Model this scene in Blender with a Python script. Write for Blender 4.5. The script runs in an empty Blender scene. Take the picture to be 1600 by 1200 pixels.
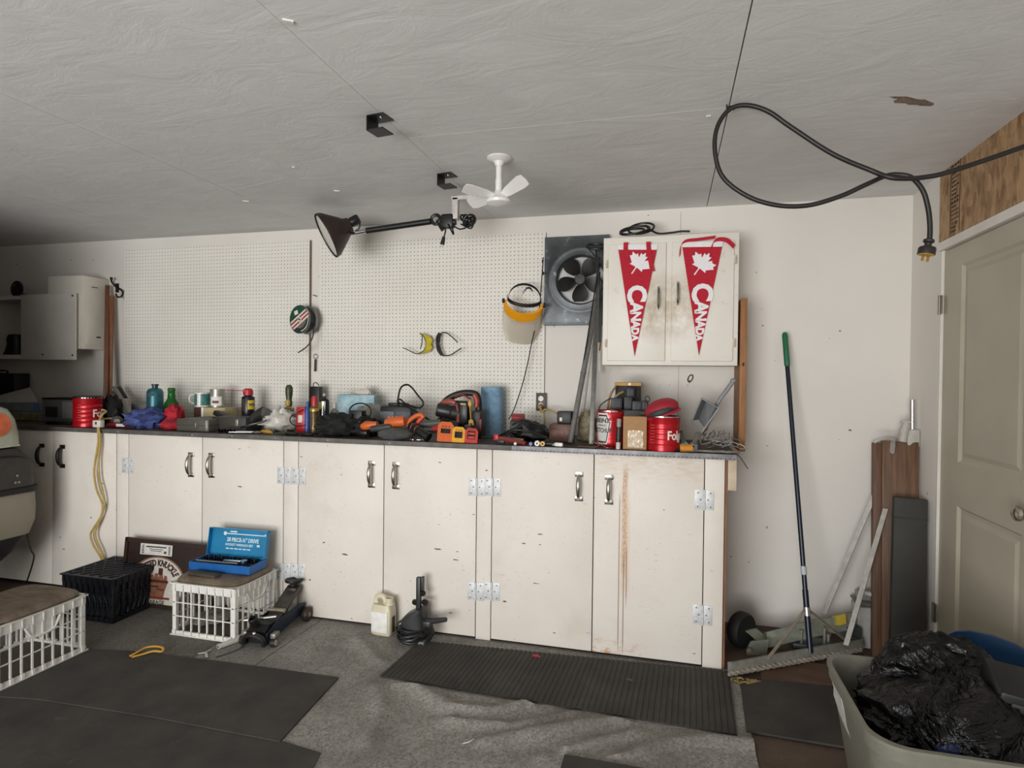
import bpy, bmesh, math, random
from mathutils import Vector, Matrix, Euler
random.seed(7)
SC = bpy.context.scene
C = SC.collection
# ---------------------------------------------------------------- camera
CAMZ, F = 1.4327, 945.37
RR = Vector((0.96796, 0.25086, 0.01104)); RD = Vector((0.01406, -0.01024, -0.99985)); RF = Vector((-0.25071, 0.96797, -0.01344))
cam = bpy.data.objects.new('camera', bpy.data.cameras.new('camera')); C.objects.link(cam)
cam.data.sensor_width = 36.0; cam.data.lens = F*36.0/1600.0; cam.data.clip_start = 0.05
cm = Matrix((RR, -RD, -RF)).transposed().to_4x4(); cm.translation = (0, 0, CAMZ)
cam.matrix_world = cm
SC.camera = cam
# ---------------------------------------------------------------- sky, daylight through the open garage door behind the camera, exposure
w = bpy.data.worlds.new('sky'); SC.world = w; w.use_nodes = True
bg = w.node_tree.nodes['Background']; bg.inputs[0].default_value = (0.80, 0.90, 1.0, 1); bg.inputs[1].default_value = 1.0
def area(name, loc, rot, sx, sy, power, col):
    l = bpy.data.lights.new(name, 'AREA'); l.shape = 'RECTANGLE'; l.size = sx; l.size_y = sy; l.energy = power; l.color = col
    o = bpy.data.objects.new(name, l); C.objects.link(o); o.location = loc; o.rotation_euler = rot
    return o
area('daylight_door', (-1.75, -3.12, 1.08), (math.radians(90), 0, 0), 3.3, 2.05, 232, (1.0, 1.0, 1.0))
area('ceiling_fill', (-1.75, -4.4, .02), (math.radians(180-28), 0, 0), 3.3, 2.2, 250, (1.0, 0.99, 0.97))  # added lamp outside the door, aimed up to brighten the ceiling
SC.view_settings.view_transform = 'Standard'; SC.view_settings.look = 'None'
SC.view_settings.exposure = -0.04; SC.view_settings.gamma = 1.0; SC.view_settings.use_curve_mapping = False
# ---------------------------------------------------------------- measures
H, YB, XR, YC, ZC = 2.44, 3.746, 1.274, 3.103, 1.064
XL, YF = -6.7, -3.2
def ray(px, py): return RR*(px-800) + RD*(py-600) + RF*F
def at(px, py, Y=None, X=None, Z=None):
    d = ray(px, py)
    if Y is not None: t = Y/d.y
    elif X is not None: t = X/d.x
    else: t = (Z-CAMZ)/d.z
    return Vector((0, 0, CAMZ)) + d*t
def spot(px, Y, z=ZC, py=640):
    p = at(px, py, Y=Y); return Vector((p.x, Y, z))
def mpp(p): return (p-Vector((0, 0, CAMZ))).dot(RF)/F
def facing(p): return math.atan2(-p.x, p.y)           # turn about z that faces the viewer's side of the room
R = math.radians
# ---------------------------------------------------------------- materials
def lin(h):
    if not isinstance(h, str): return tuple(h)
    h = h.lstrip('#'); o = []
    for i in (0, 2, 4):
        c = int(h[i:i+2], 16)/255; o.append(c/12.92 if c <= .04045 else ((c+.055)/1.055)**2.4)
    return tuple(o)
_M = {}
class NT:
    def __init__(s, name):
        s.m = bpy.data.materials.new(name); s.m.use_nodes = True; s.t = s.m.node_tree; s.n = s.t.nodes; s.b = s.n['Principled BSDF']
        s.tc = s.n.new('ShaderNodeTexCoord'); s.oc = s.tc.outputs['Object']
    def add(s, typ, **kw):
        n = s.n.new(typ)
        for k, v in kw.items(): setattr(n, k, v)
        return n
    def link(s, a, b): s.t.links.new(a, b)
    def val(s, inp, v):
        if hasattr(v, 'is_output'): s.link(v, inp)
        elif isinstance(v, (tuple, list)) and len(v) == 3 and inp.type == 'RGBA': inp.default_value = (*v, 1)
        else: inp.default_value = v
    def noise(s, scale, detail=4, rough=.55, vec=None, stretch=None):
        n = s.add('ShaderNodeTexNoise'); n.inputs['Scale'].default_value = scale; n.inputs['Detail'].default_value = detail; n.inputs['Roughness'].default_value = rough
        v = vec or s.oc
        if stretch:
            mp = s.add('ShaderNodeMapping'); mp.inputs['Scale'].default_value = stretch; s.link(v, mp.inputs[0]); v = mp.outputs[0]
        s.link(v, n.inputs['Vector']); return n.outputs['Fac']
    def ramp(s, fac, a, b):
        n = s.add('ShaderNodeMapRange'); n.inputs['From Min'].default_value = a; n.inputs['From Max'].default_value = b; s.link(fac, n.inputs['Value']); return n.outputs[0]
    def mix(s, fac, a, b):
        n = s.add('ShaderNodeMix', data_type='RGBA'); s.val(n.inputs[0], fac); s.val(n.inputs[6], a); s.val(n.inputs[7], b); return n.outputs[2]
    def math(s, op, a, b=0.0, c=0.0):
        n = s.add('ShaderNodeMath', operation=op); s.val(n.inputs[0], a); s.val(n.inputs[1], b); s.val(n.inputs[2], c); return n.outputs[0]
    def bump(s, h, strength, dist=.002):
        n = s.add('ShaderNodeBump'); n.inputs['Strength'].default_value = strength; n.inputs['Distance'].default_value = dist; s.link(h, n.inputs['Height']); s.link(n.outputs[0], s.b.inputs['Normal'])
    def xyz(s, v=None):
        n = s.add('ShaderNodeSeparateXYZ'); s.link(v or s.oc, n.inputs[0]); return n.outputs
    def out(s, col, rough=.5, metal=0.0, **kw):
        s.val(s.b.inputs['Base Color'], col); s.val(s.b.inputs['Roughness'], rough); s.val(s.b.inputs['Metallic'], metal)
        for k, v in kw.items(): s.val(s.b.inputs[k.replace('_', ' ')], v)
        return s.m
def mat(col, rough=.5, metal=0.0, var=.12, scale=30, bump=0.0, **kw):
    key = ('m', str(col), rough, metal, var, scale, bump, str(kw))
    if key in _M: return _M[key]
    c = lin(col); t = NT('paint_%02d' % len(_M))
    f = t.noise(scale)
    colr = t.mix(t.ramp(f, .35, .7), tuple(x*(1-var) for x in c), tuple(min(1, x*(1+var*.5)) for x in c))
    if bump: t.bump(f, bump)
    _M[key] = t.out(colr, rough, metal, **kw); return _M[key]
def wood(col, dark, axis=2, scale=6, rough=.6):
    key = ('w', str(col), str(dark), axis, scale)
    if key in _M: return _M[key]
    t = NT('wood_%02d' % len(_M)); st = [14, 14, 14]; st[axis] = 1
    f = t.noise(scale, 6, .65, stretch=tuple(st)); g = t.noise(3, 2)
    c = t.mix(t.ramp(f, .3, .7), lin(dark), lin(col)); c = t.mix(t.math('MULTIPLY', t.ramp(g, .4, .8), .35), c, lin(dark))
    t.bump(f, .25, .001)
    _M[key] = t.out(c, rough); return _M[key]
# ---------------------------------------------------------------- mesh builder
def cr(pts, n=8, closed=False):
    P = [Vector(p) for p in pts]; m = len(P); o = []
    for i in range(m if closed else m-1):
        a, b, c, d = (P[(i-1) % m], P[i], P[(i+1) % m], P[(i+2) % m]) if closed else (P[max(i-1, 0)], P[i], P[i+1], P[min(i+2, m-1)])
        for k in range(n):
            t = k/n; o.append(.5*((2*b)+(c-a)*t+(2*a-5*b+4*c-d)*t*t+(3*b-a-3*c+d)*t**3))
    if not closed: o.append(P[-1])
    return o
def frame_to(d):
    return Vector(d).normalized().to_track_quat('Z', 'Y').to_matrix().to_4x4()
def TR(loc=(0, 0, 0), rot=(0, 0, 0)): return Matrix.Translation(loc) @ Euler(rot).to_matrix().to_4x4()
class MB:
    def __init__(s): s.v = []; s.f = []; s.mi = []
    def add(s, vs, fs, m=0, T=None):
        o = len(s.v); s.v += [(T @ Vector(v)) if T is not None else Vector(v) for v in vs]
        for f in fs: s.f.append(tuple(o+i for i in f)); s.mi.append(m)
        return s
    def box(s, c, d, r=0.0, rot=(0, 0, 0), m=0, taper=1.0, T=None):
        T2 = TR(c, rot); T2 = (T @ T2) if T is not None else T2
        x, y, z = d[0]/2, d[1]/2, d[2]/2
        if r <= 0:
            vs = []
            for k in (-1, 1):
                q = taper if k > 0 else 1
                vs += [(-x*q, -y*q, k*z), (x*q, -y*q, k*z), (x*q, y*q, k*z), (-x*q, y*q, k*z)]
            return s.add(vs, [(3, 2, 1, 0), (4, 5, 6, 7), (0, 1, 5, 4), (1, 2, 6, 5), (2, 3, 7, 6), (3, 0, 4, 7)], m, T2)
        bm = bmesh.new(); bmesh.ops.create_cube(bm, size=1)
        for v in bm.verts:
            q = taper if v.co.z > 0 else 1
            v.co = Vector((v.co.x*d[0]*q, v.co.y*d[1]*q, v.co.z*d[2]))
        bmesh.ops.bevel(bm, geom=bm.edges[:], offset=min(r, .48*min(d)), segments=2, affect='EDGES', profile=.5)
        bm.verts.index_update()
        s.add([v.co.copy() for v in bm.verts], [tuple(v.index for v in f.verts) for f in bm.faces], m, T2); bm.free(); return s
    def rings(s, rs, m=0, cap=True, T=None, closed_u=False):
        n = len(rs[0]); vs = [p for r in rs for p in r]; fs = []
        L = len(rs)
        for i in range(L if closed_u else L-1):
            for j in range(n):
                a, b = i*n, ((i+1) % L)*n; fs.append((a+j, a+(j+1) % n, b+(j+1) % n, b+j))
        if cap and not closed_u: fs += [tuple(range(n-1, -1, -1)), tuple((L-1)*n+j for j in range(n))]
        return s.add(vs, fs, m, T)
    def lathe(s, prof, c=(0, 0, 0), d=(0, 0, 1), seg=20, m=0, T=None, cap=True, sx=1.0, sy=1.0):
        T2 = Matrix.Translation(c) @ frame_to(d); T2 = (T @ T2) if T is not None else T2
        return s.rings([[(max(r, 1e-5)*sx*math.cos(2*math.pi*j/seg), max(r, 1e-5)*sy*math.sin(2*math.pi*j/seg), z) for j in range(seg)] for r, z in prof], m, cap, T2)
    def cyl(s, a, b, r0, r1=None, seg=14, m=0, T=None):
        a, b = Vector(a), Vector(b); r1 = r0 if r1 is None else r1
        return s.lathe([(r0, 0), (r1, (b-a).length)], a, b-a, seg, m, T)
    def tube(s, pts, r, seg=8, m=0, closed=False, T=None, flat=1.0):
        P = [Vector(p) for p in pts]; n = len(P); rs = []; up = None
        for i in range(n):
            d = (P[(i+1) % n]-P[i-1]) if closed else (P[min(i+1, n-1)]-P[max(i-1, 0)])
            d = d.normalized() if d.length > 1e-9 else Vector((0, 0, 1))
            if up is None: up = Vector((0, 0, 1)) if abs(d.z) < .9 else Vector((1, 0, 0))
            e = d.cross(up); e = e.normalized() if e.length > 1e-6 else d.orthogonal().normalized(); up = e.cross(d).normalized()
            q = r[i] if isinstance(r, (list, tuple)) else r
            rs.append([P[i]+e*q*math.cos(2*math.pi*j/seg)+up*q*flat*math.sin(2*math.pi*j/seg) for j in range(seg)])
        return s.rings(rs, m, True, T, closed)
    def strip(s, pts, wvec, th, m=0, T=None):
        P = [Vector(p) for p in pts]; W = Vector(wvec)/2; rs = []
        for i in range(len(P)):
            d = P[min(i+1, len(P)-1)]-P[max(i-1, 0)]; nrm = d.cross(W); nrm = nrm.normalized()*th/2 if nrm.length > 1e-9 else Vector((0, 0, th/2))
            rs.append([P[i]-W-nrm, P[i]+W-nrm, P[i]+W+nrm, P[i]-W+nrm])
        return s.rings(rs, m, True, T)
    def prism(s, poly, h, m=0, T=None, taper=1.0, z0=0.0):
        n = len(poly); cx = sum(p[0] for p in poly)/n; cy = sum(p[1] for p in poly)/n
        vs = [(p[0], p[1], z0) for p in poly]+[(cx+(p[0]-cx)*taper, cy+(p[1]-cy)*taper, z0+h) for p in poly]
        return s.add(vs, [tuple(range(n-1, -1, -1)), tuple(range(n, 2*n))]+[(i, (i+1) % n, n+(i+1) % n, n+i) for i in range(n)], m, T)
    def ell(s, c, rad, m=0, seg=14, T=None, rot=(0, 0, 0), lo=-1.0, hi=1.0):
        a0, a1 = math.asin(lo), math.asin(hi); k = 9
        T2 = TR(c, rot); T2 = (T @ T2) if T is not None else T2
        rs = []
        for i in range(k):
            a = a0+(a1-a0)*i/(k-1); q = max(math.cos(a), 1e-3)
            rs.append([(rad[0]*q*math.cos(2*math.pi*j/seg), rad[1]*q*math.sin(2*math.pi*j/seg), rad[2]*math.sin(a)) for j in range(seg)])
        return s.rings(rs, m, True, T2)
    def text(s, txt, size, T, m=0, ext=.0004, bold=0.0, align='CENTER', bend=None, sx=1.0):
        cu = bpy.data.curves.new('t', 'FONT'); cu.body = txt; cu.size = size; cu.extrude = ext; cu.offset = bold; cu.align_x = align; cu.align_y = 'CENTER'; cu.resolution_u = 3
        o = bpy.data.objects.new('t', cu); C.objects.link(o); dg = bpy.context.evaluated_depsgraph_get()
        me = bpy.data.meshes.new_from_object(o.evaluated_get(dg))
        vs = [Vector((v.co.x*sx, v.co.y, v.co.z)) for v in me.vertices]
        if bend: vs = [bend(v) for v in vs]
        s.add(vs, [tuple(p.vertices) for p in me.polygons], m, T)
        bpy.data.objects.remove(o); bpy.data.curves.remove(cu); bpy.data.meshes.remove(me); return s
    def build(s, name, mats, parent=None, loc=None, rz=0.0, rot=None, smooth=38, kind=None):
        me = bpy.data.meshes.new(name); me.from_pydata([tuple(v) for v in s.v], [], s.f)
        if not isinstance(mats, (list, tuple)): mats = [mats]
        for q in mats: me.materials.append(q)
        me.polygons.foreach_set('material_index', s.mi)
        bm = bmesh.new(); bm.from_mesh(me); bmesh.ops.recalc_face_normals(bm, faces=bm.faces[:]); bm.to_mesh(me); bm.free()
        if smooth: me.shade_smooth(); me.set_sharp_from_angle(angle=R(smooth))
        me.update()
        o = bpy.data.objects.new(name, me); C.objects.link(o)
        if parent is not None: o.parent = parent
        if loc is not None: o.location = loc
        o.rotation_euler = rot if rot else (0, 0, rz)
        if kind: o['kind'] = kind
        return o
def tag(o, label, cat, group=None, kind=None):
    o['label'] = label; o['category'] = cat
    if group: o['group'] = group
    if kind: o['kind'] = kind
    return o
def thing(name, label, cat, loc=(0, 0, 0), rz=0.0, group=None, rot=None):
    o = bpy.data.objects.new(name, None); C.objects.link(o); o.location = loc; o.rotation_euler = rot if rot else (0, 0, rz); o.empty_display_size = .05
    return tag(o, label, cat, group)
def dup(root, loc, rz=None, label=None, rot=None):
    r = root.copy(); C.objects.link(r); r.location = loc
    if rz is not None: r.rotation_euler = (0, 0, rz)
    if rot is not None: r.rotation_euler = rot
    if label: r['label'] = label
    for ch in list(root.children):
        c = ch.copy(); C.objects.link(c); c.parent = r
        for g in list(ch.children):
            d = g.copy(); C.objects.link(d); d.parent = c
    return r
def share(o, parent, loc, rz=0.0, rot=None, name=None):
    c = o.copy(); C.objects.link(c); c.parent = parent; c.location = loc; c.rotation_euler = rot if rot else (0, 0, rz); return c
BLK = lambda: mat('#141414', .45, var=.3)
CHROME = lambda: mat('#c8c8c8', .18, 1.0, var=.05)
STEEL = lambda: mat('#8d8f90', .35, 1.0, var=.15)
# ================================================================ the room
def m_wall():
    t = NT('wall_paint'); f = t.noise(1.2, 3); g = t.noise(140, 3); sp = t.noise(26, 2, .5)
    c = t.mix(t.ramp(f, .3, .75), lin('#d9d4cc'), lin('#e4dfd7')); c = t.mix(t.ramp(sp, .775, .79), c, lin('#6d6660'))
    t.bump(g, .12, .002); return t.out(c, .75)
def m_ceiling():
    t = NT('ceiling_stucco'); a = t.noise(2.2, 2); mp = t.add('ShaderNodeMapping'); mp.inputs['Scale'].default_value = (2.2, 4.5, 2.2); mp.inputs['Rotation'].default_value = (0, 0, .5)
    t.link(t.oc, mp.inputs[0]); w = t.add('ShaderNodeTexNoise'); w.inputs['Scale'].default_value = 1.6; w.inputs['Detail'].default_value = 7; w.inputs['Roughness'].default_value = .62; w.inputs['Distortion'].default_value = 1.1
    t.link(mp.outputs[0], w.inputs['Vector']); f = w.outputs['Fac']
    c = t.mix(t.ramp(f, .3, .7), lin('#d5d5d4'), lin('#e0e0df')); c = t.mix(t.math('MULTIPLY', t.ramp(a, .4, .8), .4), c, lin('#cbcac8'))
    t.bump(f, .28, .012); return t.out(c, .8)
WALL = m_wall(); CEIL = m_ceiling()
TRIMW = mat('#ded9d0', .55, var=.06, scale=8)
DARKGAP = mat('#1b1714', .9)
def struct(name, mb, m, **k): return mb.build(name, m, kind='structure', **k)
def m_floor():
    t = NT('stained_concrete'); f = t.noise(3.5, 6, .65); g = t.noise(60, 3)
    c = t.mix(t.ramp(f, .35, .65), lin('#3a2d25'), lin('#5a4638')); c = t.mix(t.math('MULTIPLY', g, .4), c, lin('#6b5d50'))
    t.bump(g, .3, .002); return t.out(c, .8)
struct('floor', MB().box(((XL+XR)/2, (YB+YF-1)/2, -.06), (XR-XL+.6, YB-YF+1.6, .12)), m_floor())
struct('wall_back', MB().box(((XL+XR)/2, YB+.06, 1.25), (XR-XL+.4, .12, 2.5)), WALL)
struct('wall_left', MB().box((XL-.06, (YB+YF)/2, 1.25), (.12, YB-YF+.2, 2.5)), wood('#7d6448', '#5a4631', 2, 2))
DY0, DY1, DZ = 2.485, 3.372, 2.06
wr = MB()
wr.box((XR+.07, (DY1+.018+YB)/2, 1.25), (.14, YB-DY1-.018, 2.5))
wr.box((XR+.07, (DY0-.02+YF)/2, 1.25), (.14, DY0-.02-YF, 2.5))
wr.box((XR+.075, (DY0+DY1)/2, (DZ+.045+2.5)/2), (.13, DY1-DY0+.04, 2.5-DZ-.045))
wall_right = struct('wall_right', wr, WALL)
def m_osb():
    t = NT('osb_board'); a = t.noise(20, 4, .6, stretch=(1, 1, .5)); b = t.noise(44, 5, .7, stretch=(1, 1, .6)); v = t.add('ShaderNodeTexVoronoi'); v.inputs['Scale'].default_value = 42
    mp = t.add('ShaderNodeMapping'); mp.inputs['Scale'].default_value = (1, 1, .4); mp.inputs['Rotation'].default_value = (.3, 0, 0); t.link(t.oc, mp.inputs[0]); t.link(mp.outputs[0], v.inputs['Vector'])
    bw = t.add('ShaderNodeRGBToBW'); t.link(v.outputs['Color'], bw.inputs[0])
    c = t.mix(t.ramp(a, .35, .7), lin('#75573a'), lin('#b08c65')); c = t.mix(t.math('MULTIPLY', t.ramp(bw.outputs[0], .3, .8), .75), c, lin('#b9986f')); c = t.mix(t.ramp(b, .66, .74), c, lin('#3f2a1a'))
    t.bump(bw.outputs[0], .4, .002); return t.out(c, .7)
osb = MB().box((XR-.003, 3.18, 2.2775), (.008, .416, .345)); o = osb.build('osb_panel', m_osb(), wall_right)
osb = MB().box((XR-.003, 2.72, 2.2775), (.008, .50, .345)); o = osb.build('osb_panel', m_osb(), wall_right)
ink = MB(); rnd = random.Random(3)       # mill stamp, too worn to read: dashes and bars between two rules
y0, y1 = 3.265, 3.18
for yy in (y0+.004, y1-.004): ink.box((XR-.0078, yy, 2.277), (.001, .003, .33))
z = 2.43
while z > 2.12:
    k = rnd.choice((0, 1, 2, 3)); hgt = rnd.uniform(.007, .013)
    if k == 0: ink.box((XR-.0078, (y0+y1)/2, z), (.001, .075, .004))
    elif k == 1:
        for q in range(3): ink.box((XR-.0078, y0-.014-.027*q, z), (.001, .017, hgt))
    elif k == 2:
        ink.box((XR-.0078, y0-.02, z), (.001, .006, hgt*1.5)); ink.box((XR-.0078, y0-.055, z), (.001, .03, .005)); ink.box((XR-.0078, y0-.055, z-.008), (.001, .03, .004))
    else: ink.box((XR-.0078, y0-.03, z), (.001, .045, .006))
    z -= .019
ink.build('mill_stamp', mat('#2c1d14', .8), wall_right)
# head jamb and side jamb of the door
struct('trim_1', MB().box((XR+.055, (DY0+DY1)/2, DZ+.022), (.13, DY1-DY0+.04, .04)), TRIMW)
struct('trim_2', MB().box((XR+.06, DY1+.008, (DZ+.002)/2), (.12, .017, DZ)), TRIMW)
# door 1: two recessed panels, knob, hinges
def m_door():
    t = NT('door_paint'); g = t.noise(90, 3, stretch=(1, 1, .12)); c = t.mix(t.ramp(t.noise(2, 3), .3, .8), lin('#a9a290'), lin('#b9b29f')); t.bump(g, .15, .001); return t.out(c, .45)
DM = m_door(); xd = XR+.012
def door_part():
    b = MB(); T = .036; x = xd+T/2
    zs = [(1.965, DZ-.004), (.86, 1.06), (.012, .2)]
    for a, c in zs: b.box((x, (DY0+DY1)/2, (a+c)/2), (T, DY1-DY0-.008, c-a))
    for ya, yb in ((DY0+.004, 2.665), (3.19, DY1-.004)):
        for a, c in ((.2, .86), (1.06, 1.965)): b.box((x, (ya+yb)/2, (a+c)/2), (T, yb-ya, c-a))
    return b.build('door_1', DM, kind='structure')
door = door_part()
for a, c in ((.2, .86), (1.06, 1.965)):
    b = MB(); ya, yb = 2.665, 3.19; x = xd
    def rect(q, dx): return [(x+dx, ya+q, a+q), (x+dx, yb-q, a+q), (x+dx, yb-q, c-q), (x+dx, ya+q, c-q)]
    b.rings([rect(0, .001), rect(.012, .012), rect(.028, .012), rect(.05, .004)], cap=False); b.add(rect(.05, .004), [(0, 1, 2, 3)])
    b.build('panel', DM, door, smooth=0)
k = MB().lathe([(.033, 0), (.033, .006), (.013, .010), (.012, .035), (.022, .042), (.029, .055), (.027, .066), (.015, .073), (.0, .074)], (xd, 2.572, .955), (-1, 0, 0), 24)
k.build('knob', mat('#b9b2a6', .25, 1.0), door)
for z in (1.80, .30):
    hb = MB().box((XR-.002, DY1-.006, z), (.004, .03, .09)); hb.cyl((XR-.006, DY1, z-.047), (XR-.006, DY1, z+.047), .006)
    hb.build('hinge', mat('#8f877c', .4, .8), door)
# front wall with the open garage door behind the viewer
wf = MB()
wf.box(((XL-.2-3.5)/2, YF-.06, 1.25), (-3.5-XL+.2, .12, 2.5)); wf.box(((-.05+XR+.2)/2, YF-.06, 1.25), (XR+.25, .12, 2.5)); wf.box((-1.77, YF-.06, 2.32), (3.5, .12, .36))
struct('wall_front', wf, wood('#7d6448', '#5a4631', 2, 2))
# ceiling: a dark deck above drywall sheets with open joints
ceiling = struct('ceiling', MB().box(((XL+XR)/2, (YB+YF)/2, H+.06), (XR-XL+.5, YB-YF+.4, .08)), DARKGAP)
xs = [XL-.1, -4.9, -3.62, -2.365, -1.092, .2, XR+.1]
ysb = [[YF-.1, -1.0, 1.4, YB+.05], [YF-.1, .2, YB+.05], [YF-.1, -1.2, 1.2, YB+.05], [YF-.1, .7, YB+.05], [YF-.1, 0, 2.39, YB+.05], [YF-.1, .8, YB+.05]]
for i in range(6):
    for a, c in zip(ysb[i], ysb[i][1:]):
        g0 = .0055 if i == 5 else .0012
        MB().box(((xs[i]+g0/2+xs[i+1])/2, (a+c)/2, H+.01), (xs[i+1]-xs[i]-g0, c-a-(.0032 if i == 4 else .0022), .02)).build('ceiling_panel', CEIL, ceiling, smooth=0)
p = at(1425, 158, Z=H)      # a torn brown patch
b = MB(); rp = random.Random(5); b.prism([((.075+.02*rp.random())*math.cos(a)*(.6+.7*rp.random()), .025*math.sin(a)*(.6+.8*rp.random())) for a in [q*2*math.pi/18 for q in range(18)]], -.0012, T=TR((p.x, p.y, H), (0, 0, .5)))
b.build('torn_patch', mat('#8f7a68', .9, var=.5, scale=70), ceiling)
for px, py, l in ((526, 298, .03), (384, 314, .035), (458, 261, .012), (1107, 181, .014), (70+380, 0+32, .03)):
    p = at(px, py, Z=H); MB().box((p.x, p.y, H-.002), (l, .012, .004), rot=(0, 0, .6)).build('tape_scrap', mat('#e8e5df', .7), ceiling)
q = at(1064, 330, Y=YB); MB().box((q.x, YB-.0004, 1.77), (.003, .001, 1.3)).build('wall_joint', mat('#b3ada4', .8), bpy.data.objects['wall_back'])
# ================================================================ carpets and rubber mats
def m_carpet(a, b):
    t = NT('carpet'); f = t.noise(110, 4, .8); g = t.noise(4, 3)
    n = t.add('ShaderNodeTexVoronoi'); n.inputs['Scale'].default_value = 95; t.link(t.oc, n.inputs['Vector'])
    bw = t.add('ShaderNodeRGBToBW'); t.link(n.outputs['Color'], bw.inputs[0])
    k = t.math('ADD', t.math('MULTIPLY', bw.outputs[0], .45), t.math('MULTIPLY', t.ramp(f, .3, .7), .55))
    c = t.mix(k, lin(a), lin(b)); c = t.mix(t.math('MULTIPLY', t.ramp(g, .42, .72), .5), c, lin(a))
    t.bump(k, .8, .006); return t.out(c, .95)
CARP = m_carpet('#5c5852', '#b9b5ad')
def inpoly(x, y, P):
    r = False; j = len(P)-1
    for i in range(len(P)):
        if (P[i][1] > y) != (P[j][1] > y) and x < (P[j][0]-P[i][0])*(y-P[i][1])/(P[j][1]-P[i][1])+P[i][0]: r = not r
        j = i
    return r
MATS = [[tuple(at(a, c, Z=.01).xy) for a, c in q] for q in ([(640, 992), (1146, 1040), (1162, 1157), (580, 1062)], [(860, 1170), (1050, 1200), (1010, 1300), (840, 1300)], [(437, 1170), (540, 1058), (300, 1010), (300, 1300), (520, 1190)])]
ripples = []   # folds in the carpet: (polyline on the floor, height, half width)
for pl, hh, ww in (([(600, 1062), (655, 1082), (705, 1110), (770, 1118), (850, 1098)], .016, .035), ([(640, 1072), (700, 1090), (790, 1105)], .010, .03), ([(760, 1165), (830, 1150), (900, 1138), (1010, 1128), (1120, 1140)], .014, .035),
                   ([(700, 1130), (800, 1140), (900, 1120), (1000, 1108)], .011, .03), ([(960, 1195), (1040, 1165), (1120, 1160), (1200, 1170), (1290, 1180)], .013, .035), ([(586, 1075), (600, 1120), (570, 1160)], .010, .03),
                   ([(560, 1000), (585, 1030), (640, 1070)], .009, .03), ([(850, 1190), (930, 1165), (1000, 1150)], .012, .03)):
    ripples.append(([at(x, y, Z=0).xy for x, y in pl], hh, ww))
def ripple(x, y):
    q = Vector((x, y)); z = 0
    for pl, hh, ww in ripples:
        d = 9
        for a, b in zip(pl, pl[1:]):
            t = max(0, min(1, (q-a).dot(b-a)/(b-a).length_squared)); d = min(d, (q-a-(b-a)*t).length)
        z = max(z, 1.9*hh*math.exp(-(d/ww)**2))
    for P in MATS:
        if inpoly(x, y, P): return min(z, .003)
    return z
def carpet(name, label, x0, x1, y0, y1, step, z, rip, m):
    nx, ny = int((x1-x0)/step)+1, int((y1-y0)/step)+1; b = MB(); vs = []
    for j in range(ny+1):
        for i in range(nx+1):
            x, y = x0+(x1-x0)*i/nx, y0+(y1-y0)*j/ny; vs.append((x, y, z+(ripple(x, y) if rip else 0)))
    fs = [(j*(nx+1)+i, j*(nx+1)+i+1, (j+1)*(nx+1)+i+1, (j+1)*(nx+1)+i) for j in range(ny) for i in range(nx)]
    b.add(vs, fs)
    ed = [i for i in range(nx+1)]+[j*(nx+1)+nx for j in range(1, ny+1)]+[ny*(nx+1)+i for i in range(nx-1, -1, -1)]+[j*(nx+1) for j in range(ny-1, 0, -1)]
    n = len(ed); b.add([vs[e] for e in ed]+[(vs[e][0], vs[e][1], .0) for e in ed], [(k, (k+1) % n, n+(k+1) % n, n+k) for k in range(n)])
    return tag(b.build(name, m), label, 'carpet')
xa = at(345, 1000, Z=0).x
carpet('carpet', 'grey speckled carpet with wavy folds lying in front of the white base cabinets', -1.93, .34, -.4, 3.12, .022, .006, True, CARP)
carpet('carpet_strip', 'narrow grey carpet strip under the right half of the socket-set crate', -2.28, -1.936, 1.4, 3.12, .3, .006, False, CARP)
carpet('carpet_runner', 'darker grey carpet running under the black crate beside the vehicle', -3.6, -2.286, 1.4, 3.12, .3, .006, False, m_carpet('#4a4640', '#8b857c'))
def m_rubber(axis=None, n=40):
    t = NT('black_rubber'); f = t.noise(5, 5, .6); g = t.noise(150, 2)
    c = t.mix(t.ramp(f, .3, .75), lin('#2b2926'), lin('#45413c')); c = t.mix(t.ramp(t.noise(9, 6, .7), .62, .8), c, lin('#5b554d'))
    t.bump(g, .35, .002); return t.out(c, .8)
RUB = m_rubber()
def floor_mat(label, poly, th, ribs=0, z0=.006):
    P = [at(x, y, Z=z0+th).xy for x, y in poly]; b = MB()
    if not ribs: b.prism([tuple(p) for p in P], th, z0=z0)
    else:       # ribbed rubber: ridges along the long side seen end on, built as real ridges
        A, B, Cc, D = P      # back-left, back-right, front-right, front-left
        for i in range(ribs):
            rs = []
            for u, hh in ((i/ribs, 0), ((i+.12)/ribs, 1), ((i+.62)/ribs, 1), ((i+.74)/ribs, 0), ((i+1)/ribs, 0)):
                a = A+(B-A)*u; d = D+(Cc-D)*u; rs.append((a, d, hh))
            for (a, d, h0), (a2, d2, h1) in zip(rs, rs[1:]):
                zz0, zz1 = z0+th*(.55+.45*h0), z0+th*(.55+.45*h1)
                b.add([(a.x, a.y, zz0), (a2.x, a2.y, zz1), (d2.x, d2.y, zz1), (d.x, d.y, zz0), (d.x, d.y, z0), (d2.x, d2.y, z0), (a.x, a.y, z0), (a2.x, a2.y, z0)], [(0, 1, 2, 3), (3, 2, 5, 4), (1, 0, 6, 7)])
    return tag(b.build('rubber_mat', RUB, smooth=20), label, 'floor mat')
floor_mat('large worn black rubber mat on the floor in front of the white crates', [(-400, 1010), (130, 1013), (205, 1017), (330, 1031), (420, 1043), (529, 1058), (437, 1158), (240, 1120), (60, 1092), (-420, 1060)], .008)
floor_mat('second black rubber mat, its corner peeping from under the large mat at the bottom edge', [(-420, 1052), (60, 1085), (240, 1112), (437, 1156), (501, 1176), (440, 1300), (-500, 1300)], .006, z0=.004)
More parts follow.
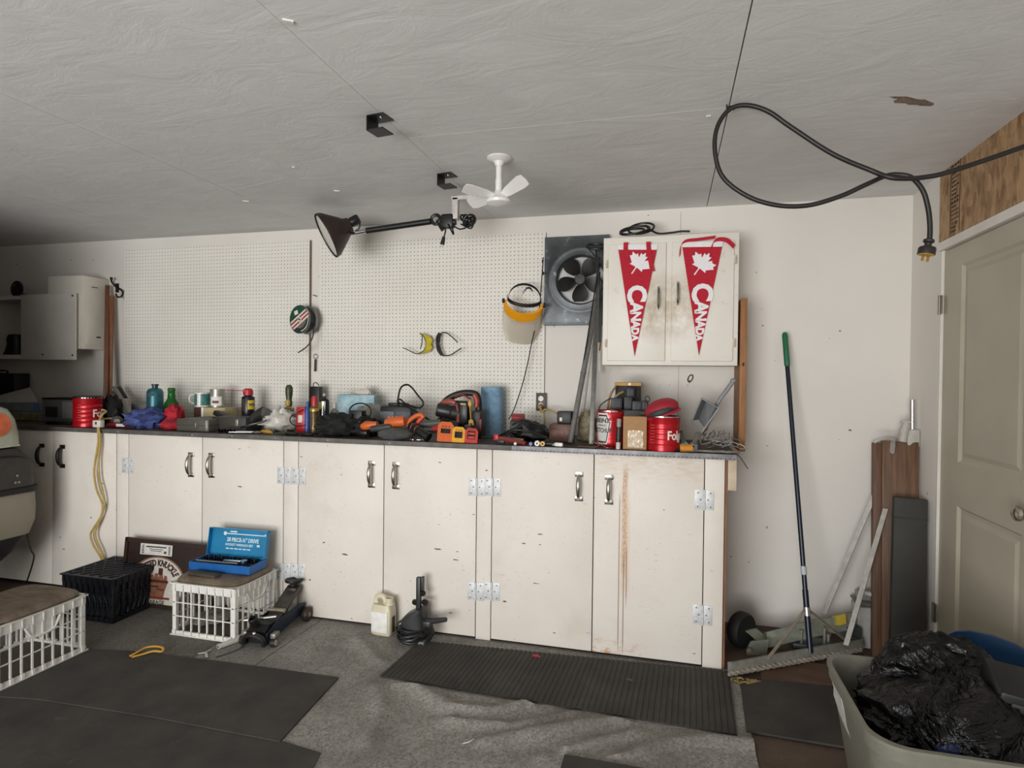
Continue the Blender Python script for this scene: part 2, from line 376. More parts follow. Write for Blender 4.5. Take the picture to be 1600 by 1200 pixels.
floor_mat('ribbed black rubber runner at the foot of the white cabinet doors', [(655, 1000), (1139, 1048), (1152, 1147), (593, 1055)], .008, ribs=64, z0=.0105)
floor_mat('short dark rubber mat lying between the ribbed runner and the grey tote', [(1156, 1058), (1330, 1074), (1330, 1168), (1166, 1141)], .008)
floor_mat('black rubber mat corner entering at the bottom of the carpet', [(882, 1178), (1040, 1206), (1000, 1290), (850, 1290)], .012, z0=.012)
# ================================================================ the workbench: four base cabinets and one long worktop
def m_paint(rust=None):
    t = NT('scuffed_white_paint'); oi = t.add('ShaderNodeObjectInfo'); cb = t.add('ShaderNodeVectorMath', operation='ADD')
    mx = t.math('MULTIPLY', oi.outputs['Random'], 37.0); xyz = t.add('ShaderNodeCombineXYZ'); t.link(mx, xyz.inputs[0]); t.link(mx, xyz.inputs[2])
    t.link(t.oc, cb.inputs[0]); t.link(xyz.outputs[0], cb.inputs[1]); v = cb.outputs[0]
    f = t.noise(2.2, 4, vec=v); c = t.mix(t.ramp(f, .3, .75), lin('#d8d0c5'), lin('#e3ddd4'))
    st = t.noise(2.6, 5, .6, vec=v, stretch=(1, 1, 1)); c = t.mix(t.math('MULTIPLY', t.ramp(st, .56, .8), .35), c, lin('#b7a184'))
    sc = t.noise(11, 2, .5, vec=v, stretch=(1, 1, 3.2)); c = t.mix(t.ramp(sc, .715, .74), c, lin('#4c4039'))
    s2 = t.noise(30, 3, .7, vec=v, stretch=(1, 1, 5)); m2 = t.math('MULTIPLY', t.ramp(s2, .62, .70), t.ramp(t.noise(3, 2, vec=v), .45, .6)); c = t.mix(t.math('MULTIPLY', m2, .8), c, lin('#8b7a6a'))
    if rust:
        X, Y, Z = t.xyz(); wob = t.math('MULTIPLY', t.math('SUBTRACT', t.noise(9, 3), .5), .02)
        def line(x0, half, z0, z1):
            d = t.math('ABSOLUTE', t.math('SUBTRACT', t.math('ADD', X, wob if half > .004 else 0.0), x0)); k = t.math('SUBTRACT', 1.0, t.ramp(d, half*.4, half)); zz = t.math('MULTIPLY', t.ramp(Z, z0, z0+.08), t.math('SUBTRACT', 1.0, t.ramp(Z, z1-.06, z1))); return t.math('MULTIPLY', k, zz)
        gr = t.ramp(t.noise(60, 4, .8, stretch=(3, 1, 1)), .38, .58)
        c = t.mix(t.math('MULTIPLY', t.math('MULTIPLY', line(rust, .016, .40, 1.0), gr), .9), c, lin('#a8682e'))
        c = t.mix(t.math('MULTIPLY', line(rust+.004, .03, .30, .9), .35), c, lin('#c9a67a'))
        for dx, z0, z1 in ((-.026, .02, .86), (-.002, .01, .55), (.012, .25, .6)): c = t.mix(t.math('MULTIPLY', line(rust+dx, .0035, z0, z1), .75), c, lin('#7c5238'))
        base = t.math('MULTIPLY', t.ramp(t.noise(14, 5, .8, stretch=(1, 1, 2)), .5, .6), t.math('MULTIPLY', t.math('SUBTRACT', 1.0, t.ramp(Z, .03, .12)), t.math('SUBTRACT', 1.0, t.ramp(X, rust+.04, rust+.14)))); c = t.mix(t.math('MULTIPLY', base, .8), c, lin('#c08a5e'))
        top = t.math('MULTIPLY', t.ramp(Z, .86, 1.04), t.ramp(t.noise(18, 4, .7, stretch=(1, 1, 4)), .42, .7)); c = t.mix(t.math('MULTIPLY', top, .5), c, lin('#b08d60'))
    t.bump(t.noise(70, 4, vec=v), .1, .002); return t.out(c, .55)
PAINT = m_paint(); PRAW = wood('#9c6a44', '#6a4329', 2)
ZD0, ZD1 = .02, 1.036
def handle_mesh(dark):
    b = MB(); L = .152
    for s in (-1, 1):
        b.box((0, -.003, s*(L/2-.013)), (.044, .004, .026), r=.002); b.ell((-.013, -.005, s*(L/2-.013)), (.004, .002, .004), m=0); b.ell((.013, -.005, s*(L/2-.013)), (.004, .002, .004), m=0)
    pts = cr([(0, -.004, L/2-.016), (0, -.022, L/2-.026), (0, -.034, .02), (0, -.034, -.02), (0, -.022, -L/2+.026), (0, -.004, -L/2+.016)], 5)
    n = len(pts); b.tube(pts, [.006+.006*math.sin(math.pi*i/(n-1)) for i in range(n)], 10)
    return b.build('handle', mat('#2a2622', .4, .6) if dark else mat('#c4c1ba', .22, 1.0))
HND = [handle_mesh(False), handle_mesh(True)]
hused = [0, 0]
def hinge_mesh():
    b = MB()
    for s in (-1, 1):
        b.box((s*.025, -.0015, 0), (.042, .003, .098), r=.001)
        for zz in (-.034, 0, .034): b.ell((s*(.030-.012*(zz == 0)), -.0032, zz), (.0042, .0014, .0042), m=1, seg=8)
    b.cyl((0, -.004, -.05), (0, -.004, .05), .0055, seg=10)
    return b.build('hinge', [mat('#d3d5d5', .5, .15, var=.15, scale=60), mat('#7f8284', .4, .7)])
HG = hinge_mesh(); hgused = 0
def hinge(parent, x, z):
    global hgused
    if not hgused: hgused = 1; HG.parent = parent; HG.location = (x, 0, z); return
    share(HG, parent, (x, 0, z))
def base_cabinet(label, xs, hz, dark=0, hinge_zs=(), rust=None, end=False, parent_group='base cabinets under the worktop'):
    """xs: stile left, door, meeting line, door right, stile right edge or None"""
    sx, x0, xm, x1, ex = xs
    t = thing('base_cabinet', label, 'cabinet', ((x0+x1)/2, YC, 0), 0, parent_group); ox = (x0+x1)/2
    xe = ex or x1
    MB().box(((sx+xe)/2-ox, .02+.309, .52), (xe-sx-.004, .618, 1.03)).build('carcass', DARKGAP, t)
    for i, (a, c) in enumerate(((x0, xm), (xm, x1))):
        d = MB(); g = .0025
        dw = c-a-2*g
        pm = m_paint(rust-(a+c)/2) if rust and a < rust < c else PAINT
        d.box((0, .009, (ZD0+ZD1)/2), (dw, .018, ZD1-ZD0), r=.0015)
        do = d.build('door', pm, t, loc=((a+c)/2-ox, 0, 0))
        hx = (dw/2-.075) if i == 0 else (-dw/2+.075)
        hx = hz[i][0]-(a+c)/2
        k = dark
        if not hused[k]: hused[k] = 1; HND[k].parent = do; HND[k].location = (hx, 0, hz[i][1])
        else: share(HND[k], do, (hx, 0, hz[i][1]))
    for a, c in ((sx, x0),)+(((x1, ex),) if ex else ()):
        if c-a > .004:
            MB().box(((a+c)/2-ox, .0112, .5265), (c-a-.004, .022, 1.02+.015), r=.0015).build('stile', PAINT, t)
    for x, z in hinge_zs: hinge(t, x-ox, z)
    return t
def X_(px): return at(px, 740, Y=YC).x
def Zc(px, py): return at(px, py, Y=YC).z
CB = thing_cab = []
base_cabinet('shadowed white base cabinet beside the vehicle, with black bow handles', (-4.545, -4.458, X_(82), X_(182), None), [(at(66, 711, Y=YC).x, Zc(66, 711)), (at(98, 713, Y=YC).x, Zc(98, 713))], 1)
base_cabinet('white base cabinet behind the blue socket set, second of the row', (X_(182)+.002, X_(201), X_(316), X_(443), None), [(X_(299), Zc(299, 726)), (X_(331), Zc(331, 727))], 0, [(X_(201)-.004, Zc(193, 727)), (X_(182)+.012, Zc(183, 727))][:1])
base_cabinet('scuffed white base cabinet behind the plastic jug and motor', (X_(443), X_(466), X_(600), X_(745), None), [(X_(581), Zc(581, 741)), (X_(619), Zc(619, 743))], 0, [(X_(444), Zc(444, 743)), (X_(467), Zc(467, 744)), (X_(444), Zc(444, 893)), (X_(467), Zc(467, 894))])
cab4 = base_cabinet('white base cabinet with a brown rust streak, at the open end of the bench', (X_(745), X_(769), X_(928), X_(1101), X_(1133)), [(X_(905), Zc(905, 760)), (X_(952), Zc(952, 765))], 0,
             [(X_(745), Zc(745, 761)), (X_(770), Zc(770, 761)), (X_(745), Zc(745, 924)), (X_(770), Zc(770, 924)), (X_(1101), Zc(1101, 781)), (X_(1101), Zc(1101, 961))], rust=X_(977))
ox = cab4.location.x
MB().box((X_(1133)+.006-ox, .33, .52), (.012, .62, 1.03)).build('side_panel', PRAW, cab4)
MB().box((X_(1133)+.034-ox, .06, 1.036-.075), (.04, .10, .15), r=.002).build('cleat', mat('#c9b79f', .7, var=.25, scale=9), cab4)
# worktop
def m_top():
    t = NT('hardboard_top'); f = t.noise(5, 5, .6, stretch=(.6, 2, 2)); g = t.noise(70, 3); c = t.mix(t.ramp(f, .35, .7), lin('#2c2018'), lin('#54402f')); c = t.mix(t.ramp(g, .6, .8), c, lin('#6b5845')); t.bump(g, .2, .001); return t.out(c, .55)
def m_bead():
    t = NT('perforated_metal_edge'); X, Y, Z = t.xyz()
    fx = t.math('ABSOLUTE', t.math('SUBTRACT', t.math('FRACT', t.math('MULTIPLY', X, 1/.020)), .5)); d = t.math('ADD', t.math('POWER', t.math('MULTIPLY', fx, .020), 2.0), t.math('POWER', t.math('SUBTRACT', Z, -.008), 2.0))
    hole = t.math('LESS_THAN', d, .0027**2); c = t.mix(t.ramp(t.noise(20, 4), .35, .7), lin('#77767a'), lin('#9a999a')); c = t.mix(hole, c, lin('#2a2725')); return t.out(c, .5, .25)
XT0, XT1 = -5.6, at(1151, 706, Y=YC-.012).x
wt = thing('worktop', 'long dark brown hardboard worktop with grey metal edge strip', 'worktop', (0, 0, 0))
MB().box(((XT0+XT1)/2, (YC-.010+YB-.003)/2, ZC-.013), (XT1-XT0, YB-YC+.007, .026)).build('board', m_top(), wt)
xm = X_(800)
MB().box((0, 0, 0), (XT1-xm, .005, .027), r=.001).build('metal_edge', m_bead(), wt, loc=((XT1+xm)/2, YC-.0125, ZC-.0133))
MB().box((0, 0, 0), (xm-XT0, .005, .027), r=.001).build('edge_strip', mat('#605c58', .6, .15, var=.35, scale=14), wt, loc=((xm+XT0)/2, YC-.0125, ZC-.0133))
b = MB(); b.strip(cr([(XT1-.02, YC+.03, ZC+.002), (XT1+.012, YC+.01, ZC-.006), (XT1+.03, YC, ZC-.03), (XT1+.05, YC-.01, ZC-.062)], 5), (.0, .06, .0), .004)
tag(b.build('rubber_flap', BLK()), 'black rubber flap curling off the open end of the worktop', 'flap')
for px, py in ((300, 682), (362, 685), (430, 687), (512, 691), (608, 694), (184, 676)):
    p = at(px, py, Y=YC-.015); MB().ell((p.x, YC-.0152, ZC-.014), (.0035, .0015, .0035), seg=8).build('screw', CHROME(), wt)
# ================================================================ pegboards
def m_peg():
    t = NT('white_pegboard'); X, Y, Z = t.xyz(); S = .0254
    fx = t.math('SUBTRACT', t.math('FRACT', t.math('MULTIPLY', X, 1/S)), .5); fz = t.math('SUBTRACT', t.math('FRACT', t.math('MULTIPLY', Z, 1/S)), .5)
    d = t.math('SQRT', t.math('ADD', t.math('MULTIPLY', fx, fx), t.math('MULTIPLY', fz, fz)))
    hole = t.math('SUBTRACT', 1.0, t.ramp(d, .10, .145)); f = t.noise(1.5, 4)
    c = t.mix(t.ramp(f, .3, .75), lin('#dcd7cd'), lin('#e6e2d9')); c = t.mix(t.ramp(t.noise(25, 2), .76, .78), c, lin('#77706a')); c = t.mix(hole, c, lin('#6e6860'))
    t.bump(t.math('SUBTRACT', 1.0, hole), .6, .003); return t.out(c, .6)
PEG = m_peg(); pe = mat('#8a7a6a', .8)
def pegboard(label, pl, pr, ptl, ptr, th):
    Yp = YB-th; a = at(pl, 600, Y=Yp).x; c = at(pr, 600, Y=Yp).x; zt = (at(pl, ptl, Y=Yp).z+at(pr, ptr, Y=Yp).z)/2
    t = thing('pegboard', label, 'pegboard', ((a+c)/2, Yp, ZC+.002))
    h = zt-ZC-.002
    MB().box((0, .003, h/2), (c-a, .006, h)).build('board', PEG, t)
    b = MB()
    for s in (-1, 1): b.box((s*((c-a)/2-.02), .006+(th-.006)/2, h/2), (.038, th-.0062, h))
    b.box((0, .006+(th-.006)/2, h-.02), (c-a-.08, th-.0062, .038)); b.build('batten', pe, t)
    return t
pegboard('white pegboard behind the spray can, left of the wire spool strip', 194, 482, 386, 379, .032)
pegboard('wide white pegboard with two pairs of safety glasses hanging on it', 498, 850, 378, 366, .018)
# ================================================================ wall cabinet with two pennants
def curve_px(pts, Y, n=6):
    return cr([at(p[0], p[1], Y=(p[2] if len(p) > 2 else Y)) for p in pts], n)
YW = 3.44
xa, xb = at(942, 470, Y=YW).x, at(1154, 470, Y=YW).x
zt, zb = at(942, 372, Y=YW).z, at(1047, 571, Y=YW).z
t = NT('cabinet_enamel'); f = t.noise(3, 4); X, Y_, Z = t.xyz()
c = t.mix(t.ramp(f, .3, .75), lin('#ddd7cb'), lin('#e8e4da'))
gx = t.math('ADD', t.math('POWER', t.math('MULTIPLY', X, 5.0), 2.0), t.math('POWER', t.math('MULTIPLY', t.math('ADD', Z, .03), 4.2), 2.0))
c = t.mix(t.math('MULTIPLY', t.math('MULTIPLY', t.math('SUBTRACT', 1.0, t.ramp(gx, .1, .9)), t.ramp(t.noise(9, 5, .7), .35, .65)), .75), c, lin('#a88f6c'))
c = t.mix(t.math('MULTIPLY', t.ramp(t.noise(24, 4, .7), .6, .75), .4), c, lin('#b59f80')); CABM = t.out(c, .5)
wc = thing('wall_cabinet', 'white two-door wall cabinet with worn handles, red pennants hanging on its doors', 'cabinet', ((xa+xb)/2, YW, (zt+zb)/2))
cw, chh = xb-xa, zt-zb; cx0, cz0 = (xa+xb)/2, (zt+zb)/2
b = MB(); D = YB-YW-.004
b.box((0, D/2+.002, 0), (cw, D, chh), r=.004); b.build('body', CABM, wc)
for s, (pa, pb) in ((-1, (950, 1040)), (1, (1049, 1146))):
    a, c2 = at(pa, 470, Y=YW).x-cx0, at(pb, 470, Y=YW).x-cx0; z1, z0 = at(1000, 381, Y=YW).z-cz0, at(1000, 564, Y=YW).z-cz0
    hx = at(1029 if s < 0 else 1059, 465, Y=YW).x-cx0
    # the door's own origin sits at its handle, where the grime is
    d = MB().box(((a+c2)/2-hx, -.004, (z0+z1)/2), (c2-a, .014, z1-z0), r=.004).build('door', CABM, wc, loc=(hx, 0, 0))
    h = MB(); n = 9; pts = cr([(0, -.012, .062), (0, -.034, .045), (0, -.040, 0), (0, -.034, -.045), (0, -.012, -.062)], 4); h.tube(pts, [.003+.0035*math.sin(math.pi*i/(len(pts)-1)) for i in range(len(pts))], 8)
    h.box((0, -.0115, .055), (.014, .002, .022)); h.box((0, -.0115, -.055), (.014, .002, .022)); h.build('handle', mat('#9a9890', .25, 1.0), d, loc=(0, 0, .012 if s < 0 else .035))
    for zz in (.21, -.235):
        hb = MB().box((0, -.006, 0), (.016, .012, .045), r=.002); hb.cyl((.0, -.013, -.022), (.0, -.013, .022), .004); hb.build('hinge', CABM, wc, loc=((a if s < 0 else c2)+s*.006, 0, zz))
RED = mat('#b5192e', .85, var=.12, scale=60, bump=.15); WHT = mat('#e9e6e6', .8, var=.04)
LEAF = [(0, 1.0), (.13, .72), (.30, .80), (.26, .40), (.50, .62), (.58, .47), (.92, .52), (.80, .26), (.95, .14), (.50, -.22), (.58, -.40), (.10, -.34), (.04, -.40), (.05, -.95), (-.05, -.95), (-.04, -.40), (-.10, -.34), (-.58, -.40), (-.50, -.22), (-.95, .14), (-.80, .26), (-.92, .52), (-.58, .47), (-.50, .62), (-.26, .40), (-.30, .80), (-.13, .72)]
def pennant(label, tl, tr, tip, leaf, letters, ribbons):
    Yp = YW-.0165
    TL, TRr, TP = (at(*q, Y=Yp) for q in (tl, tr, tip))
    o = Vector(((TL.x+TRr.x)/2, Yp, TL.z)); th = thing('pennant', label, 'pennant', o, 0, 'pennants on the wall cabinet doors')
    V = Matrix(((1, 0, 0, 0), (0, 0, -1, 0), (0, 1, 0, 0), (0, 0, 0, 1)))  # drawing plane: x right, y up, thickness towards the viewer
    def L(q): p = at(*q, Y=Yp); return (p.x-o.x, p.z-o.z)
    a, c, e = L(tl), L(tr), L(tip); k = .045
    lo = [(a[0]+(e[0]-a[0])*k, a[1]+(e[1]-a[1])*k), (c[0]+(e[0]-c[0])*k, c[1]+(e[1]-c[1])*k)]
    MB().prism([lo[0], e, lo[1]], .003, T=V).build('felt', RED, th)
    MB().prism([a, lo[0], lo[1], c], .0035, T=V).build('header_band', WHT, th)
    lp = L(leaf[:2]); s = leaf[2]*mpp(o); q = -.62
    poly = [(lp[0]+s*(x*math.cos(q)-y*math.sin(q)*.95), lp[1]+s*(x*math.sin(q)+y*math.cos(q))) for x, y in LEAF]
    MB().prism(poly, .0012, T=V, z0=.003).build('maple_leaf', WHT, th)
    b = MB()
    for ch, px, py, sz, wd in letters:
        p = L((px, py)); s = mpp(o); T = V @ Matrix.Translation((p[0], p[1], .0035)) @ Matrix.Rotation(-math.pi/2, 4, 'Z')
        b.text(ch, sz*s*1.5, T, bold=.0062 if sz > 20 else .0042 if sz > 15 else .003, ext=.0006, sx=wd)
        if ch in 'AN':      # slab feet of the lettering
            for xx in ((-.33, .33) if ch == 'A' else (-.33,)): b.box((xx*sz*s*1.42*wd*.92, -.47*sz*s, .0003), (.30*sz*s, .11*sz*s, .0012), T=T)
            if ch == 'N': b.box((.33*sz*s*1.42*wd*.8, .47*sz*s, .0003), (.28*sz*s, .11*sz*s, .0012), T=T)
    b.build('lettering', WHT, th, smooth=0)
    for rb in ribbons:
        pts = cr([(L(r[:2])[0], -.004-r[2], L(r[:2])[1]) for r in rb['p']], 5); wv = Vector((rb['w'][0], 0, rb['w'][1]))*mpp(o)
        MB().strip(pts, wv, .0015).build('ribbon', RED, th)
    return th
def LT(pts): return pts
pennant('red Canada pennant on the left cabinet door, straps hanging straight over its leaf', (965, 382.5), (1028, 382.5), (991.5, 556.7), (998, 412, 20),
    [('C', 994, 459, 26, .95), ('A', 993.6, 480.5, 17, .95), ('N', 993, 494.5, 14, .95), ('A', 992.4, 507, 12.5, .92), ('D', 991.8, 517.5, 10.5, .92), ('A', 992, 528, 9, .95)],
    [dict(p=[(978, 379, .002), (978, 392, .004), (981, 405, .003)], w=(7, 0)), dict(p=[(1013, 378, .002), (1015, 400, .005), (1020, 424, .003)], w=(7, 0))])
pennant('red Canada pennant on the right cabinet door, ribbon ties looped along its top', (1065, 378.5), (1130, 377.5), (1092, 555.6), (1096.5, 413, 21),
    [('C', 1096, 457, 28, .95), ('A', 1095, 479.5, 18, .95), ('N', 1094.6, 494, 15, .95), ('A', 1093.6, 507, 13, .92), ('D', 1092.8, 518, 11, .92), ('A', 1092, 528, 9, .95)],
    [dict(p=[(1062, 400, .001), (1064, 384, .003), (1072, 377, .006), (1090, 375, .008), (1112, 372, .008), (1117, 371, .005)], w=(2, 5)), dict(p=[(1111, 397, .002), (1113, 382, .006), (1120, 375, .008), (1135, 376, .008), (1147, 386, .003)], w=(3, 6))])
# black cable coiled on top of the wall cabinet
b = MB(); zc = zt+.008
for cx_, cy_, rx_, ry_, yy in ((992, 359.5, 23, 5.5, 3.53), (1002, 357, 20, 8, 3.56), (988, 362, 19, 4, 3.50)):
    b.tube([at(cx_+rx_*math.cos(a), cy_-ry_*math.sin(a)-.15*rx_*math.cos(a), Y=yy+.05*math.sin(a)) for a in [2*math.pi*i/24 for i in range(24)]], .0062, 8, closed=True)
b.tube(curve_px([(1008, 352, 3.56), (1018, 360, 3.54), (1030, 365, 3.5), (1050, 363.5, 3.5), (1064, 361.5, 3.5), (1078, 361.5, 3.5)], 3.5), .0055, 8)
tag(b.build('power_cable', BLK()), 'black cord coiled on top of the white wall cabinet', 'cord')
# tall plank fixed beside the wall cabinet, past the end of the bench
o = spot(1160, 3.455, z=at(1160, 706, Y=3.455).z); xw0, xw1 = at(1155.5, 600, Y=3.455).x, at(1166, 600, Y=3.455).x
th = thing('end_plank', 'tall orange-brown plank on the wall beside the pennant cabinet, knots in its edge', 'plank', ((xw0+xw1)/2, 3.455, o.z)); hh = at(1160, 466, Y=3.455).z-o.z
MB().box((0, .1435, hh/2), (xw1-xw0, .287, hh), r=.002).build('plank', wood('#a87442', '#7d5230', 2, 5), th)
MB().ell((0, -.0005, hh*.57), (.007, .001, .011)).build('knot', mat('#4a2a18', .7), th)
# ================================================================ exhaust fan plate
t = NT('dull_galvanised'); f = t.noise(4, 5, .65); c = t.mix(t.ramp(f, .3, .7), lin('#2e3032'), lin('#5c6062')); c = t.mix(t.ramp(t.noise(17, 4, .7), .6, .75), c, lin('#9fa3a5')); t.bump(t.noise(7, 3), .25, .004); GALV = t.out(c, .42, .5)
Yp = YB-.05; xa, xb = at(850.5, 440, Y=Yp).x, at(943, 440, Y=Yp).x+.03; zt2, zb2 = at(850.5, 371, Y=Yp).z, at(852, 508, Y=Yp).z
fo = at(907, 437, Y=Yp); s = mpp(fo); ef = thing('exhaust_fan', 'dark galvanised exhaust fan plate with black blades, between pegboard and pennant cabinet', 'fan', (fo.x, Yp, fo.z))
x0, x1, z0, z1 = xa-fo.x, xb-fo.x, zb2-fo.z, zt2-fo.z; rO = 37*s
b = MB(); n = 40; ring = [(rO*math.cos(2*math.pi*i/n), rO*math.sin(2*math.pi*i/n)) for i in range(n)]; outer = []
for (cx, cz) in ring:
    k = min((x1/cx if cx > 0 else x0/cx) if abs(cx) > 1e-6 else 1e9, (z1/cz if cz > 0 else z0/cz) if abs(cz) > 1e-6 else 1e9); outer.append((cx*k, cz*k))
for cxx, czz in ((x0, z0), (x0, z1), (x1, z0), (x1, z1)):
    i = min(range(n), key=lambda q: (outer[q][0]-cxx)**2+(outer[q][1]-czz)**2); outer[i] = (cxx, czz)
prof = [(outer, 0.0), ([(x*1.40, z*1.40) for x, z in ring], -.001), ([(x*1.37, z*1.37) for x, z in ring], -.0035), ([(x*1.3, z*1.3) for x, z in ring], -.001), ([(x*1.06, z*1.06) for x, z in ring], -.006), (ring, .004), (ring, .045)]
pr2 = []
for pts2, y in prof:
    pr2.append([(max(x0, min(x1, x)), y, max(z0, min(z1, z))) for x, z in pts2])
b.rings(pr2, cap=False)
for (ax, az, bx, bz) in ((x0, z0, x1, z0), (x1, z0, x1, z1), (x1, z1, x0, z1), (x0, z1, x0, z0)): b.add([(ax, 0, az), (bx, 0, bz), (bx, .049, bz), (ax, .049, az)], [(0, 1, 2, 3)])
b.box(((x0+x1)/2, -.008, z0+.006), (x1-x0, .02, .012))
b.build('plate', GALV, ef, smooth=50)
MB().lathe([(rO*.99, 0), (rO*.99, .002)], (0, .046, 0), (0, -1, 0), 30).build('back_disc', mat('#cfd0cc', .7, var=.25, scale=12), ef)  # pale mottled disc closing the opening behind the blades
DKB = mat('#1c1b1a', .4, .3, var=.35, scale=18)
for i in range(5):
    bl = MB(); R0 = rO; vs = []
    for q in range(7):
        r = R0*(.24+.70*q/6); hw = R0*(.13+.20*math.sin(math.pi*min(1, q/6*.78))) if q < 6 else R0*.22
        for e in (-1, 0, 1): vs.append((e*hw, .008*e*(1.6)-.004*(1-abs(e))-.012, r))
    top = [(x, y-.0015, z) for x, y, z in vs]; N = 7; fs = []
    for q in range(N-1):
        for e in range(2): a = q*3+e; fs += [(a, a+1, a+4, a+3), (21+a+3, 21+a+4, 21+a+1, 21+a)]
    for q in range(N-1): fs += [(q*3, q*3+3, 21+q*3+3, 21+q*3), (q*3+2, 21+q*3+2, 21+q*3+5, q*3+5)]
    fs += [(18, 19, 20, 41, 40, 39), (0, 21, 22, 23, 2, 1)]
    bl.add(vs+top, fs); bl.build('blade', DKB, ef, rot=(0, R(-34+72*i), 0))
hb = MB().lathe([(.0, .0), (.034, 0), (.036, .012), (.03, .02), (.012, .022), (.0, .022)], (0, -.004, 0), (0, -1, 0), 20)
for i in range(5): a = R(20+72*i); hb.cyl((.024*math.cos(a), -.022, .024*math.sin(a)), (.024*math.cos(a), -.027, .024*math.sin(a)), .006, seg=8)
hb.build('hub', mat('#3d3b39', .5, .3, var=.3), ef)
# ================================================================ face shield
Yf = 3.60; o = at(818, 478, Y=Yf); s = mpp(o); W = 31*s
fs_ = thing('face_shield', 'clear face shield with yellow brow guard and black headgear hanging on the pegboard', 'face shield', o, 0, rot=(R(38), R(6), R(14)))
def arc(r, a0, a1, n, sy=.55): return [(r*math.sin(a0+(a1-a0)*i/n), -r*sy*math.cos(a0+(a1-a0)*i/n)) for i in range(n+1)]
b = MB(); n = 18; A = R(92); rs = []
for (x, y), i in zip(arc(W, -A, A, n), range(n+1)):
    u = 1-abs(2*i/n-1); sg_ = math.sin(math.pi/2*u); lo = -.004-.088*sg_; hi = .026-.046*sg_
    rs.append([(x, y, hi), (x*.86, y*.86+.0, hi+.004), (x*.86, y*.86, lo+.01), (x, y, lo), (x*1.02, y*1.04, (lo+hi)/2)])
b.rings(rs); b.build('brow_guard', mat('#e39a12', .35, var=.06), fs_)
t = NT('scratched_clear_plastic'); CL = t.out(lin('#e9e4d8'), .22, 0.0, Transmission_Weight=.72, IOR=1.05, Alpha=1.0)
b = MB(); rs = []; n = 20
for (x, y), i in zip(arc(W*1.0, -A, A, n, .6), range(n+1)):
    u = 1-abs(2*i/n-1); lo = -.045-.19*min(1, (math.sin(math.pi/2*min(1, u*1.45)))**.8); hi = -.01-.06*math.sin(math.pi/2*u)
    rs.append([(x, y, hi), (x*1.01, y*1.02, (hi+lo)/2), (x, y, lo), (x*.985, y*.985, lo), (x*.995, y*1.0, (hi+lo)/2), (x*.985, y*.985, hi)])
b.rings(rs); b.build('visor', CL, fs_)
b = MB()
b.strip([(W*.86*math.sin(a), .02-W*.5*math.cos(a), .038-.01*math.cos(a)) for a in [R(-100+200*i/16) for i in range(17)]], (0, .006, .022), .002)
b.strip([(W*.8*math.sin(a), .04+.01*math.cos(a), .035+W*.72*math.cos(a)) for a in [R(-95+190*i/16) for i in range(17)]], (0, .018, .004), .002)
b.strip([(W*.3*math.sin(a)+.02, .01, .035+W*.73*math.cos(a)) for a in [R(-60+100*i/8) for i in range(9)]], (0, .016, .002), .002)
b.build('headgear', BLK(), fs_)
for sgn in (-1, 1): MB().lathe([(.014, 0), (.015, .006), (.012, .014), (.004, .016)], (sgn*W*.98, 0, .022), (sgn, -.2, 0), 12).build('knob', BLK(), fs_)
# thin black cord from the plate's top edge, past the shield, down to the charger
b = MB(); b.tube(curve_px([(849, 402, 3.68), (847, 430, 3.67), (845, 455, 3.665), (843, 480, 3.66), (838, 505, 3.66), (831, 535, 3.66), (824, 570, 3.665), (815, 605, 3.66), (803, 640, 3.65), (795, 655, 3.63)], 3.66), .0035, 6)
b.ell(at(848.5, 427, Y=3.67), (.008, .008, .012)); b.ell(at(848, 408, Y=3.67), (.006, .006, .010))
tag(b.build('thin_cable', BLK()), 'thin black cord dangling beside the face shield down to the bench', 'cord')
# ================================================================ wire spool
o = at(469, 499, Y=3.62); s = mpp(o); r0 = 22.5*s
sp = thing('wire_spool', 'wire spool with green striped label hanging between the two pegboards', 'spool', o, 0, rot=(0, 0, R(-14)))
b = MB().lathe([(.011, 0), (r0, 0), (r0, .004), (.011, .004)], (0, 0, 0), (0, -1, 0), 32, cap=False); b.lathe([(.011, -.0), (r0, -.0), (r0, -.004), (.011, -.004)], (0, .066, 0), (0, -1, 0), 32, cap=False)
b.lathe([(.014, -.066), (.011, .007), (.009, .007), (.009, -.066)], (0, 0, 0), (0, -1, 0), 16, cap=False); b.build('flange', mat('#8e8d88', .45, .3), sp)
MB().lathe([(.02, 0), (r0*.80, 0), (r0*.82, .02), (r0*.80, .056), (.02, .056)], (0, .062, 0), (0, -1, 0), 24).build('wound_wire', mat('#211f1e', .5, var=.4, scale=120), sp)
V = Matrix(((1, 0, 0, 0), (0, 0, -1, 0), (0, 1, 0, 0), (0, 0, 0, 1)))
def wedge(a0, a1, ri, ro, n=12): return [(ro*math.cos(R(a0+(a1-a0)*i/n)), ro*math.sin(R(a0+(a1-a0)*i/n))) for i in range(n+1)]+[(ri*math.cos(R(a1-(a1-a0)*i/n)), ri*math.sin(R(a1-(a1-a0)*i/n))) for i in range(n+1)]
b = MB(); b.prism(wedge(50, 193, .011, r0*.97), .0006, m=0, T=V, z0=.004); b.prism(wedge(230, 373, .011, r0*.97), .0006, m=3, T=V, z0=.004)
Tq = V @ Matrix.Rotation(R(32), 4, 'Z')
for q in range(5): b.box((0, (q-2)*r0*.125, .0046), (r0*1.9*(1-.06*abs(q-2)), r0*.115, .0009), m=(1, 2, 1, 2, 1)[q], T=Tq)
b.prism(wedge(0, 359.9, .008, .017), .0014, m=1, T=V, z0=.004); b.box((-.018, r0*.56, .0046), (.034, .028, .001), m=1, T=V @ Matrix.Rotation(R(18), 4, 'Z'))
b.prism(wedge(235, 368, r0*.32, r0*.62), .0008, m=4, T=V, z0=.0042); b.prism(wedge(-80, 25, r0*.80, r0*.86), .0008, m=1, T=V, z0=.0042)
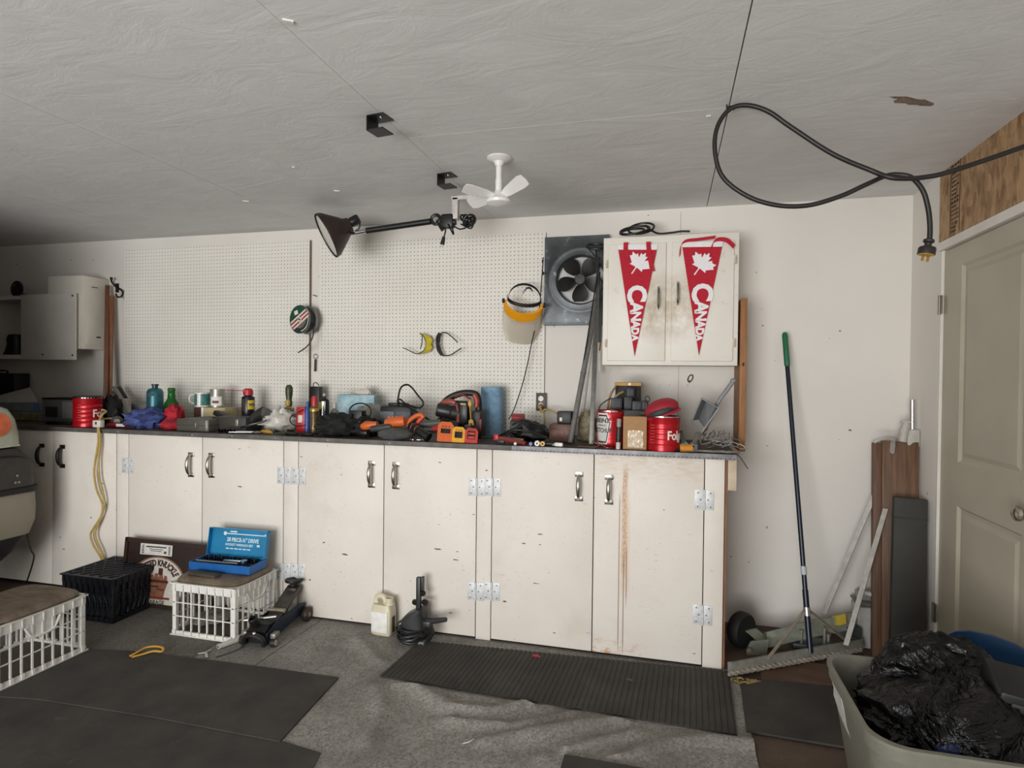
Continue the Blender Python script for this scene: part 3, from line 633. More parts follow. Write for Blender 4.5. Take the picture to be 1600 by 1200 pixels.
b.build('label', [mat('#1f4a35', .5), mat('#dedbd2', .6), mat('#a33a35', .6), mat('#2c3431', .5), mat('#6f6458', .6)], sp, smooth=0)
MB().tube([Vector((p.x-o.x, p.y-o.y, p.z-o.z)) for p in curve_px([(488, 500, 3.65), (490, 515, 3.64), (488, 528, 3.63), (480, 541, 3.62), (466, 551, 3.62)], 3.63)], .0045, 8).build('wire_end', BLK(), sp, rot=(0, 0, R(14)))
MB().cyl((0, -.012, 0), (0, .122, 0), .005).build('peg', STEEL(), sp)
# key fob on a ring
o = at(493, 557, Y=3.735); s = mpp(o); kf = thing('key_fob', 'small black key fob hanging from a ring on the white strip between pegboards', 'key fob', o)
MB().tube([(3.6*s*math.cos(2*math.pi*i/16), -.003, 3.6*s*math.sin(2*math.pi*i/16)) for i in range(16)], .0022, 6, closed=True).build('ring', CHROME(), kf)
MB().box((.001, -.006, -14*s), (.013, .006, 19*s), r=.002, rot=(0, R(2), 0)).build('strap', mat('#3a302c', .6), kf)
MB().cyl((0, .011, 3*s), (0, -.012, 3*s), .0018).build('nail', STEEL(), kf)
for px, py in ((492, 462), (344, 640//2+147)): pass
tag(MB().tube(curve_px([(489, 461), (492, 462), (495, 463)], 3.735), .003, 6).build('wall_staple', mat('#3d3733', .6)), 'small dark staple on the white strip above the key fob', 'staple')
# ================================================================ safety glasses
def glasses(label, lens_pts, arms, lens_col, frame_col, wd, tr):
    Yg = 3.675; o = at(lens_pts[len(lens_pts)//2][0], lens_pts[len(lens_pts)//2][1], Y=Yg); th = thing('safety_glasses', label, 'glasses', o)
    def rel(p, dy=0): q = at(p[0], p[1], Y=Yg+dy); return q-o
    pts = cr([rel(p, -.012 if 0 < i < len(lens_pts)-1 else 0) for i, p in enumerate(lens_pts)], 6); n = len(pts)
    b = MB(); rs = []
    for i, p in enumerate(pts):
        u = i/(n-1); k = math.sin(math.pi*u)**.5; nose = 1-.55*math.exp(-((u-.5)/.07)**2); h = wd*(.35+.65*k)*nose
        rs.append([p+Vector((-h*.5, -.006, 0)), p+Vector((-h*.5, -.009, 0)), p+Vector((h*.5, .020, 0)), p+Vector((h*.5, .023, 0))])
    b.rings(rs); m = mat(lens_col, .15, Transmission_Weight=tr, IOR=1.1, var=.05) if tr else mat(lens_col, .3)
    b.build('lens', m, th)
    f = MB(); f.tube([p+Vector((-wd*.4, -.006, 0)) for p in pts], .0034, 6); f.build('brow_frame', mat(frame_col, .4), th)
    for a in arms: MB().tube(cr([rel(q[:2], q[2]) for q in a], 5), .0036, 6).build('temple', mat(frame_col, .4), th)
    MB().cyl((0, .012, 0), (0, .0605, 0), .003).build('peg', STEEL(), th)
glasses('yellow-lensed safety glasses hanging sideways on the wide pegboard', [(660, 521), (667, 527), (669.5, 538), (666, 548), (657, 553)], [[(660, 521, .02), (659.5, 532, .0), (659, 538, -.03), (657, 545, -.05)], [(657, 553, .02), (648, 552, .0), (638, 547, -.02), (629, 543, -.03)]], '#d8c437', '#57543a', .040, 0)
glasses('black safety glasses hanging sideways on the wide pegboard', [(688, 520), (684, 528), (684, 538), (686, 548), (692, 556)], [[(690, 519, .02), (699, 521, 0), (708, 528, -.02), (715, 535, -.03)], [(692, 556, .02), (703, 555, 0), (713, 549, -.02), (721, 544, -.03)]], '#1b1a1c', '#221f21', .022, 0)
# ================================================================ left end of the wall: sliding-door cabinet, enamel box, hook, sticks
Ysl = 3.50
zt3, zb3 = at(60, 461, Y=Ysl).z, at(60, 561, Y=Ysl).z; xr = -4.535; xl = -5.45
sc_ = thing('sliding_cabinet', 'white wall cabinet with sliding door pushed past its end, open dark half', 'cabinet', (-4.9, Ysl, zb3)); hh = zt3-zb3
WB = mat('#cfcac2', .45, var=.08, scale=4)
b = MB(); Dp = YB-Ysl-.03
for c_, d_ in (((0, 0, .008), 1), ((0, 0, hh-.008), 1)): b.box(((xl+xr)/2+4.9, .024+Dp/2, c_[2]), (xr-xl, Dp, .016))
for x in (xl+.008, xr-.008): b.box((x+4.9, .024+Dp/2, hh/2), (.016, Dp, hh-.032))
b.box(((xl+xr)/2+4.9, .024+Dp-.004, hh/2), (xr-xl-.032, .006, hh-.032)); b.box(((xl+xr)/2+4.9, .014, .016), (xr-xl, .02, .032)); b.box(((xl+xr)/2+4.9, .014, hh-.014), (xr-xl, .02, .028)); b.build('body', WB, sc_)
xd0, xd1 = at(35, 510, Y=Ysl).x, at(120, 510, Y=Ysl).x
MB().box(((xd0+xd1)/2+4.9, -.006, hh/2), (xd1-xd0, .012, hh+.01), r=.001).build('door', WB, sc_)
for px, py in ((67, 554), (113.5, 555), (113.5, 462)): q = at(px, py, Y=Ysl-.012); MB().lathe([(.007, 0), (.007, .003), (.003, .008), (0, .008)], (q.x+4.9, -.012, q.z-zb3), (0, -1, 0), 10).build('screw', mat('#3a322c', .5), sc_)
o = at(20, 552, Y=3.6); tag(MB().lathe([(.085, 0), (.09, .02), (.075, .05), (.06, .10), (.065, .14), (.05, .175), (.0, .18)], seg=14, sy=.7).build('black_bag', mat('#0e0e0f', .5), loc=(o.x+.02, 3.6, zb3+.017)), 'black bundle inside the open half of the sliding-door cabinet', 'bag')
o = at(29, 449, Y=3.58); co = thing('coiled_disc', 'dark round coil standing on top of the sliding-door cabinet', 'coil', (o.x, 3.58, zt3+.0005))
b = MB(); rr = 12.5*mpp(o)
for q in range(5): b.tube([(rr*(.45+.13*q-.02)*math.cos(2*math.pi*i/24), -.012+.006*(q % 2), rr+rr*(.45+.13*q-.02)*math.sin(2*math.pi*i/24)) for i in range(24)], rr*.075, 6, closed=True)
b.build('coil', mat('#171314', .4), co); MB().lathe([(rr*.42, 0), (rr*.42, .03)], (0, .01, rr), (0, -1, 0), 18).build('core', mat('#24191a', .5), co); MB().box((.07, -.01, .012), (.06, .03, .022), rot=(0, R(15), 0)).build('tail', mat('#3d2222', .6), co)
zq1, zq0 = at(128, 430, Y=3.523).z, at(128, 545, Y=3.523).z; eb = thing('enamel_box', 'white enamelled metal box on the wall behind the sliding door', 'box', (-4.35, 3.523, zq0)); hh = zq1-zq0
EN = mat('#dcd7cb', .3, var=.06, scale=5)
MB().box((0, .1095, hh/2), (.325, .219, hh), r=.004).build('body', EN, eb)
MB().box((.164, .115, hh*.24), (.006, .17, hh*.37), r=.002).build('lid', EN, eb); MB().ell((.167, .13, hh*.17), (.004, .022, .006)).build('keyhole', BLK(), eb); MB().box((.1632, .10, hh*.86), (.002, .05, .006)).build('slot', mat('#3d3833', .6), eb)
o = at(176, 440, Y=YB); hk = thing('coat_hook', 'black double coat hook on the wall above the brown sticks', 'hook', (o.x, YB-.004, o.z)); s = mpp(o)
P = lambda x, y, d: Vector((at(x, y, Y=YB-d).x-o.x, -d+.004, at(x, y, Y=YB-d).z-o.z))
MB().tube(cr([P(174, 435, .05), P(174.5, 440, .03), P(181, 448, .015), P(189, 453, .015), P(192, 458, .03), P(190, 463, .05), P(184, 464, .06), P(181, 459, .06)], 5), .007, 8).build('hook', BLK(), hk)
MB().ell(P(174, 435, .05), (.011, .011, .011)).build('ball', BLK(), hk); MB().box(P(183, 450, .006), (.03, .008, .07), r=.003).build('plate', BLK(), hk)
for i, (t0, b0, c0, lab) in enumerate((((168, 446, 3.69), (164.5, 640, 3.56), '#7a4a2b', 'taller dark brown wooden stick leaning against the wall under the coat hook'), ((175, 462, 3.70), (170.5, 640, 3.60), '#96603a', 'shorter reddish wooden stick leaning beside the taller one under the coat hook'))):
    a = at(t0[0], t0[1], Y=t0[2]); d = Vector((at(b0[0], 640, Y=b0[2]).x, b0[2], ZC+.001)); ln = (a-d).length; q = (a-d).to_track_quat('Z', 'Y')
    ob = MB().box((0, 0, ln/2), (.030, .022, ln), r=.003).build('wooden_stick', wood(c0, '#4a2a18', 2), loc=d); ob.rotation_euler = q.to_euler(); tag(ob, lab, 'stick')
# ================================================================ leaning lengths, hanging black stand, outlet, wall pins
def leaning(name, label, cat, top, bot, mk, m):
    a = at(*top[:2], Y=top[2]); d = at(bot[0], bot[1], Y=bot[2]); d.z = ZC+.002 if len(bot) < 4 else bot[3]; ln = (a-d).length
    ob = mk(ln).build(name, m, loc=d); q = (a-d).to_track_quat('Z', 'Y'); ob.rotation_euler = q.to_euler(); return tag(ob, label, cat)
def pipe(ln):
    b = MB(); b.cyl((0, 0, .0), (0, 0, ln), .0155, seg=16)
    for z in (.12, ln*.45, ln*.62, ln*.8): b.cyl((0, 0, z), (0, 0, z+.006), .0175, seg=16)
    return b
leaning('grey_pipe', 'grey jointed pipe leaning across the wall below the exhaust fan', 'pipe', (934, 462, 3.66), (891, 684, 3.30), pipe, mat('#7d7b77', .5, .25, var=.2))
leaning('white_tube', 'white plastic tube leaning behind the grey pipe', 'tube', (926, 520, 3.71), (905, 668, 3.50), lambda l: MB().cyl((0, 0, .0), (0, 0, l), .012), mat('#d9d6d0', .4))
def rule(ln):
    b = MB().box((0, 0, ln/2), (.026, .003, ln), r=.0008)
    for i in range(int(ln/.03)): b.box((-.006, -.0018, .02+i*.03), (.010, .001, .003), m=1)
    return b
leaning('steel_rule', 'perforated grey steel strip standing almost upright beside the pennant cabinet', 'ruler', (935, 425, 3.62), (924, 690, 3.30), rule, [mat('#6f6e6a', .4, .7, var=.25), mat('#333333', .6)])
leaning('black_rod', 'slim black rod leaning left of the grey pipe', 'rod', (934, 425, 3.60), (893, 668, 3.38), lambda l: MB().cyl((0, 0, .0), (0, 0, l), .004, seg=8), BLK())
o = at(930, 385, Y=3.60); hs = thing('folded_stand', 'black folded spoked stand hanging between exhaust fan and pennant cabinet', 'stand', o); s = mpp(o)
P = lambda x, y, d=0: Vector((at(x, y, Y=3.6+d).x-o.x, d, at(x, y, Y=3.6+d).z-o.z))
b = MB(); b.tube([P(931+14*math.cos(a), 385-4*math.sin(a), .03*math.sin(a)) for a in [2*math.pi*i/20 for i in range(20)]], .007, 8, closed=True); b.build('ring', BLK(), hs)
for q in ((919, 388), (931, 389), (941, 387)): MB().tube([P(*q), P(933, 404, .01), P(934, 418, .01)], .005, 6).build('spoke', BLK(), hs)
b = MB(); b.tube(cr([P(934, 402), P(933, 420), P(936, 435), P(935, 450)], 4), [.014-.0006*i for i in range(13)], 8); b.build('collar', mat('#262422', .4), hs)
b = MB(); b.strip(cr([P(936, 440), P(937, 470, .02), P(938, 500, .03), P(937, 535, .03)], 4), (.02, 0, 0), .004); b.build('strap', BLK(), hs)
o = at(937, 540, Y=3.66); tg = thing('plastic_tag', 'white plastic tag dangling at the lower left corner of the pennant cabinet', 'tag', o); s = mpp(o)
MB().box((0, 0, -.10), (.016, .008, .13), r=.004, rot=(0, R(-2), 0)).build('tag', mat('#e8e6e2', .4), tg); MB().tube(cr([(0, 0, -.03), (.004, 0, .02), (-.003, .0, .06), (.003, .01, .10)], 4), .005, 6).build('string', mat('#9a6a35', .7), tg)
Yo = 3.725; o = at(845.5, 628, Y=Yo); ou = thing('wall_outlet', 'dark plate wall outlet with white receptacle and yellow plug on pegboard edge', 'outlet', o); s = mpp(o)
MB().box((0, -.003, 0), (16*s, .008, 28*s), r=.002).build('plate', mat('#4a4038', .5, var=.2), ou)
b = MB(); 
for q in (1, -1): b.lathe([(.0, 0), (.0165, 0), (.0165, .005), (.0, .005)], (0, -.005, q*.021), (0, -1, 0), 16)
for q in (-.006, .006): b.box((q, -.0105, .023), (.002, .001, .008), m=1)
b.build('receptacle', [mat('#e6e2da', .4), BLK()], ou)
MB().lathe([(.014, 0), (.016, .012), (.012, .03), (.006, .04)], (0, -.010, -.022), (0, -1, -.3), 12).build('plug', mat('#a58b4e', .5), ou)
YEL = lambda: mat('#b59a55', .6, var=.2)
def cord(name, label, pts, r, m, n=6, seg=8): return tag(MB().tube(curve_px(pts, 3.6, n), r, seg).build(name, m), label, 'cord')
cord('extension_cable', 'yellow-tan cord looping from the wall outlet over the battery charger', [(845, 636, 3.66), (846, 644, 3.62), (852, 640, 3.62), (862, 642, 3.58), (878, 650, 3.53), (893, 655, 3.52), (905, 652, 3.55), (915, 660, 3.52), (912, 672, 3.5), (921, 686, 3.42)], .0055, YEL())
cord('extension_cable', 'yellow-tan cord dropping straight from the wall outlet to the worktop', [(848, 643, 3.62), (850, 650, 3.60), (851, 660, 3.60), (850, 672, 3.60)], .0055, YEL())
for i, (px, py) in enumerate(((1003, 602), (1029.5, 602), (1044.5, 602), (1073.5, 602))):
    o = at(px, py, Y=YB); lab = ('leftmost of four white push pins under the pennant cabinet, beside the black bin', 'second of four white push pins under the pennant cabinet', 'third of four white push pins under the pennant cabinet', 'last of four white push pins, below the shiny wall clip')[i]; tag(MB().lathe([(.0065, 0), (.007, .003), (.004, .008), (.0045, .014), (.0, .016)], seg=10).build('push_pin', mat('#f0eee9', .3), loc=o, rot=(R(90), 0, 0)), lab, 'push pin', 'push pins under the wall cabinet')
o = at(1078.5, 591, Y=YB); wcp = thing('wire_clip', 'small shiny metal clip on the wall under the pennant cabinet', 'clip', (o.x, YB-.001, o.z), rot=(0, R(25), 0))
MB().tube([(.012*math.cos(a), -.006, .022*math.sin(a)) for a in [2*math.pi*i/14 for i in range(14)]], .004, 6, closed=True).build('loop', CHROME(), wcp); MB().box((0, -.004, -.02), (.02, .007, .014), r=.002).build('clamp', STEEL(), wcp)
# ================================================================ on the ceiling
def ceil_at(px, py): return at(px, py, Z=H)
for px, py, lab in ((594, 183, 'larger black metal channel bracket screwed to the ceiling, away from the fan'), (699, 273, 'smaller-looking black metal channel bracket on the ceiling beside the white fan')):
    o = ceil_at(px, py); br = thing('ceiling_bracket', lab, 'bracket', (o.x, o.y, H-.0005), R(-8))
    b = MB().box((.0, 0, -.003), (.075, .075, .004)); b.box((-.036, 0, -.03), (.004, .075, .055)); b.box((0, 0, -.058), (.075, .075, .004)); b.build('channel', mat('#111111', .45, var=.3), br)
    MB().lathe([(.007, 0), (.006, .004), (0, .005)], (.01, -.01, -.005), (0, 0, -1), 10).build('screw', STEEL(), br)
o = ceil_at(780, 246); s = mpp(o); cf = thing('ceiling_fan', 'small white three-bladed fan hanging from the ceiling on a short stem', 'fan', (o.x, o.y, H-.0005)); WP = mat('#e4e2de', .35, var=.04); L = 62*s
MB().lathe([(.0, 0), (19*s, 0), (19.5*s, -.006), (16*s, -.012), (9*s, -.020), (6.2*s, -.036), (6*s, -.04), (0, -.04)], seg=24).build('canopy', WP, cf)
MB().lathe([(4.8*s, -.03), (4.8*s, -L*.55), (5.6*s, -L*.56), (5.6*s, -L*.86), (0, -L*.86)], seg=16).build('stem', WP, cf)
MB().lathe([(.0, -L*.80), (6.5*s, -L*.84), (9*s, -L*.92), (14*s, -L*1.02), (20*s, -L*1.08), (19*s, -L*1.15), (12*s, -L*1.20), (0, -L*1.22)], seg=24).build('hub', WP, cf)
def blade(ang, ln, pitch, dih):
    b = MB(); poly = [(.0, -.016), (.25*ln, -.026), (.8*ln, -.036), (.97*ln, -.03), (ln, 0), (.97*ln, .026), (.8*ln, .03), (.25*ln, .022), (0, .014)]
    b.prism(poly, .005, T=Matrix.Rotation(ang, 4, 'Z') @ Matrix.Translation((9*s, 0, -L*.98)) @ Matrix.Rotation(R(dih), 4, 'Y') @ Matrix.Rotation(pitch, 4, 'X')); return b.build('blade', WP, cf)
for a, d, q in ((-30, -16, -34), (160, 3, 30), (222, -5, 20)): blade(R(a), .15, R(q), d)
# bench lamp fixed to the ceiling by a white bracket
o = ceil_at(722, 306); Yl = o.y; lamp = thing('swing_arm_lamp', 'black swing-arm lamp with conical shade reaching left from a white ceiling bracket', 'lamp', (o.x, Yl, H-.0005))
P = lambda x, y, d=0.0: Vector((at(x, y, Y=Yl+d).x-o.x, d, at(x, y, Y=Yl+d).z-(H-.0005)))
s = mpp(o); g = P(712, 340)
b = MB().box((P(726, 310).x, 0, -.012), (.15, .034, .022), r=.002); b.box((g.x, 0, g.z/2-.01), (.034, .034, abs(g.z)-.0), r=.002); b.build('bracket', mat('#c9c5bd', .6, var=.25, scale=25), lamp)
a, c = P(681, 343), P(570, 361)
MB().cyl(P(573, 360.5), P(673, 346), .0175, seg=16).build('arm', mat('#131313', .4), lamp)
MB().cyl(P(556, 364), P(574, 360.3), .011, seg=12).build('arm_end', CHROME(), lamp)
b = MB(); b.tube([a+Vector((.026*math.cos(q), 0, .026*math.sin(q))) for q in [2*math.pi*i/18 for i in range(18)]], .010, 8, closed=True); b.tube([P(683, 345), P(687, 352), P(692, 360)], .011, 8); b.build('elbow', mat('#1a1918', .35), lamp)
MB().lathe([(.013, -.012), (.013, .012)], a, (0, 1, 0), 12).build('bolt', CHROME(), lamp)
b = MB().box(P(700, 346), (.075, .05, .08), r=.012); b.cyl(P(690, 350), P(712, 347), .018); b.build('clamp', BLK(), lamp)
rd = random.Random(4); b = MB()
ctr = P(731, 344)
for q in range(9):
    u = Vector((rd.uniform(-1, 1), rd.uniform(-1, 1), rd.uniform(-1, 1))).normalized(); v = u.orthogonal().normalized(); ww = u.cross(v); rr = rd.uniform(.018, .038); cc = ctr+Vector((rd.uniform(-.016, .016), rd.uniform(-.02, .02), rd.uniform(-.012, .012)))
    b.tube([cc+v*rr*math.cos(2*math.pi*i/16)+ww*rr*.8*math.sin(2*math.pi*i/16) for i in range(16)], .0055, 6, closed=True)
b.tube(cr([P(700, 350, -.03), P(706, 362, -.03), P(709, 366, -.03), P(707, 353, -.03), P(718, 358, -.03), P(728, 356, -.03)], 5), .0045, 6); b.tube(cr([P(720, 350, -.03), P(735, 357, -.03), P(740, 350, -.03)], 5), .0045, 6)
b.tube(cr([P(690, 352, -.02), P(696, 358, -.02), P(695, 366, -.02), P(693, 372, -.02)], 5), .0042, 6); b.build('cable', BLK(), lamp)
b = MB().cyl(P(693.5, 370, -.02), P(691, 382, -.02), .009, .013); b.build('plug', BLK(), lamp)
b = MB(); b.cyl(P(690, 381, -.02), P(688, 387, -.02), .002); b.cyl(P(693, 381, -.02), P(691.5, 387, -.02), .002); b.build('prong', CHROME(), lamp)
ax = (RR*-.86+RD*.50+RF*-.33).normalized(); rim = P(509, 369); k = mpp(o)*38
MB().lathe([(k, 0), (k*1.02, -.004), (k*.98, -.03), (k*.52, -.115), (k*.40, -.135), (k*.36, -.16), (k*.30, -.16), (k*.33, -.13), (k*.5, -.105), (k*.94, -.025), (k*.97, .0)], rim, ax, 28, cap=False).build('shade', mat('#3a2d27', .45, .2, var=.25), lamp)
MB().lathe([(0, 0), (k*.93, 0), (k*.95, -.012), (k*.5, -.10), (0, -.10)], rim-ax*.008, ax, 28).build('reflector', mat('#d9d6cf', .3), lamp)
e = rim-ax*.14
MB().lathe([(.026, 0), (.03, .02), (.03, .06), (.024, .07), (0, .07)], e+Vector((.012, 0, .018)), (RR*.85-RD*.45), 16).build('socket', BLK(), lamp)
b = MB(); b.tube(cr([e, e+(P(556, 364)-e)*.5+Vector((0, 0, -.02)), P(557, 364)], 4), .008, 8); b.build('yoke', STEEL(), lamp)
MB().tube(cr([P(548, 345), P(556, 343), P(562, 348), P(561, 357), P(555, 361)], 5), .0045, 6).build('lead', BLK(), lamp)
# heavy black cord looped from the ceiling
Yk = 2.36; pt = [(1640, 215), (1600, 229), (1540, 250), (1475, 271), (1440, 277.5), (1415, 279, Yk-.02), (1390, 277, Yk-.02), (1360, 266), (1300, 240), (1235, 198), (1200, 174), (1167, 164.5), (1140, 171), (1121, 198), (1117, 235), (1129, 276), (1167, 306), (1213, 320.5), (1262, 321), (1312, 307), (1352, 289), (1384, 275, Yk+.02), (1405, 273, Yk+.02), (1425, 278, Yk+.01), (1442, 298), (1450, 325), (1453, 352), (1452.5, 376)]
lc = thing('looped_cable', 'thick black power cord hanging in a big loop from the ceiling, plug dangling', 'cord', at(1300, 240, Y=Yk)); o = lc.location.copy()
MB().tube([p-o for p in curve_px(pt, Yk, 7)], .0083, 10).build('cord', mat('#1f1a18', .45, var=.2), lc)
p0_, p1_ = at(1452, 373, Y=Yk)-o, at(1446, 402, Y=Yk)-o; d = p1_-p0_; ll = d.length
MB().lathe([(.010, 0), (.017, .004), (.017, .012), (.011, .016), (.011, ll*.38), (.024, ll*.46), (.027, ll*.55), (.027, ll*.86), (0, ll*.86)], p0_, d, 18).build('plug', mat('#2a2320', .45), lc)
MB().lathe([(0, ll*.86), (.0245, ll*.86), (.0245, ll*.88), (0, ll*.88)], p0_, d, 18).build('plug_face', mat('#c9a64e', .45), lc)
dn = d.normalized(); sd = dn.cross(RF).normalized()
for q in (-.009, .009): MB().box((0, 0, 0), (.004, .008, .022)).build('prong', mat('#b08a3c', .3, .9), lc, loc=p0_+dn*(ll*.88+.010)+sd*q, rot=dn.to_track_quat('Z', 'Y').to_euler())
q = at(1141, 170, Y=Yk); tag(MB().tube([(q.x+.012*math.cos(a), Yk+.004, q.z-.001+.012*math.sin(a)) for a in [math.pi*1.15*i/12-.3 for i in range(13)]]+[(q.x-.012, Yk+.004, H-.0005)], .003, 6).build('cord_hook', mat('#3f3a36', .5, .6)), 'small metal hook in the ceiling seam holding the looped cord', 'hook')
# ================================================================ things lying on the worktop, from the vehicle end to the open end
from mathutils import noise as NZ
def ctr(px0, px1, Y, z=ZC+.0005): a, c = at(px0, 640, Y=Y), at(px1, 640, Y=Y); return Vector(((a.x+c.x)/2, Y, z))
def wid(px0, px1, Y): return at(px1, 640, Y=Y).x-at(px0, 640, Y=Y).x
def hgt(px, py, Y, z=ZC): return at(px, py, Y=Y).z-z
def dia(px0, px1, Y): return (px1-px0)*mpp(ctr(px0, px1, Y))
def blob(o, rad, seed=0, amp=.25, fr=3.0, nu=28, nv=14, fold=0.0):
    vs = []; b = MB()
    rs = []
    for i in range(nv+1):
        t = math.pi*i/nv; r = []
        for j in range(nu):
            p = 2*math.pi*j/nu; d = Vector((math.sin(t)*math.cos(p), math.sin(t)*math.sin(p), math.cos(t)))
            k = 1+amp*NZ.noise(d*fr+Vector((seed*7.1, seed*3.3, 0)))+amp*.6*abs(NZ.noise(d*fr*2.3+Vector((seed, 5, 2))))+fold*abs(NZ.noise(d*fr*4.5+Vector((2, seed, 9))))
            q = Vector((d.x*rad[0]*k, d.y*rad[1]*k, rad[2]+d.z*rad[2]*k)); q.z = max(q.z, .0); r.append(q)
        rs.append(r)
    b.rings(rs); return b
def lumpy(name, label, cat, px0, px1, py, Y, depth, m, seed=0, amp=.25, fr=3.0, fold=.0, z=ZC+.0005, rz=None):
    o = ctr(px0, px1, Y, z); w_ = dia(px0, px1, Y)/2/(1+amp*.35); h = hgt((px0+px1)/2, py, Y, z)/2/(1+amp*.2)
    return tag(blob(o, (w_, depth/2, h), seed, amp, fr, fold=fold).build(name, m, loc=o, rz=facing(o) if rz is None else rz, smooth=75), label, cat)
def boxy(name, label, cat, px0, px1, py, Y, depth, m, rz=0.0, r=.004, z=ZC+.0005, kw=1.0):
    o = ctr(px0, px1, Y, z); w_ = (wid(px0, px1, Y) if rz == 0 else dia(px0, px1, Y))*kw; h = hgt((px0+px1)/2, py, Y, z)
    th = thing(name, label, cat, o, rz); MB().box((0, depth/2, h/2), (w_, depth, h), r=r).build('body', m, th); return th, w_, h
def wrap(rad, a0):   # bend flat lettering round a can, middle at angle a0 from the viewer's side
    def f(v): a = a0+v.x/rad; rr = rad+.0006+v.z; return Vector((rr*math.sin(a), -rr*math.cos(a), v.y))
    return f
# -- left end
th, w_, h = boxy('tool_case', 'matte black case standing at the far vehicle end of the worktop', 'case', -40, 22, 583, 3.56, .12, mat('#0d0d0d', .6)); MB().tube(cr([(-.05, .06, h-.004), (-.05, .06, h+.018), (.05, .06, h+.018), (.05, .06, h-.004)], 4), .006, 6).build('handle', BLK(), th)
th, w_, h = boxy('storage_tub', 'grey translucent tub with blue corner label under white papers', 'tub', -25, 64, 629, 3.42, .2, mat('#7f8486', .35, var=.25, scale=14)); MB().box((w_/2-.04, -.001, h*.75), (.06, .003, .06)).build('label', mat('#5e6f9c', .5), th)
MB().box((0, .1, h*.55), (w_+.006, .206, .014), r=.003).build('rim', mat('#6b7073', .4), th); MB().box((w_*.22, -.001, .028), (w_*.5, .003, .04)).build('front_strip', mat('#8d7a52', .6, var=.4), th); tubh = h
o = ctr(-10, 60, 3.42); b = MB(); a = at(-10, 640, Y=3.42).x
vs = [at(x, y, Y=Yq)-o for x, y, Yq in ((-30, 630, 3.42), (58, 628, 3.44), (46, 606, 3.52), (-30, 626, 3.54))]; b.add(vs+[v+Vector((0, .004, .005)) for v in vs], [(0, 1, 2, 3), (7, 6, 5, 4), (0, 1, 5, 4), (1, 2, 6, 5), (2, 3, 7, 6), (3, 0, 4, 7)]); b.build('paper_sheets', mat('#b9b6b0', .6), loc=o).update_tag()
tag(bpy.data.objects['paper_sheets'], 'white folded papers propped on the grey tub', 'papers')
th, w_, h = boxy('carton', 'grey printed carton with black lid beside the first red can', 'carton', 66, 119, 624, 3.36, .16, mat('#6a6866', .5, var=.15)); MB().box((0, .08, h+.004), (w_+.006, .166, .012), r=.002).build('lid', BLK(), th)
b = MB(); b.box((w_*.27, -.001, h*.55), (w_*.34, .002, h*.7)); b.build('pale_label', mat('#8f8d8b', .5), th); b = MB(); b.box((-w_*.22, -.001, h*.45), (w_*.36, .002, h*.45)); b.build('dark_picture', mat('#2b2a2a', .5, var=.5, scale=40), th)
tag(MB().box((0, 0, .012), (.20, .03, .022), r=.004).build('black_bar', BLK(), loc=ctr(72, 116, 3.24), rz=.1), 'flat black bar lying in front of the grey printed carton', 'bar')
CANR = mat('#b3131f', .28, .35, var=.08); 
def coffee_can(label, px0, px1, py, Y, a0):
    o = ctr(px0, px1, Y); r = dia(px0, px1, Y)/2; h = hgt((px0+px1)/2, py, Y); th = thing('coffee_can', label, 'can', o, facing(o))
    pr = [(r*.97, 0), (r, .003), (r, h*.08)]
    for k in range(5): z = h*(.16+.15*k); pr += [(r, z-.006), (r*.975, z), (r, z+.006)]
    pr += [(r, h-.006), (r*1.015, h-.003), (r*1.015, h), (r*.97, h), (r*.96, h-.008), (0, h-.008)]
    MB().lathe(pr, seg=36).build('body', CANR, th)
    MB().text('Folgers', h*.36, Matrix.Translation((0, 0, h*.45)), bold=.0015, bend=lambda v: (lambda q: Vector((q.x, q.y, q.z)))(wrap(r, a0)(v)), sx=.82, ext=.0006).build('lettering', mat('#eadfd6', .5), th, smooth=0)
    b = MB()
    for k in range(7): b.text('-----' if k % 2 else '----', h*.10, Matrix.Translation((0, 0, h*(.25+.085*k))), bend=wrap(r, a0-1.85), ext=.0004)
    b.build('small_print', mat('#d98a80', .6), th, smooth=0)
    MB().lathe([(r*.985, h-.006), (r*.985, h+.0012), (r*1.018, h+.0012), (r*1.018, h-.004)], seg=36, cap=False).build('rim', CHROME(), th)
    return th, r, h
th, r, h = coffee_can('red coffee can with white lettering near the vehicle, beside the grey carton', 118, 157.5, 621, 3.2, 1.28)
MB().lathe([(0, h+.002), (r*1.0, h+.002), (r*1.02, h-.004), (r*1.02, h+.006), (r*.9, h+.010), (0, h+.010)], seg=30).build('lid', mat('#26191a', .4), th)
lumpy('work_glove', 'black crumpled glove heaped between the first red can and the brown sticks', 'glove', 158, 190, 617, 3.36, .13, mat('#121212', .8), 3, .5, 3.5, .2)
o = ctr(171, 186, 3.2, ZC+.03); gt = thing('tape_reel', 'small dark tape reel with a shiny grey face behind the red pliers', 'reel', (o.x, 3.22, ZC+.0005), facing(o)); rr = dia(170, 187, 3.22)/2
MB().lathe([(rr*.5, -.02), (rr, -.018), (rr, .018), (rr*.5, .02)], (0, .02, rr), (0, -1, 0), 24).build('reel', mat('#3b3936', .4), gt); MB().lathe([(0, 0), (rr*.55, 0), (rr*.5, .006), (0, .008)], (0, .001, rr), (0, -1, 0), 20).build('hub', mat('#a7a49e', .3), gt)
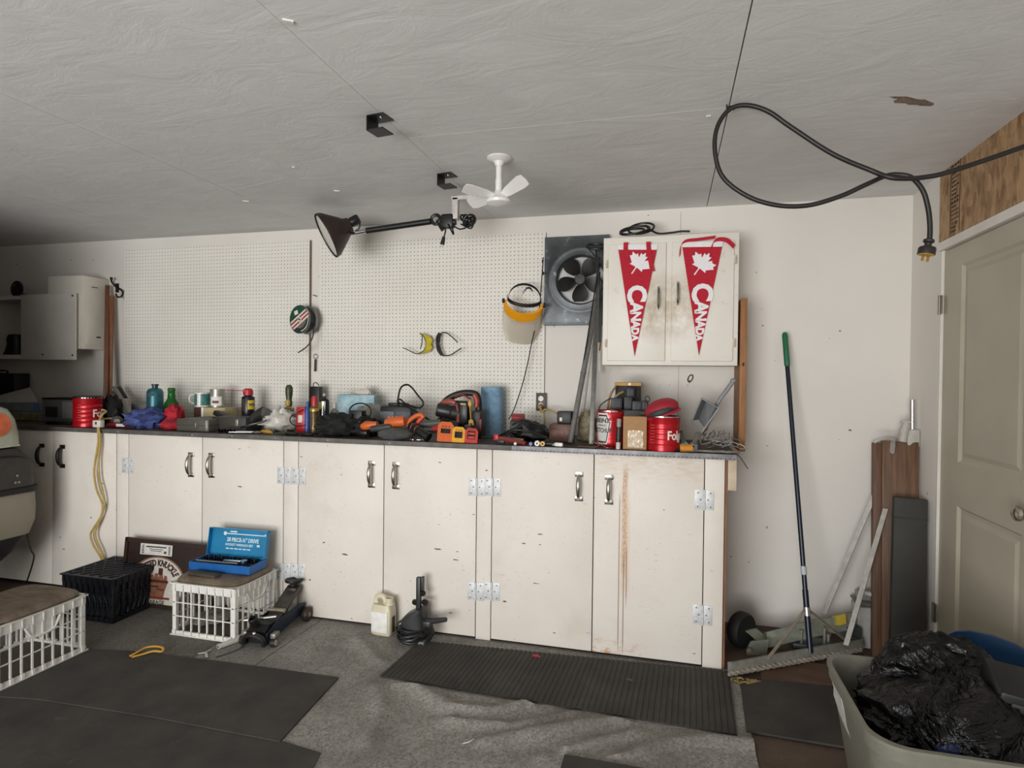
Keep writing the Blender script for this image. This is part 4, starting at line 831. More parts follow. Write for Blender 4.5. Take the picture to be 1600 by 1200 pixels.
def ext_down():
    Yc = YC-.03; o = at(154, 662, Y=Yc); th = thing('extension_cable', 'yellow cord with white outlet end hanging down the cabinet by the black crate', 'cord', o)
    f = lambda P: [p-o for p in curve_px(P, Yc, 6)]
    MB().box((0, .0, .0), (.062, .036, .046), r=.006).build('outlet_end', mat('#d5cfc4', .45), th)
    b = MB(); b.box((0, -.0185, .004), (.012, .002, .016)); b.build('socket', BLK(), th)
    MB().tube(f([(153, 668), (153.5, 690), (149, 720), (147, 740), (151, 765), (160, 788), (158, 806), (147, 824), (141.5, 836), (146, 852), (157, 870), (160, 880)]), .0062, 8).build('cord', YEL(), th)
    MB().tube(f([(154.5, 668), (156.5, 690), (154, 715), (155, 745), (161, 770), (163, 788), (158, 808), (149.5, 828), (150, 842), (157, 858), (161, 872), (160, 884)]), .0062, 8).build('cord', YEL(), th)
    MB().tube(f([(155, 657, Yc+.05), (160, 648, Yc+.06), (166, 643, Yc+.09), (160, 640, Yc+.12)]), .006, 8).build('cord', YEL(), th)
    MB().tube(f([(156, 656.5, Yc+.04), (168, 654, Yc+.12), (185, 654, Yc+.16)]), .006, 8).build('cord', YEL(), th)
ext_down()
o = ctr(166, 200, 3.17); th = thing('red_pliers', 'red-handled pliers with a pale label lying at the worktop edge near the yellow cord', 'pliers', o, .15)
MB().tube(cr([(-.07, 0, .018), (-.02, .01, .022), (.05, .0, .02), (.085, -.01, .03)], 5), .014, 8, flat=.8).build('handle', mat('#8e1d26', .4), th); MB().tube(cr([(-.06, .03, .014), (0, .03, .016), (.07, .02, .02)], 5), .012, 8).build('handle', mat('#a3222c', .4), th); MB().box((.035, -.014, .02), (.06, .004, .018), r=.001).build('label', mat('#c9c3ba', .6), th); MB().box((.10, .005, .03), (.05, .02, .02), r=.006).build('jaw', STEEL(), th)
for i, (t0, b0, c, lab) in enumerate((((178, 604, 3.6), (214, 645, 3.36), '#8a8782', 'uppermost grey metal slat slanting down behind the blue rag'), ((177, 611, 3.56), (207, 648, 3.32), '#5f5d5a', 'middle darker slat slanting down behind the blue rag'), ((186, 605, 3.62), (196, 622, 3.58), '#151515', 'short black bar stub poking up behind the slanting grey slats'))):
    a = at(*t0[:2], Y=t0[2]); d = at(*b0[:2], Y=b0[2]); d.z = max(d.z, ZC+.012); d = Vector((d.x, d.y, ZC+.012)) if i < 2 else d; ln = (a-d).length
    ob = MB().box((0, 0, ln/2), (.03, .008, ln), r=.001).build('metal_rail' if i < 2 else 'black_bar', mat(c, .5, .3), loc=d); ob.rotation_euler = (a-d).to_track_quat('Z', 'Y').to_euler(); tag(ob, lab, 'slat' if i < 2 else 'bar')
boxy('grey_tray', 'low grey metal tray behind the blue rag and teal cylinder', 'tray', 205, 236, 631, 3.55, .10, mat('#7b7974', .5, .2), r=.003)
lumpy('blue_rag', 'crumpled blue rag heaped at the foot of the teal gas cylinder', 'rag', 203, 262, 638, 3.26, .2, mat('#465590', .85, var=.6, scale=22), 5, .6, 5, .5)
def lathed(name, label, cat, px0, px1, py, Y, prof, m, parts=(), z=ZC+.0005, extra=None):
    """prof: (radius share, height share)"""
    o = ctr(px0, px1, Y, z); r = dia(px0, px1, Y)/2; h = hgt((px0+px1)/2, py, Y, z); th = thing(name, label, cat, o, facing(o))
    MB().lathe([(a*r, c*h) for a, c in prof], seg=24).build('body', m, th)
    for nm, pr, mm in parts: MB().lathe([(a*r, c*h) for a, c in pr], seg=24).build(nm, mm, th)
    return th, r, h
th, r, h = lathed('gas_cylinder', 'teal gas cylinder standing behind the blue rag', 'cylinder', 230.5, 254, 600, 3.44, [(.85, 0), (.98, .03), (1, .06), (1, .78), (.93, .84), (.75, .88), (.55, .90), (0, .9)], mat('#2d6470', .3, .3, var=.2), [('valve', [(.34, .88), (.36, .96), (.42, .965), (.42, 1), (0, 1)], mat('#3a4a50', .4, .5))])
b = MB(); b.box((-r*.5, -r*.86, h*.75), (r*.75, .004, h*.06), rot=(0, 0, R(-28))); b.build('dark_label', mat('#16282e', .5), th)
MB().lathe([(r*1.005, h*.1), (r*1.005, h*.42)], seg=24, cap=False).build('label_band', mat('#39747c', .4, var=.35, scale=30), th)
lathed('green_bottle', 'green glass bottle neck rising from the red rag', 'bottle', 256, 280, 606, 3.43, [(.9, 0), (1, .03), (1, .45), (.85, .58), (.48, .72), (.40, .9), (.46, .92), (.46, .97), (.38, 1), (0, 1)], mat('#2f7a35', .12, Transmission_Weight=.55, IOR=1.3))
lumpy('red_rag', 'crumpled bright red rag wrapped round the green bottle', 'rag', 257, 287, 632, 3.33, .12, mat('#b01f2e', .85, var=.35, scale=22), 8, .45, 3.4, .3)
lumpy('red_rag', 'flat tail of red cloth lying before the green bottle at the worktop edge', 'rag', 254, 290, 655, 3.2, .10, mat('#a51c2c', .85, var=.35, scale=22), 9, .3, 3.4, .3)
# -- olive cases, tins
th, w_, h = boxy('metal_case', 'flat olive-grey metal case with a bright latch edge, in front of the tins', 'case', 276, 326, 655, 3.15, .26, mat('#5a5850', .45, .25, var=.1), rz=0)
MB().box((0, .13, h*.5), (w_+.004, .264, .004)).build('seam', mat('#3a3832', .6), th); MB().box((w_/2-.02, -.002, h*.5), (.025, .004, h*.9), r=.001).build('latch', mat('#a9a79e', .3, .8), th); MB().box((w_/2-.10, -.002, h*.5), (.02, .004, h*.5), r=.001).build('latch', mat('#8d8b83', .3, .8), th)
th, w_, h = boxy('tool_case', 'dark olive flat tool case with two pale latches beside the olive-grey case', 'case', 331, 384, 652, 3.24, .16, mat('#3b3a34', .5, .15)); 
for q in (-.35, .25): MB().box((w_*q, -.003, h*.62), (.022, .006, h*.5), r=.002).build('latch', mat('#a09d92', .35, .6), th)
for i, (px, lab) in enumerate(((343, 'dark steel socket lying left of its twin before the dark olive case'), (352, 'dark steel socket in the middle before the dark olive case'), (361, 'dark steel socket nearest the chrome scissors'))):
    o = ctr(px-4, px+4, 3.13); tag(MB().lathe([(.014, 0), (.014, .024), (.009, .024), (.009, .010), (0, .010)], (0, 0, .014), (0, -1, 0), 16).build('socket', mat('#3b3a39', .25, 1.0), loc=(o.x, 3.155, ZC+.0005)), lab, 'socket', 'sockets before the dark case')
o = ctr(374, 402, 3.15); th = thing('scissors', 'chrome scissors lying open on the worktop beside the sockets', 'scissors', o, .25)
b = MB(); b.tube([(.05+.022*math.cos(q), .016*math.sin(q), .007) for q in [2*math.pi*i/16 for i in range(16)]], .0045, 6, closed=True); b.tube([(.035+.022*math.cos(q), .045+.016*math.sin(q), .007) for q in [2*math.pi*i/16 for i in range(16)]], .0045, 6, closed=True); b.build('loop', CHROME(), th)
b = MB(); b.box((-.045, .01, .008), (.15, .012, .004), rot=(0, 0, .05)); b.box((-.045, .028, .012), (.15, .012, .004), rot=(0, 0, -.12)); b.build('blade', STEEL(), th)
Ys = 3.50; zb_ = at(325, 637, Y=Ys).z
th, w_, h = boxy('beige_box', 'small beige box under the teal mug and grey tin', 'box', 304, 351, 637, Ys-.04, .12, mat('#b9ab82', .6, var=.15)); MB().box((-w_*.36, -.002, h/2), (w_*.28, .004, h)).build('dark_end', mat('#4a2a22', .5), th); MB().box((-w_*.22, -.0035, h/2), (w_*.08, .003, h)).build('white_stripe', mat('#e5e2da', .5), th)
z2 = ZC+h+.001
th, r, h2 = lathed('teal_mug', 'white mug with teal print standing on the beige box', 'mug', 305, 328, 613, Ys+.02, [(.96, 0), (1, .03), (1, 1), (.93, 1), (.93, .1), (0, .1)], mat('#d5d3cc', .3), z=z2)
MB().lathe([(r*1.005, h2*.12), (r*1.005, h2*.9)], seg=24, cap=False).build('teal_print', mat('#3f7d74', .4, var=.4, scale=30), th)
b = MB(); b.lathe([(r*1.008, h2*.05), (r*1.008, h2*.95)], seg=6, cap=False); MB().strip([(r*1.012*math.sin(a), -r*1.012*math.cos(a), h2*.5) for a in [R(-40+25*i/5) for i in range(6)]], (0, 0, h2*.9), .001).build('white_gap', mat('#e4e2dc', .35), th)
MB().tube(cr([(-r*.95, 0, h2*.85), (-r*1.5, 0, h2*.75), (-r*1.5, 0, h2*.35), (-r*.95, 0, h2*.2)], 5), .006, 8).build('handle', mat('#d5d3cc', .3), th)
th, r, h2 = lathed('grey_tin', 'grey tin with white paper label standing right of the teal mug', 'tin', 329, 350, 608, Ys+.03, [(1, 0), (1, .93), (1.03, .94), (1.03, 1), (.9, 1), (.9, .97), (0, .97)], mat('#a4a199', .35, .5, var=.2), z=z2)
MB().strip([(r*1.01*math.sin(a), -r*1.01*math.cos(a), h2*.35) for a in [R(-55+90*i/8) for i in range(9)]], (0, 0, h2*.5), .001).build('label', mat('#e3e0d9', .6), th)
b = MB(); b.text('MINI', h2*.22, Matrix.Translation((0, 0, h2*.35)), bend=wrap(r+.001, -.15), bold=.0008)
MB().strip([(r*1.02*math.sin(a), -r*1.02*math.cos(a), h2*.30) for a in [R(-40+50*i/6) for i in range(7)]], (0, 0, h2*.14), .001).build('red_print', mat('#6e4640', .6, var=.5, scale=80), th)
o = ctr(336, 362, 3.42); th = thing('sanding_block', 'black wedge-shaped sanding block leaning on the beige box', 'sanding block', (o.x+.03, 3.40, ZC+.0005), .1); MB().box((0, 0, .075), (.15, .05, .03), r=.004, rot=(0, R(24), 0)).build('block', BLK(), th); MB().box((.03, .0, .028), (.10, .06, .055), r=.006).build('foot', mat('#2b2926', .6), th)
o = ctr(354, 380, 3.36); tag(MB().box((0, 0, .045), (.10, .05, .07), r=.008, rot=(0, R(-22), 0)).build('scouring_pad', mat('#6f6a5e', .8, var=.5, scale=14), loc=(o.x, 3.36, ZC+.004)), 'striped grey-tan abrasive pad leaning in front of the black spray can', 'pad')
th, r, h = lathed('spray_can', 'dark lubricant spray can with yellow badge, red cap and straw pointing left', 'spray can', 378, 397.5, 617, 3.52, [(.96, 0), (1, .015), (1, .90), (.9, .95), (.6, .97), (.58, 1), (0, 1)], mat('#26262e', .3, .3), [('base_rim', [(1.01, 0), (1.01, .03)], CHROME()), ('red_cap', [(.62, .985), (.78, 1.0), (.74, 1.15), (.5, 1.2), (0, 1.2)], mat('#b5222f', .4))])
MB().box((-r*.35, -r*.3, h*1.12), (r*1.0, r*.6, h*.09), r=.005).build('nozzle', mat('#b5222f', .4), th); MB().cyl((-r*.7, -r*.3, h*1.13), (-r*3.1, -r*.4, h*1.155), .0022).build('straw', mat('#b5323c', .4), th)
b = MB(); b.strip([(r*1.008*math.sin(a), -r*1.008*math.cos(a), h*.70) for a in [R(-5+75*i/8) for i in range(9)]], (0, 0, h*.28), .001); b.build('yellow_badge', mat('#d9b92a', .4), th)
b = MB(); b.text('WD', h*.12, Matrix.Translation((0, 0, h*.70)), bend=wrap(r+.0012, .62), bold=.001); b.build('lettering', mat('#23306b', .5), th, smooth=0)
MB().strip([(r*1.008*math.sin(a), -r*1.008*math.cos(a), h*.45) for a in [R(-62+22*i/5) for i in range(6)]], (0, 0, h*.85), .001).build('silver_stripe', CHROME(), th)
o = ctr(384, 428, 3.33); th = thing('rubber_hose', 'thick dark rubber hose piece rolled at its grey end, right of the black spray can', 'hose', (o.x, 3.3, ZC+.0005))
P = lambda x, y, Y=3.3: at(x, y, Y=Y)-Vector((o.x, 3.3, ZC+.0005))
MB().tube(cr([P(380, 664), P(392, 657), P(402, 648), P(413, 643)], 5), [.016+.0012*i for i in range(16)], 10).build('hose', mat('#2c2b29', .6), th); MB().lathe([(.012, -.03), (.03, -.03), (.033, 0), (.03, .03), (.012, .03)], P(415, 645), (1, -.4, -.3), 18).build('grey_roll', mat('#56544f', .6), th); MB().tube(cr([P(376, 668, 3.2), P(392, 664, 3.2), P(408, 660, 3.22), P(417, 656, 3.24)], 4), .006, 8).build('chrome_rod', CHROME(), th)
# -- plastic tray, screwdriver, sprays
lumpy('plastic_bag', 'crumpled clear-white plastic bag under the upright green screwdriver handle', 'bag', 414, 464, 640, 3.36, .16, mat('#cdc9c0', .3, var=.2, scale=18), 2, .4, 4.5, .45)
tag(MB().tube([(-.05, .0, .010), (-.02, .002, .012), (.02, 0, .012), (.05, -.004, .010)], [.009, .012, .012, .008], 8).build('yellow_knife', mat('#b8923c', .5), loc=ctr(403, 432, 3.19), rz=-.3), 'yellow-handled knife lying before the white plastic bag', 'knife')
tag(MB().tube([(-.06, .0, .008), (0, .0, .012), (.06, 0, .009)], [.006, .011, .007], 8).build('green_cord_bundle', mat('#3b3f2c', .8, var=.4), loc=ctr(428, 462, 3.17), rz=.2), 'dark olive bundle lying below the white plastic bag', 'bundle')
o = ctr(446, 457, 3.50); th = thing('screwdriver', 'green and black handled scraper standing upright behind the white plastic bag', 'scraper', o); s = mpp(o)
h = hgt(451, 601, 3.5); MB().lathe([(.0, h*.50), (.018, h*.50), (.022, h*.58), (.018, h*.66), (.023, h*.8), (.024, h*.92), (.015, h*.99), (0, h)], seg=14).build('handle', mat('#3c4526', .4, var=.5, scale=18), th); MB().lathe([(.016, h*.52), (.018, h*.62), (.012, h*.66)], (0, -.012, 0), seg=10).build('gold_band', mat('#b0984c', .4), th); MB().box((0, 0, h*.44), (.072, .012, h*.10), r=.003).build('bolster', mat('#9c8146', .4, .3), th); MB().box((0, 0, h*.2), (.07, .003, h*.4)).build('blade', STEEL(), th)
th, w_, h = boxy('red_tin', 'small red tin with white square label in the spray can cluster', 'tin', 462.5, 476, 636, 3.28, .03, mat('#b8262b', .35), r=.006); MB().box((0, -.001, h*.55), (w_*.5, .002, h*.28)).build('label', mat('#ded9d2', .5), th)
th, r, h = lathed('blue_tube', 'slim blue tube standing between the red tin and the gold spray can', 'tube', 476, 484.5, 627, 3.30, [(1, 0), (1, .74), (.7, .8), (.5, .82), (.5, .98), (0, 1)], mat('#3557a0', .35, var=.25, scale=60))
th, r, h = lathed('gold_can', 'gold-topped spray can with red cap beside the blue tube', 'spray can', 484.5, 498, 619, 3.30, [(1, 0), (1, .58), (1.05, .60), (1.0, .68), (.7, .74), (0, .74)], mat('#7d6b4a', .3, .5, var=.6, scale=50), [('gold_shoulder', [(1.06, .6), (1.05, .66), (.75, .73), (0, .735)], mat('#c9a548', .3, .6)), ('red_cap', [(.72, .72), (.74, .92), (.55, 1), (0, 1)], mat('#b22a30', .4))])
th, r, h = lathed('silver_can', 'silver and yellow aerosol can behind the gold spray can', 'spray can', 499, 514, 619, 3.44, [(1, 0), (1, .86), (.8, .92), (.35, .94), (.35, 1), (0, 1)], mat('#2f2d2c', .35, .4), [('cap_nozzle', [(.3, .99), (.34, 1.07), (0, 1.09)], mat('#c9c6be', .4))])
MB().strip([(r*1.01*math.sin(a), -r*1.01*math.cos(a), h*.5) for a in [R(-30+45*i/6) for i in range(7)]], (0, 0, h*.72), .001).build('silver_stripe', CHROME(), th); MB().strip([(r*1.012*math.sin(a), -r*1.012*math.cos(a), h*.74) for a in [R(-85+50*i/6) for i in range(7)]], (0, 0, h*.2), .001).build('yellow_stripe', mat('#c2ae3a', .4), th)
lathed('small_bottle', 'little clear-capped bottle standing left of the blue tissue box', 'bottle', 516, 529, 629, 3.48, [(1, 0), (1, .62), (.6, .74), (.42, .78), (.42, .98), (0, 1)], mat('#8d8a84', .25, .4), [('cap', [(.5, .8), (.5, .98), (0, 1)], mat('#c5c2ba', .3))])
Yq = 3.62; o = at(494, 614, Y=Yq); th = thing('black_adapter', 'black adapter with thin cord standing on the wall ledge behind the spray cans', 'adapter', (o.x, Yq, ZC+.0005)); z0 = hgt(494, 627, Yq); z1 = hgt(494, 604, Yq)
MB().box((0, 0, z1/2), (.078, .05, z1), r=.006, taper=.97).build('body', BLK(), th); MB().tube(cr([(-.02, 0, z1-.002), (-.02, 0, z1+.02), (.0, 0, z1+.026), (.02, 0, z1+.008)], 4), .003, 6).build('hanger', BLK(), th)
tag(MB().tube(curve_px([(486, 622, 3.58), (480, 632, 3.45), (472, 641, 3.26), (458, 648, 3.22), (453, 655, 3.2), (456, 662, 3.19), (466, 666, 3.16), (478, 664, 3.16)], 3.4), .0035, 6).build('thin_cable', BLK()), 'thin black cord curling round the red tin and blue tube', 'cord')
for px, lab in ((458, 'flat black tool holder lying left at the worktop edge below the red tin'), (482, 'flat black tool holder lying right at the worktop edge below the gold spray can')):
    o = ctr(px-12, px+12, 3.17); th = thing('tool_holder', lab, 'tool', o, .12); b = MB(); b.tube([(.04*math.cos(a), .022*math.sin(a), .01) for a in [2*math.pi*i/16 for i in range(16)]], .008, 8, closed=True); b.build('ring', mat('#161413', .5), th); MB().box((0, .0, .006), (.1, .02, .010), r=.003).build('bar', mat('#22201d', .5), th)
# -- black bag, tissue box, chargers
lumpy('black_bag', 'black crumpled cloth bag spread in front of the blue tissue box', 'bag', 497, 566, 646, 3.25, .2, mat('#1b1b1b', .85, var=.4, scale=26), 12, .55, 4, .45)
lumpy('black_bag', 'smaller black fabric pouch at the right of the crumpled cloth bag', 'pouch', 545, 596, 650, 3.3, .16, mat('#151515', .8, var=.4, scale=26), 15, .5, 4, .4)
t = NT('tissue_print'); f = t.noise(11, 3, .6); c = t.mix(t.ramp(f, .42, .62), lin('#7fa3ad'), lin('#a9c3c9')); TIS = t.out(c, .6)
th, w_, h = boxy('tissue_box', 'light blue tissue box with a tissue sticking out, against the pegboard', 'tissue box', 527, 585, 617, 3.52, .115, TIS, rz=.22)
b = blob(None, (.05, .018, .022), 4, .4, 4, 20, 8); b.build('tissue', mat('#cfc5bb', .8), th, loc=(.03, .06, h-.006))
o = ctr(546, 569, 3.26); th = thing('black_adapter', 'small black box with cable looped above it before the tissue box', 'adapter', (o.x, 3.27, ZC+.05)); P = lambda x, y, Y=3.27: at(x, y, Y=Y)-Vector((o.x, 3.27, ZC+.05))
h = hgt(557, 641, 3.27, ZC+.05); MB().box((0, 0, h/2), (.085, .06, h), r=.005).build('body', BLK(), th); MB().tube([P(563+17*math.cos(a), 643-13*math.sin(a), 3.24) for a in [2*math.pi*i/24 for i in range(24)]], .0045, 6, closed=True).build('cable', BLK(), th)
lumpy('clear_bag', 'transparent grey plastic bag between the tissue box and the black charger', 'bag', 560, 606, 630, 3.55, .1, mat('#a9a6a0', .2, var=.3, scale=18, Transmission_Weight=.3), 21, .25, 3, .2)
o = ctr(592, 645, 3.4); th = thing('dual_charger', 'black dual battery charger with two grey label panels under a looped cable', 'charger', (o.x, 3.4, ZC+.0005), .08); h = hgt(618, 634, 3.4); w_ = wid(592, 645, 3.4)
MB().box((0, .05, h/2), (w_, .12, h), r=.014, taper=.9).build('body', mat('#1d1e20', .4), th); 
for q in (-.24, .22): MB().box((w_*q, -.0065, h*.55), (w_*.40, .006, h*.5), r=.002, rot=(R(-3), 0, 0)).build('label_panel', mat('#62666b', .5, var=.35, scale=60), th)
MB().box((0, .05, h+.006), (w_*.5, .07, .02), r=.006).build('top_ridge', BLK(), th)
P = lambda x, y, Y=3.4: at(x, y, Y=Y)-Vector((o.x, 3.4, ZC+.0005))
MB().tube(cr([P(621, 634), P(622, 622), P(626, 606), P(635, 601), (P(643, 606)), P(652, 618), P(660, 629), P(656, 637), P(645, 635.5), P(632, 630), P(625, 624), P(622, 628), P(640, 638, 3.36), P(655, 648, 3.33), P(672, 658, 3.3), P(688, 652, 3.35), P(700, 648, 3.4)], 6), .0058, 8).build('cable', BLK(), th)
# -- orange cordless tools
ORG = mat('#d0632a', .45, var=.12); DGR = mat('#3a3c3b', .5, var=.2)
o = ctr(561, 640, 3.17); th = thing('angle_grinder', 'orange and dark grey cordless grinder lying along the worktop edge', 'grinder', (o.x, 3.17, ZC+.0005)); P = lambda x, y, Y=3.17: at(x, y, Y=Y)-Vector((o.x, 3.17, ZC+.0005))
MB().tube([P(566, 667), P(572, 665), P(580, 664.5), P(590, 663)], [.022, .034, .03, .02], 12, flat=.8).build('head', ORG, th); MB().box(P(570, 676), (.05, .05, .022), r=.006).build('head_foot', BLK(), th)
MB().tube([P(580, 670, 3.15), P(594, 669, 3.15), P(606, 667, 3.15), P(612, 666, 3.15)], [.018, .022, .02, .016], 12).build('grip', DGR, th); MB().tube([P(603, 661), P(612, 660), P(626, 659), P(633, 658)], [.022, .030, .031, .026], 12).build('motor_housing', ORG, th)
b = MB(); 
for q in range(4): b.box(P(608+6*q, 652), (.010, .01, .012), r=.002)
b.build('battery_clip', ORG, th)
lumpy('sanding_pad', 'grey felt pad lying at the worktop edge below the orange grinder', 'pad', 592, 648, 668, 3.13, .07, mat('#4a4a48', .9, var=.25), 30, .15, 2, .1)
o = ctr(636, 690, 3.17); th = thing('cordless_drill', 'orange cordless drill with black ribbed grip pointing to the worktop edge', 'drill', (o.x, 3.2, ZC+.0005)); P = lambda x, y, Y=3.2: at(x, y, Y=Y)-Vector((o.x, 3.2, ZC+.0005))
MB().tube(cr([P(637, 666), P(640, 658), P(648, 651), P(657, 648), P(662, 653)], 4), .013, 10).build('guard', ORG, th); MB().tube([P(652, 662), P(656, 656), P(661, 652)], [.012, .014, .01], 10).build('red_trigger', mat('#c23f33', .4), th)
b = MB(); pts = cr([P(641, 664, 3.17), P(650, 670, 3.15), P(660, 677, 3.13), P(670, 684, 3.12)], 5); b.tube(pts, [.02+.001*i/2 for i in range(len(pts))], 12); b.build('grip', BLK(), th)
b = MB()
for q in range(4): p = pts[3+3*q]; b.lathe([(.0225, -.003), (.0245, 0), (.0225, .003)], p, pts[4]-pts[3], 14, cap=False)
b.build('grip_rib', mat('#8a5140', .5), th)
MB().tube([P(655, 663, 3.22), P(672, 662, 3.22), P(690, 660, 3.22)], [.02, .022, .02], 12).build('barrel', mat('#4a4d47', .5), th); MB().tube([P(676, 671, 3.2), P(688, 668, 3.2)], [.018, .024], 10).build('red_collar', mat('#8e2f2c', .4), th)
for i, (px, py, lab) in enumerate(((644, 686, 'shiny small screw nearest the grey felt pad'), (655, 687, 'shiny small screw in the middle of three at the worktop edge'), (662, 685, 'shiny small screw nearest the orange battery holder'))):
    o = ctr(px-3, px+3, 3.105+.008*i); tag(MB().lathe([(.0, -.014), (.004, -.012), (.004, .008), (.009, .010), (.007, .014), (0, .015)], (0, 0, .008), (1, .3*i-.2, 0), 10).build('screw', CHROME(), loc=o), lab, 'screw', 'loose screws on the worktop edge')
def holder(label, px0, px1, py, col, win, Y=3.115):
    o = ctr(px0, px1, Y); w_ = dia(px0, px1, Y); h = hgt((px0+px1)/2, py, Y); th = thing('battery_holder', label, 'battery holder', o, facing(o), 'battery holders at the worktop edge', rot=(R(-14), R(4), facing(o)))
    b = MB(); f = [(-.5, .02), (-.42, 0), (.42, 0), (.5, .04), (.5, .8), (.3, 1), (-.3, 1), (-.5, .82)]; V = Matrix(((1, 0, 0, 0), (0, 0, -1, 0), (0, 1, 0, 0), (0, 0, 0, 1)))
    q = [(x*w_, z*h) for x, z in f]; x0, x1, z0, z1 = -.3*w_, .3*w_, win[0]*h, win[1]*h
    # plate with a rectangular window: four bars and sloped shoulders
    b.prism([q[0], q[1], q[2], q[3], (q[3][0], z0), (q[0][0], z0)], .026, T=V); b.prism([(-.5*w_, z1), (.5*w_, z1), q[4], q[5], q[6], q[7]], .026, T=V); b.box((-.4*w_, -.013, (z0+z1)/2), (.2*w_, .026, z1-z0)); b.box((.4*w_, -.013, (z0+z1)/2), (.2*w_, .026, z1-z0)); b.build('frame', mat(col, .45), th)
    MB().box((0, -.006, (z0+z1)/2), (x1-x0, .012, z1-z0)).build('recess', mat('#17130f', .7), th)
    b = MB()
    for k in range(3): b.box(((k-1)*w_*.2, -.0265, h*(z1/h+.09)), (w_*.08, .003, h*.06))
    b.build('contact', mat('#5a2a18', .5), th); return th
holder('orange battery holder with dark window, leaning at the worktop edge', 683, 708, 660, '#d26127', (.42, .66))
holder('yellow battery holder leaning between the orange and the red one', 706, 726, 668, '#e0a528', (.28, .70), 3.11)
t_ = holder('red battery holder with red bars, leaning right of the yellow one', 726, 746, 670, '#b8342a', (.25, .8), 3.105); MB().box((.0, -.014, .03), (.035, .01, .012)).build('red_bar', mat('#c2453f', .4), t_); MB().box((.0, -.014, .052), (.035, .01, .012)).build('red_bar', mat('#c2453f', .4), t_)
# black-red saw with a yellow wrench hung on it
o = ctr(684, 757, 3.42); sw = thing('cordless_saw', 'black and dark red cordless saw standing beside the blue paper roll', 'saw', (o.x, 3.42, ZC+.0005)); P = lambda x, y, Y=3.42: at(x, y, Y=Y)-Vector((o.x, 3.42, ZC+.0005))
DRD = mat('#7c2f26', .45, var=.2)
MB().lathe([(.0, -.03), (.036, -.03), (.042, -.02), (.042, .05), (.05, .06), (.05, .12), (0, .12)], P(690, 641, 3.36), (.9, .3, -.2), 20).build('motor', mat('#231f20', .4), sw)
MB().box(P(707, 648), (.13, .12, .17), r=.02).build('gearbox', mat('#232120', .5), sw)
MB().tube(cr([P(690, 634), P(698, 625), P(710, 618), P(725, 614), P(741, 615), P(747, 622), P(748, 640), P(747, 656)], 5), .02, 10).build('top_handle', mat('#231d1c', .45), sw)
MB().tube(cr([P(692, 630, 3.38), P(702, 627, 3.37), P(712, 630, 3.37)], 4), .017, 10).build('red_shoulder', mat('#9a4a40', .4), sw); MB().tube(cr([P(711, 620, 3.39), P(722, 617, 3.39), P(735, 623, 3.39)], 4), .006, 8).build('red_trim', DRD, sw)
MB().tube(cr([P(741, 617, 3.385), P(745, 626, 3.385), P(744, 636, 3.385)], 4), .015, 10).build('red_trim', mat('#a5402c', .4), sw); MB().tube(cr([P(714, 632, 3.36), P(716, 648, 3.355), P(716, 660, 3.35)], 4), [.010+.0006*i for i in range(9)], 10).build('red_trim', DRD, sw)
MB().box(P(726, 645, 3.38), (.06, .07, .14), r=.016).build('grip', mat('#191b1b', .4), sw); MB().tube([P(719.5, 631, 3.34), P(728, 632, 3.34)], .005, 8).build('yellow_band', mat('#cdb98a', .4), sw)
MB().box((0.0, .03, .03), (.24, .14, .06), r=.008).build('shoe', mat('#1c1917', .45), sw); MB().box(P(748, 662), (.06, .12, .16), r=.014).build('battery', mat('#2b2220', .5), sw); MB().box(P(750, 664, 3.355), (.02, .008, .07), r=.003).build('red_trim', DRD, sw)
o = at(735, 645, Y=3.325); wr_ = thing('yellow_wrench', 'yellow wrench hanging upright in front of the black and red saw', 'wrench', o, rot=(0, R(-5), 0)); s = mpp(o)
MB().tube([(0, 0, 12*s), (0, 0, 0), (0, 0, -12*s)], [.006, .0055, .006], 8, flat=.6).build('shank', mat('#c9a038', .4), wr_); b = MB().ell((0, 0, 14*s), (.012, .006, .02)); b.build('ring_end', mat('#c9a038', .4), wr_)
b = MB(); b.prism([(-.016, -.016), (-.008, -.018), (-.006, -.004), (.006, -.004), (.008, -.018), (.016, -.016), (.013, .012), (0, .02), (-.013, .012)], .008, T=TR((0, .004, -15*s), (R(90), 0, 0))); b.build('jaw', mat('#c9a038', .4), wr_)
# blue paper towel roll
t = NT('blue_paper'); f = t.noise(40, 4, .7); c = t.mix(t.ramp(f, .35, .7), lin('#6f93ae'), lin('#8cadc4')); t.bump(f, .4, .003); BP = t.out(c, .9)
o = ctr(753, 787.5, 3.62); r = dia(753, 787, 3.62)/2; h = hgt(770, 605, 3.62); pt_ = thing('paper_roll', 'blue paper towel roll standing in front of the pegboard', 'paper roll', o, 0, rot=(0, R(-1.5), 0))
b = MB(); n = 48; rr_ = random.Random(2); rs = []
for z in (0, h*.1, h*.3, h*.5, h*.7, h*.9, h*.985): rs.append([(r*(1+.015*rr_.uniform(-1, 1))*math.cos(2*math.pi*i/n), r*math.sin(2*math.pi*i/n), z) for i in range(n)])
rs.append([(r*.95*math.cos(2*math.pi*i/n), r*.95*math.sin(2*math.pi*i/n), h*(1+.012*rr_.uniform(-.3, 1))) for i in range(n)]); rs.append([(.024*math.cos(2*math.pi*i/n), .024*math.sin(2*math.pi*i/n), h*.99) for i in range(n)]); rs.append([(.024*math.cos(2*math.pi*i/n), .024*math.sin(2*math.pi*i/n), h*.5) for i in range(n)])
b.rings(rs); b.build('roll', BP, pt_, smooth=60); MB().strip([(r*1.012*math.sin(a), -r*1.012*math.cos(a), h*.5) for a in [R(20+40*i/6) for i in range(7)]], (0, 0, h*.97), .002).build('loose_sheet', BP, pt_)
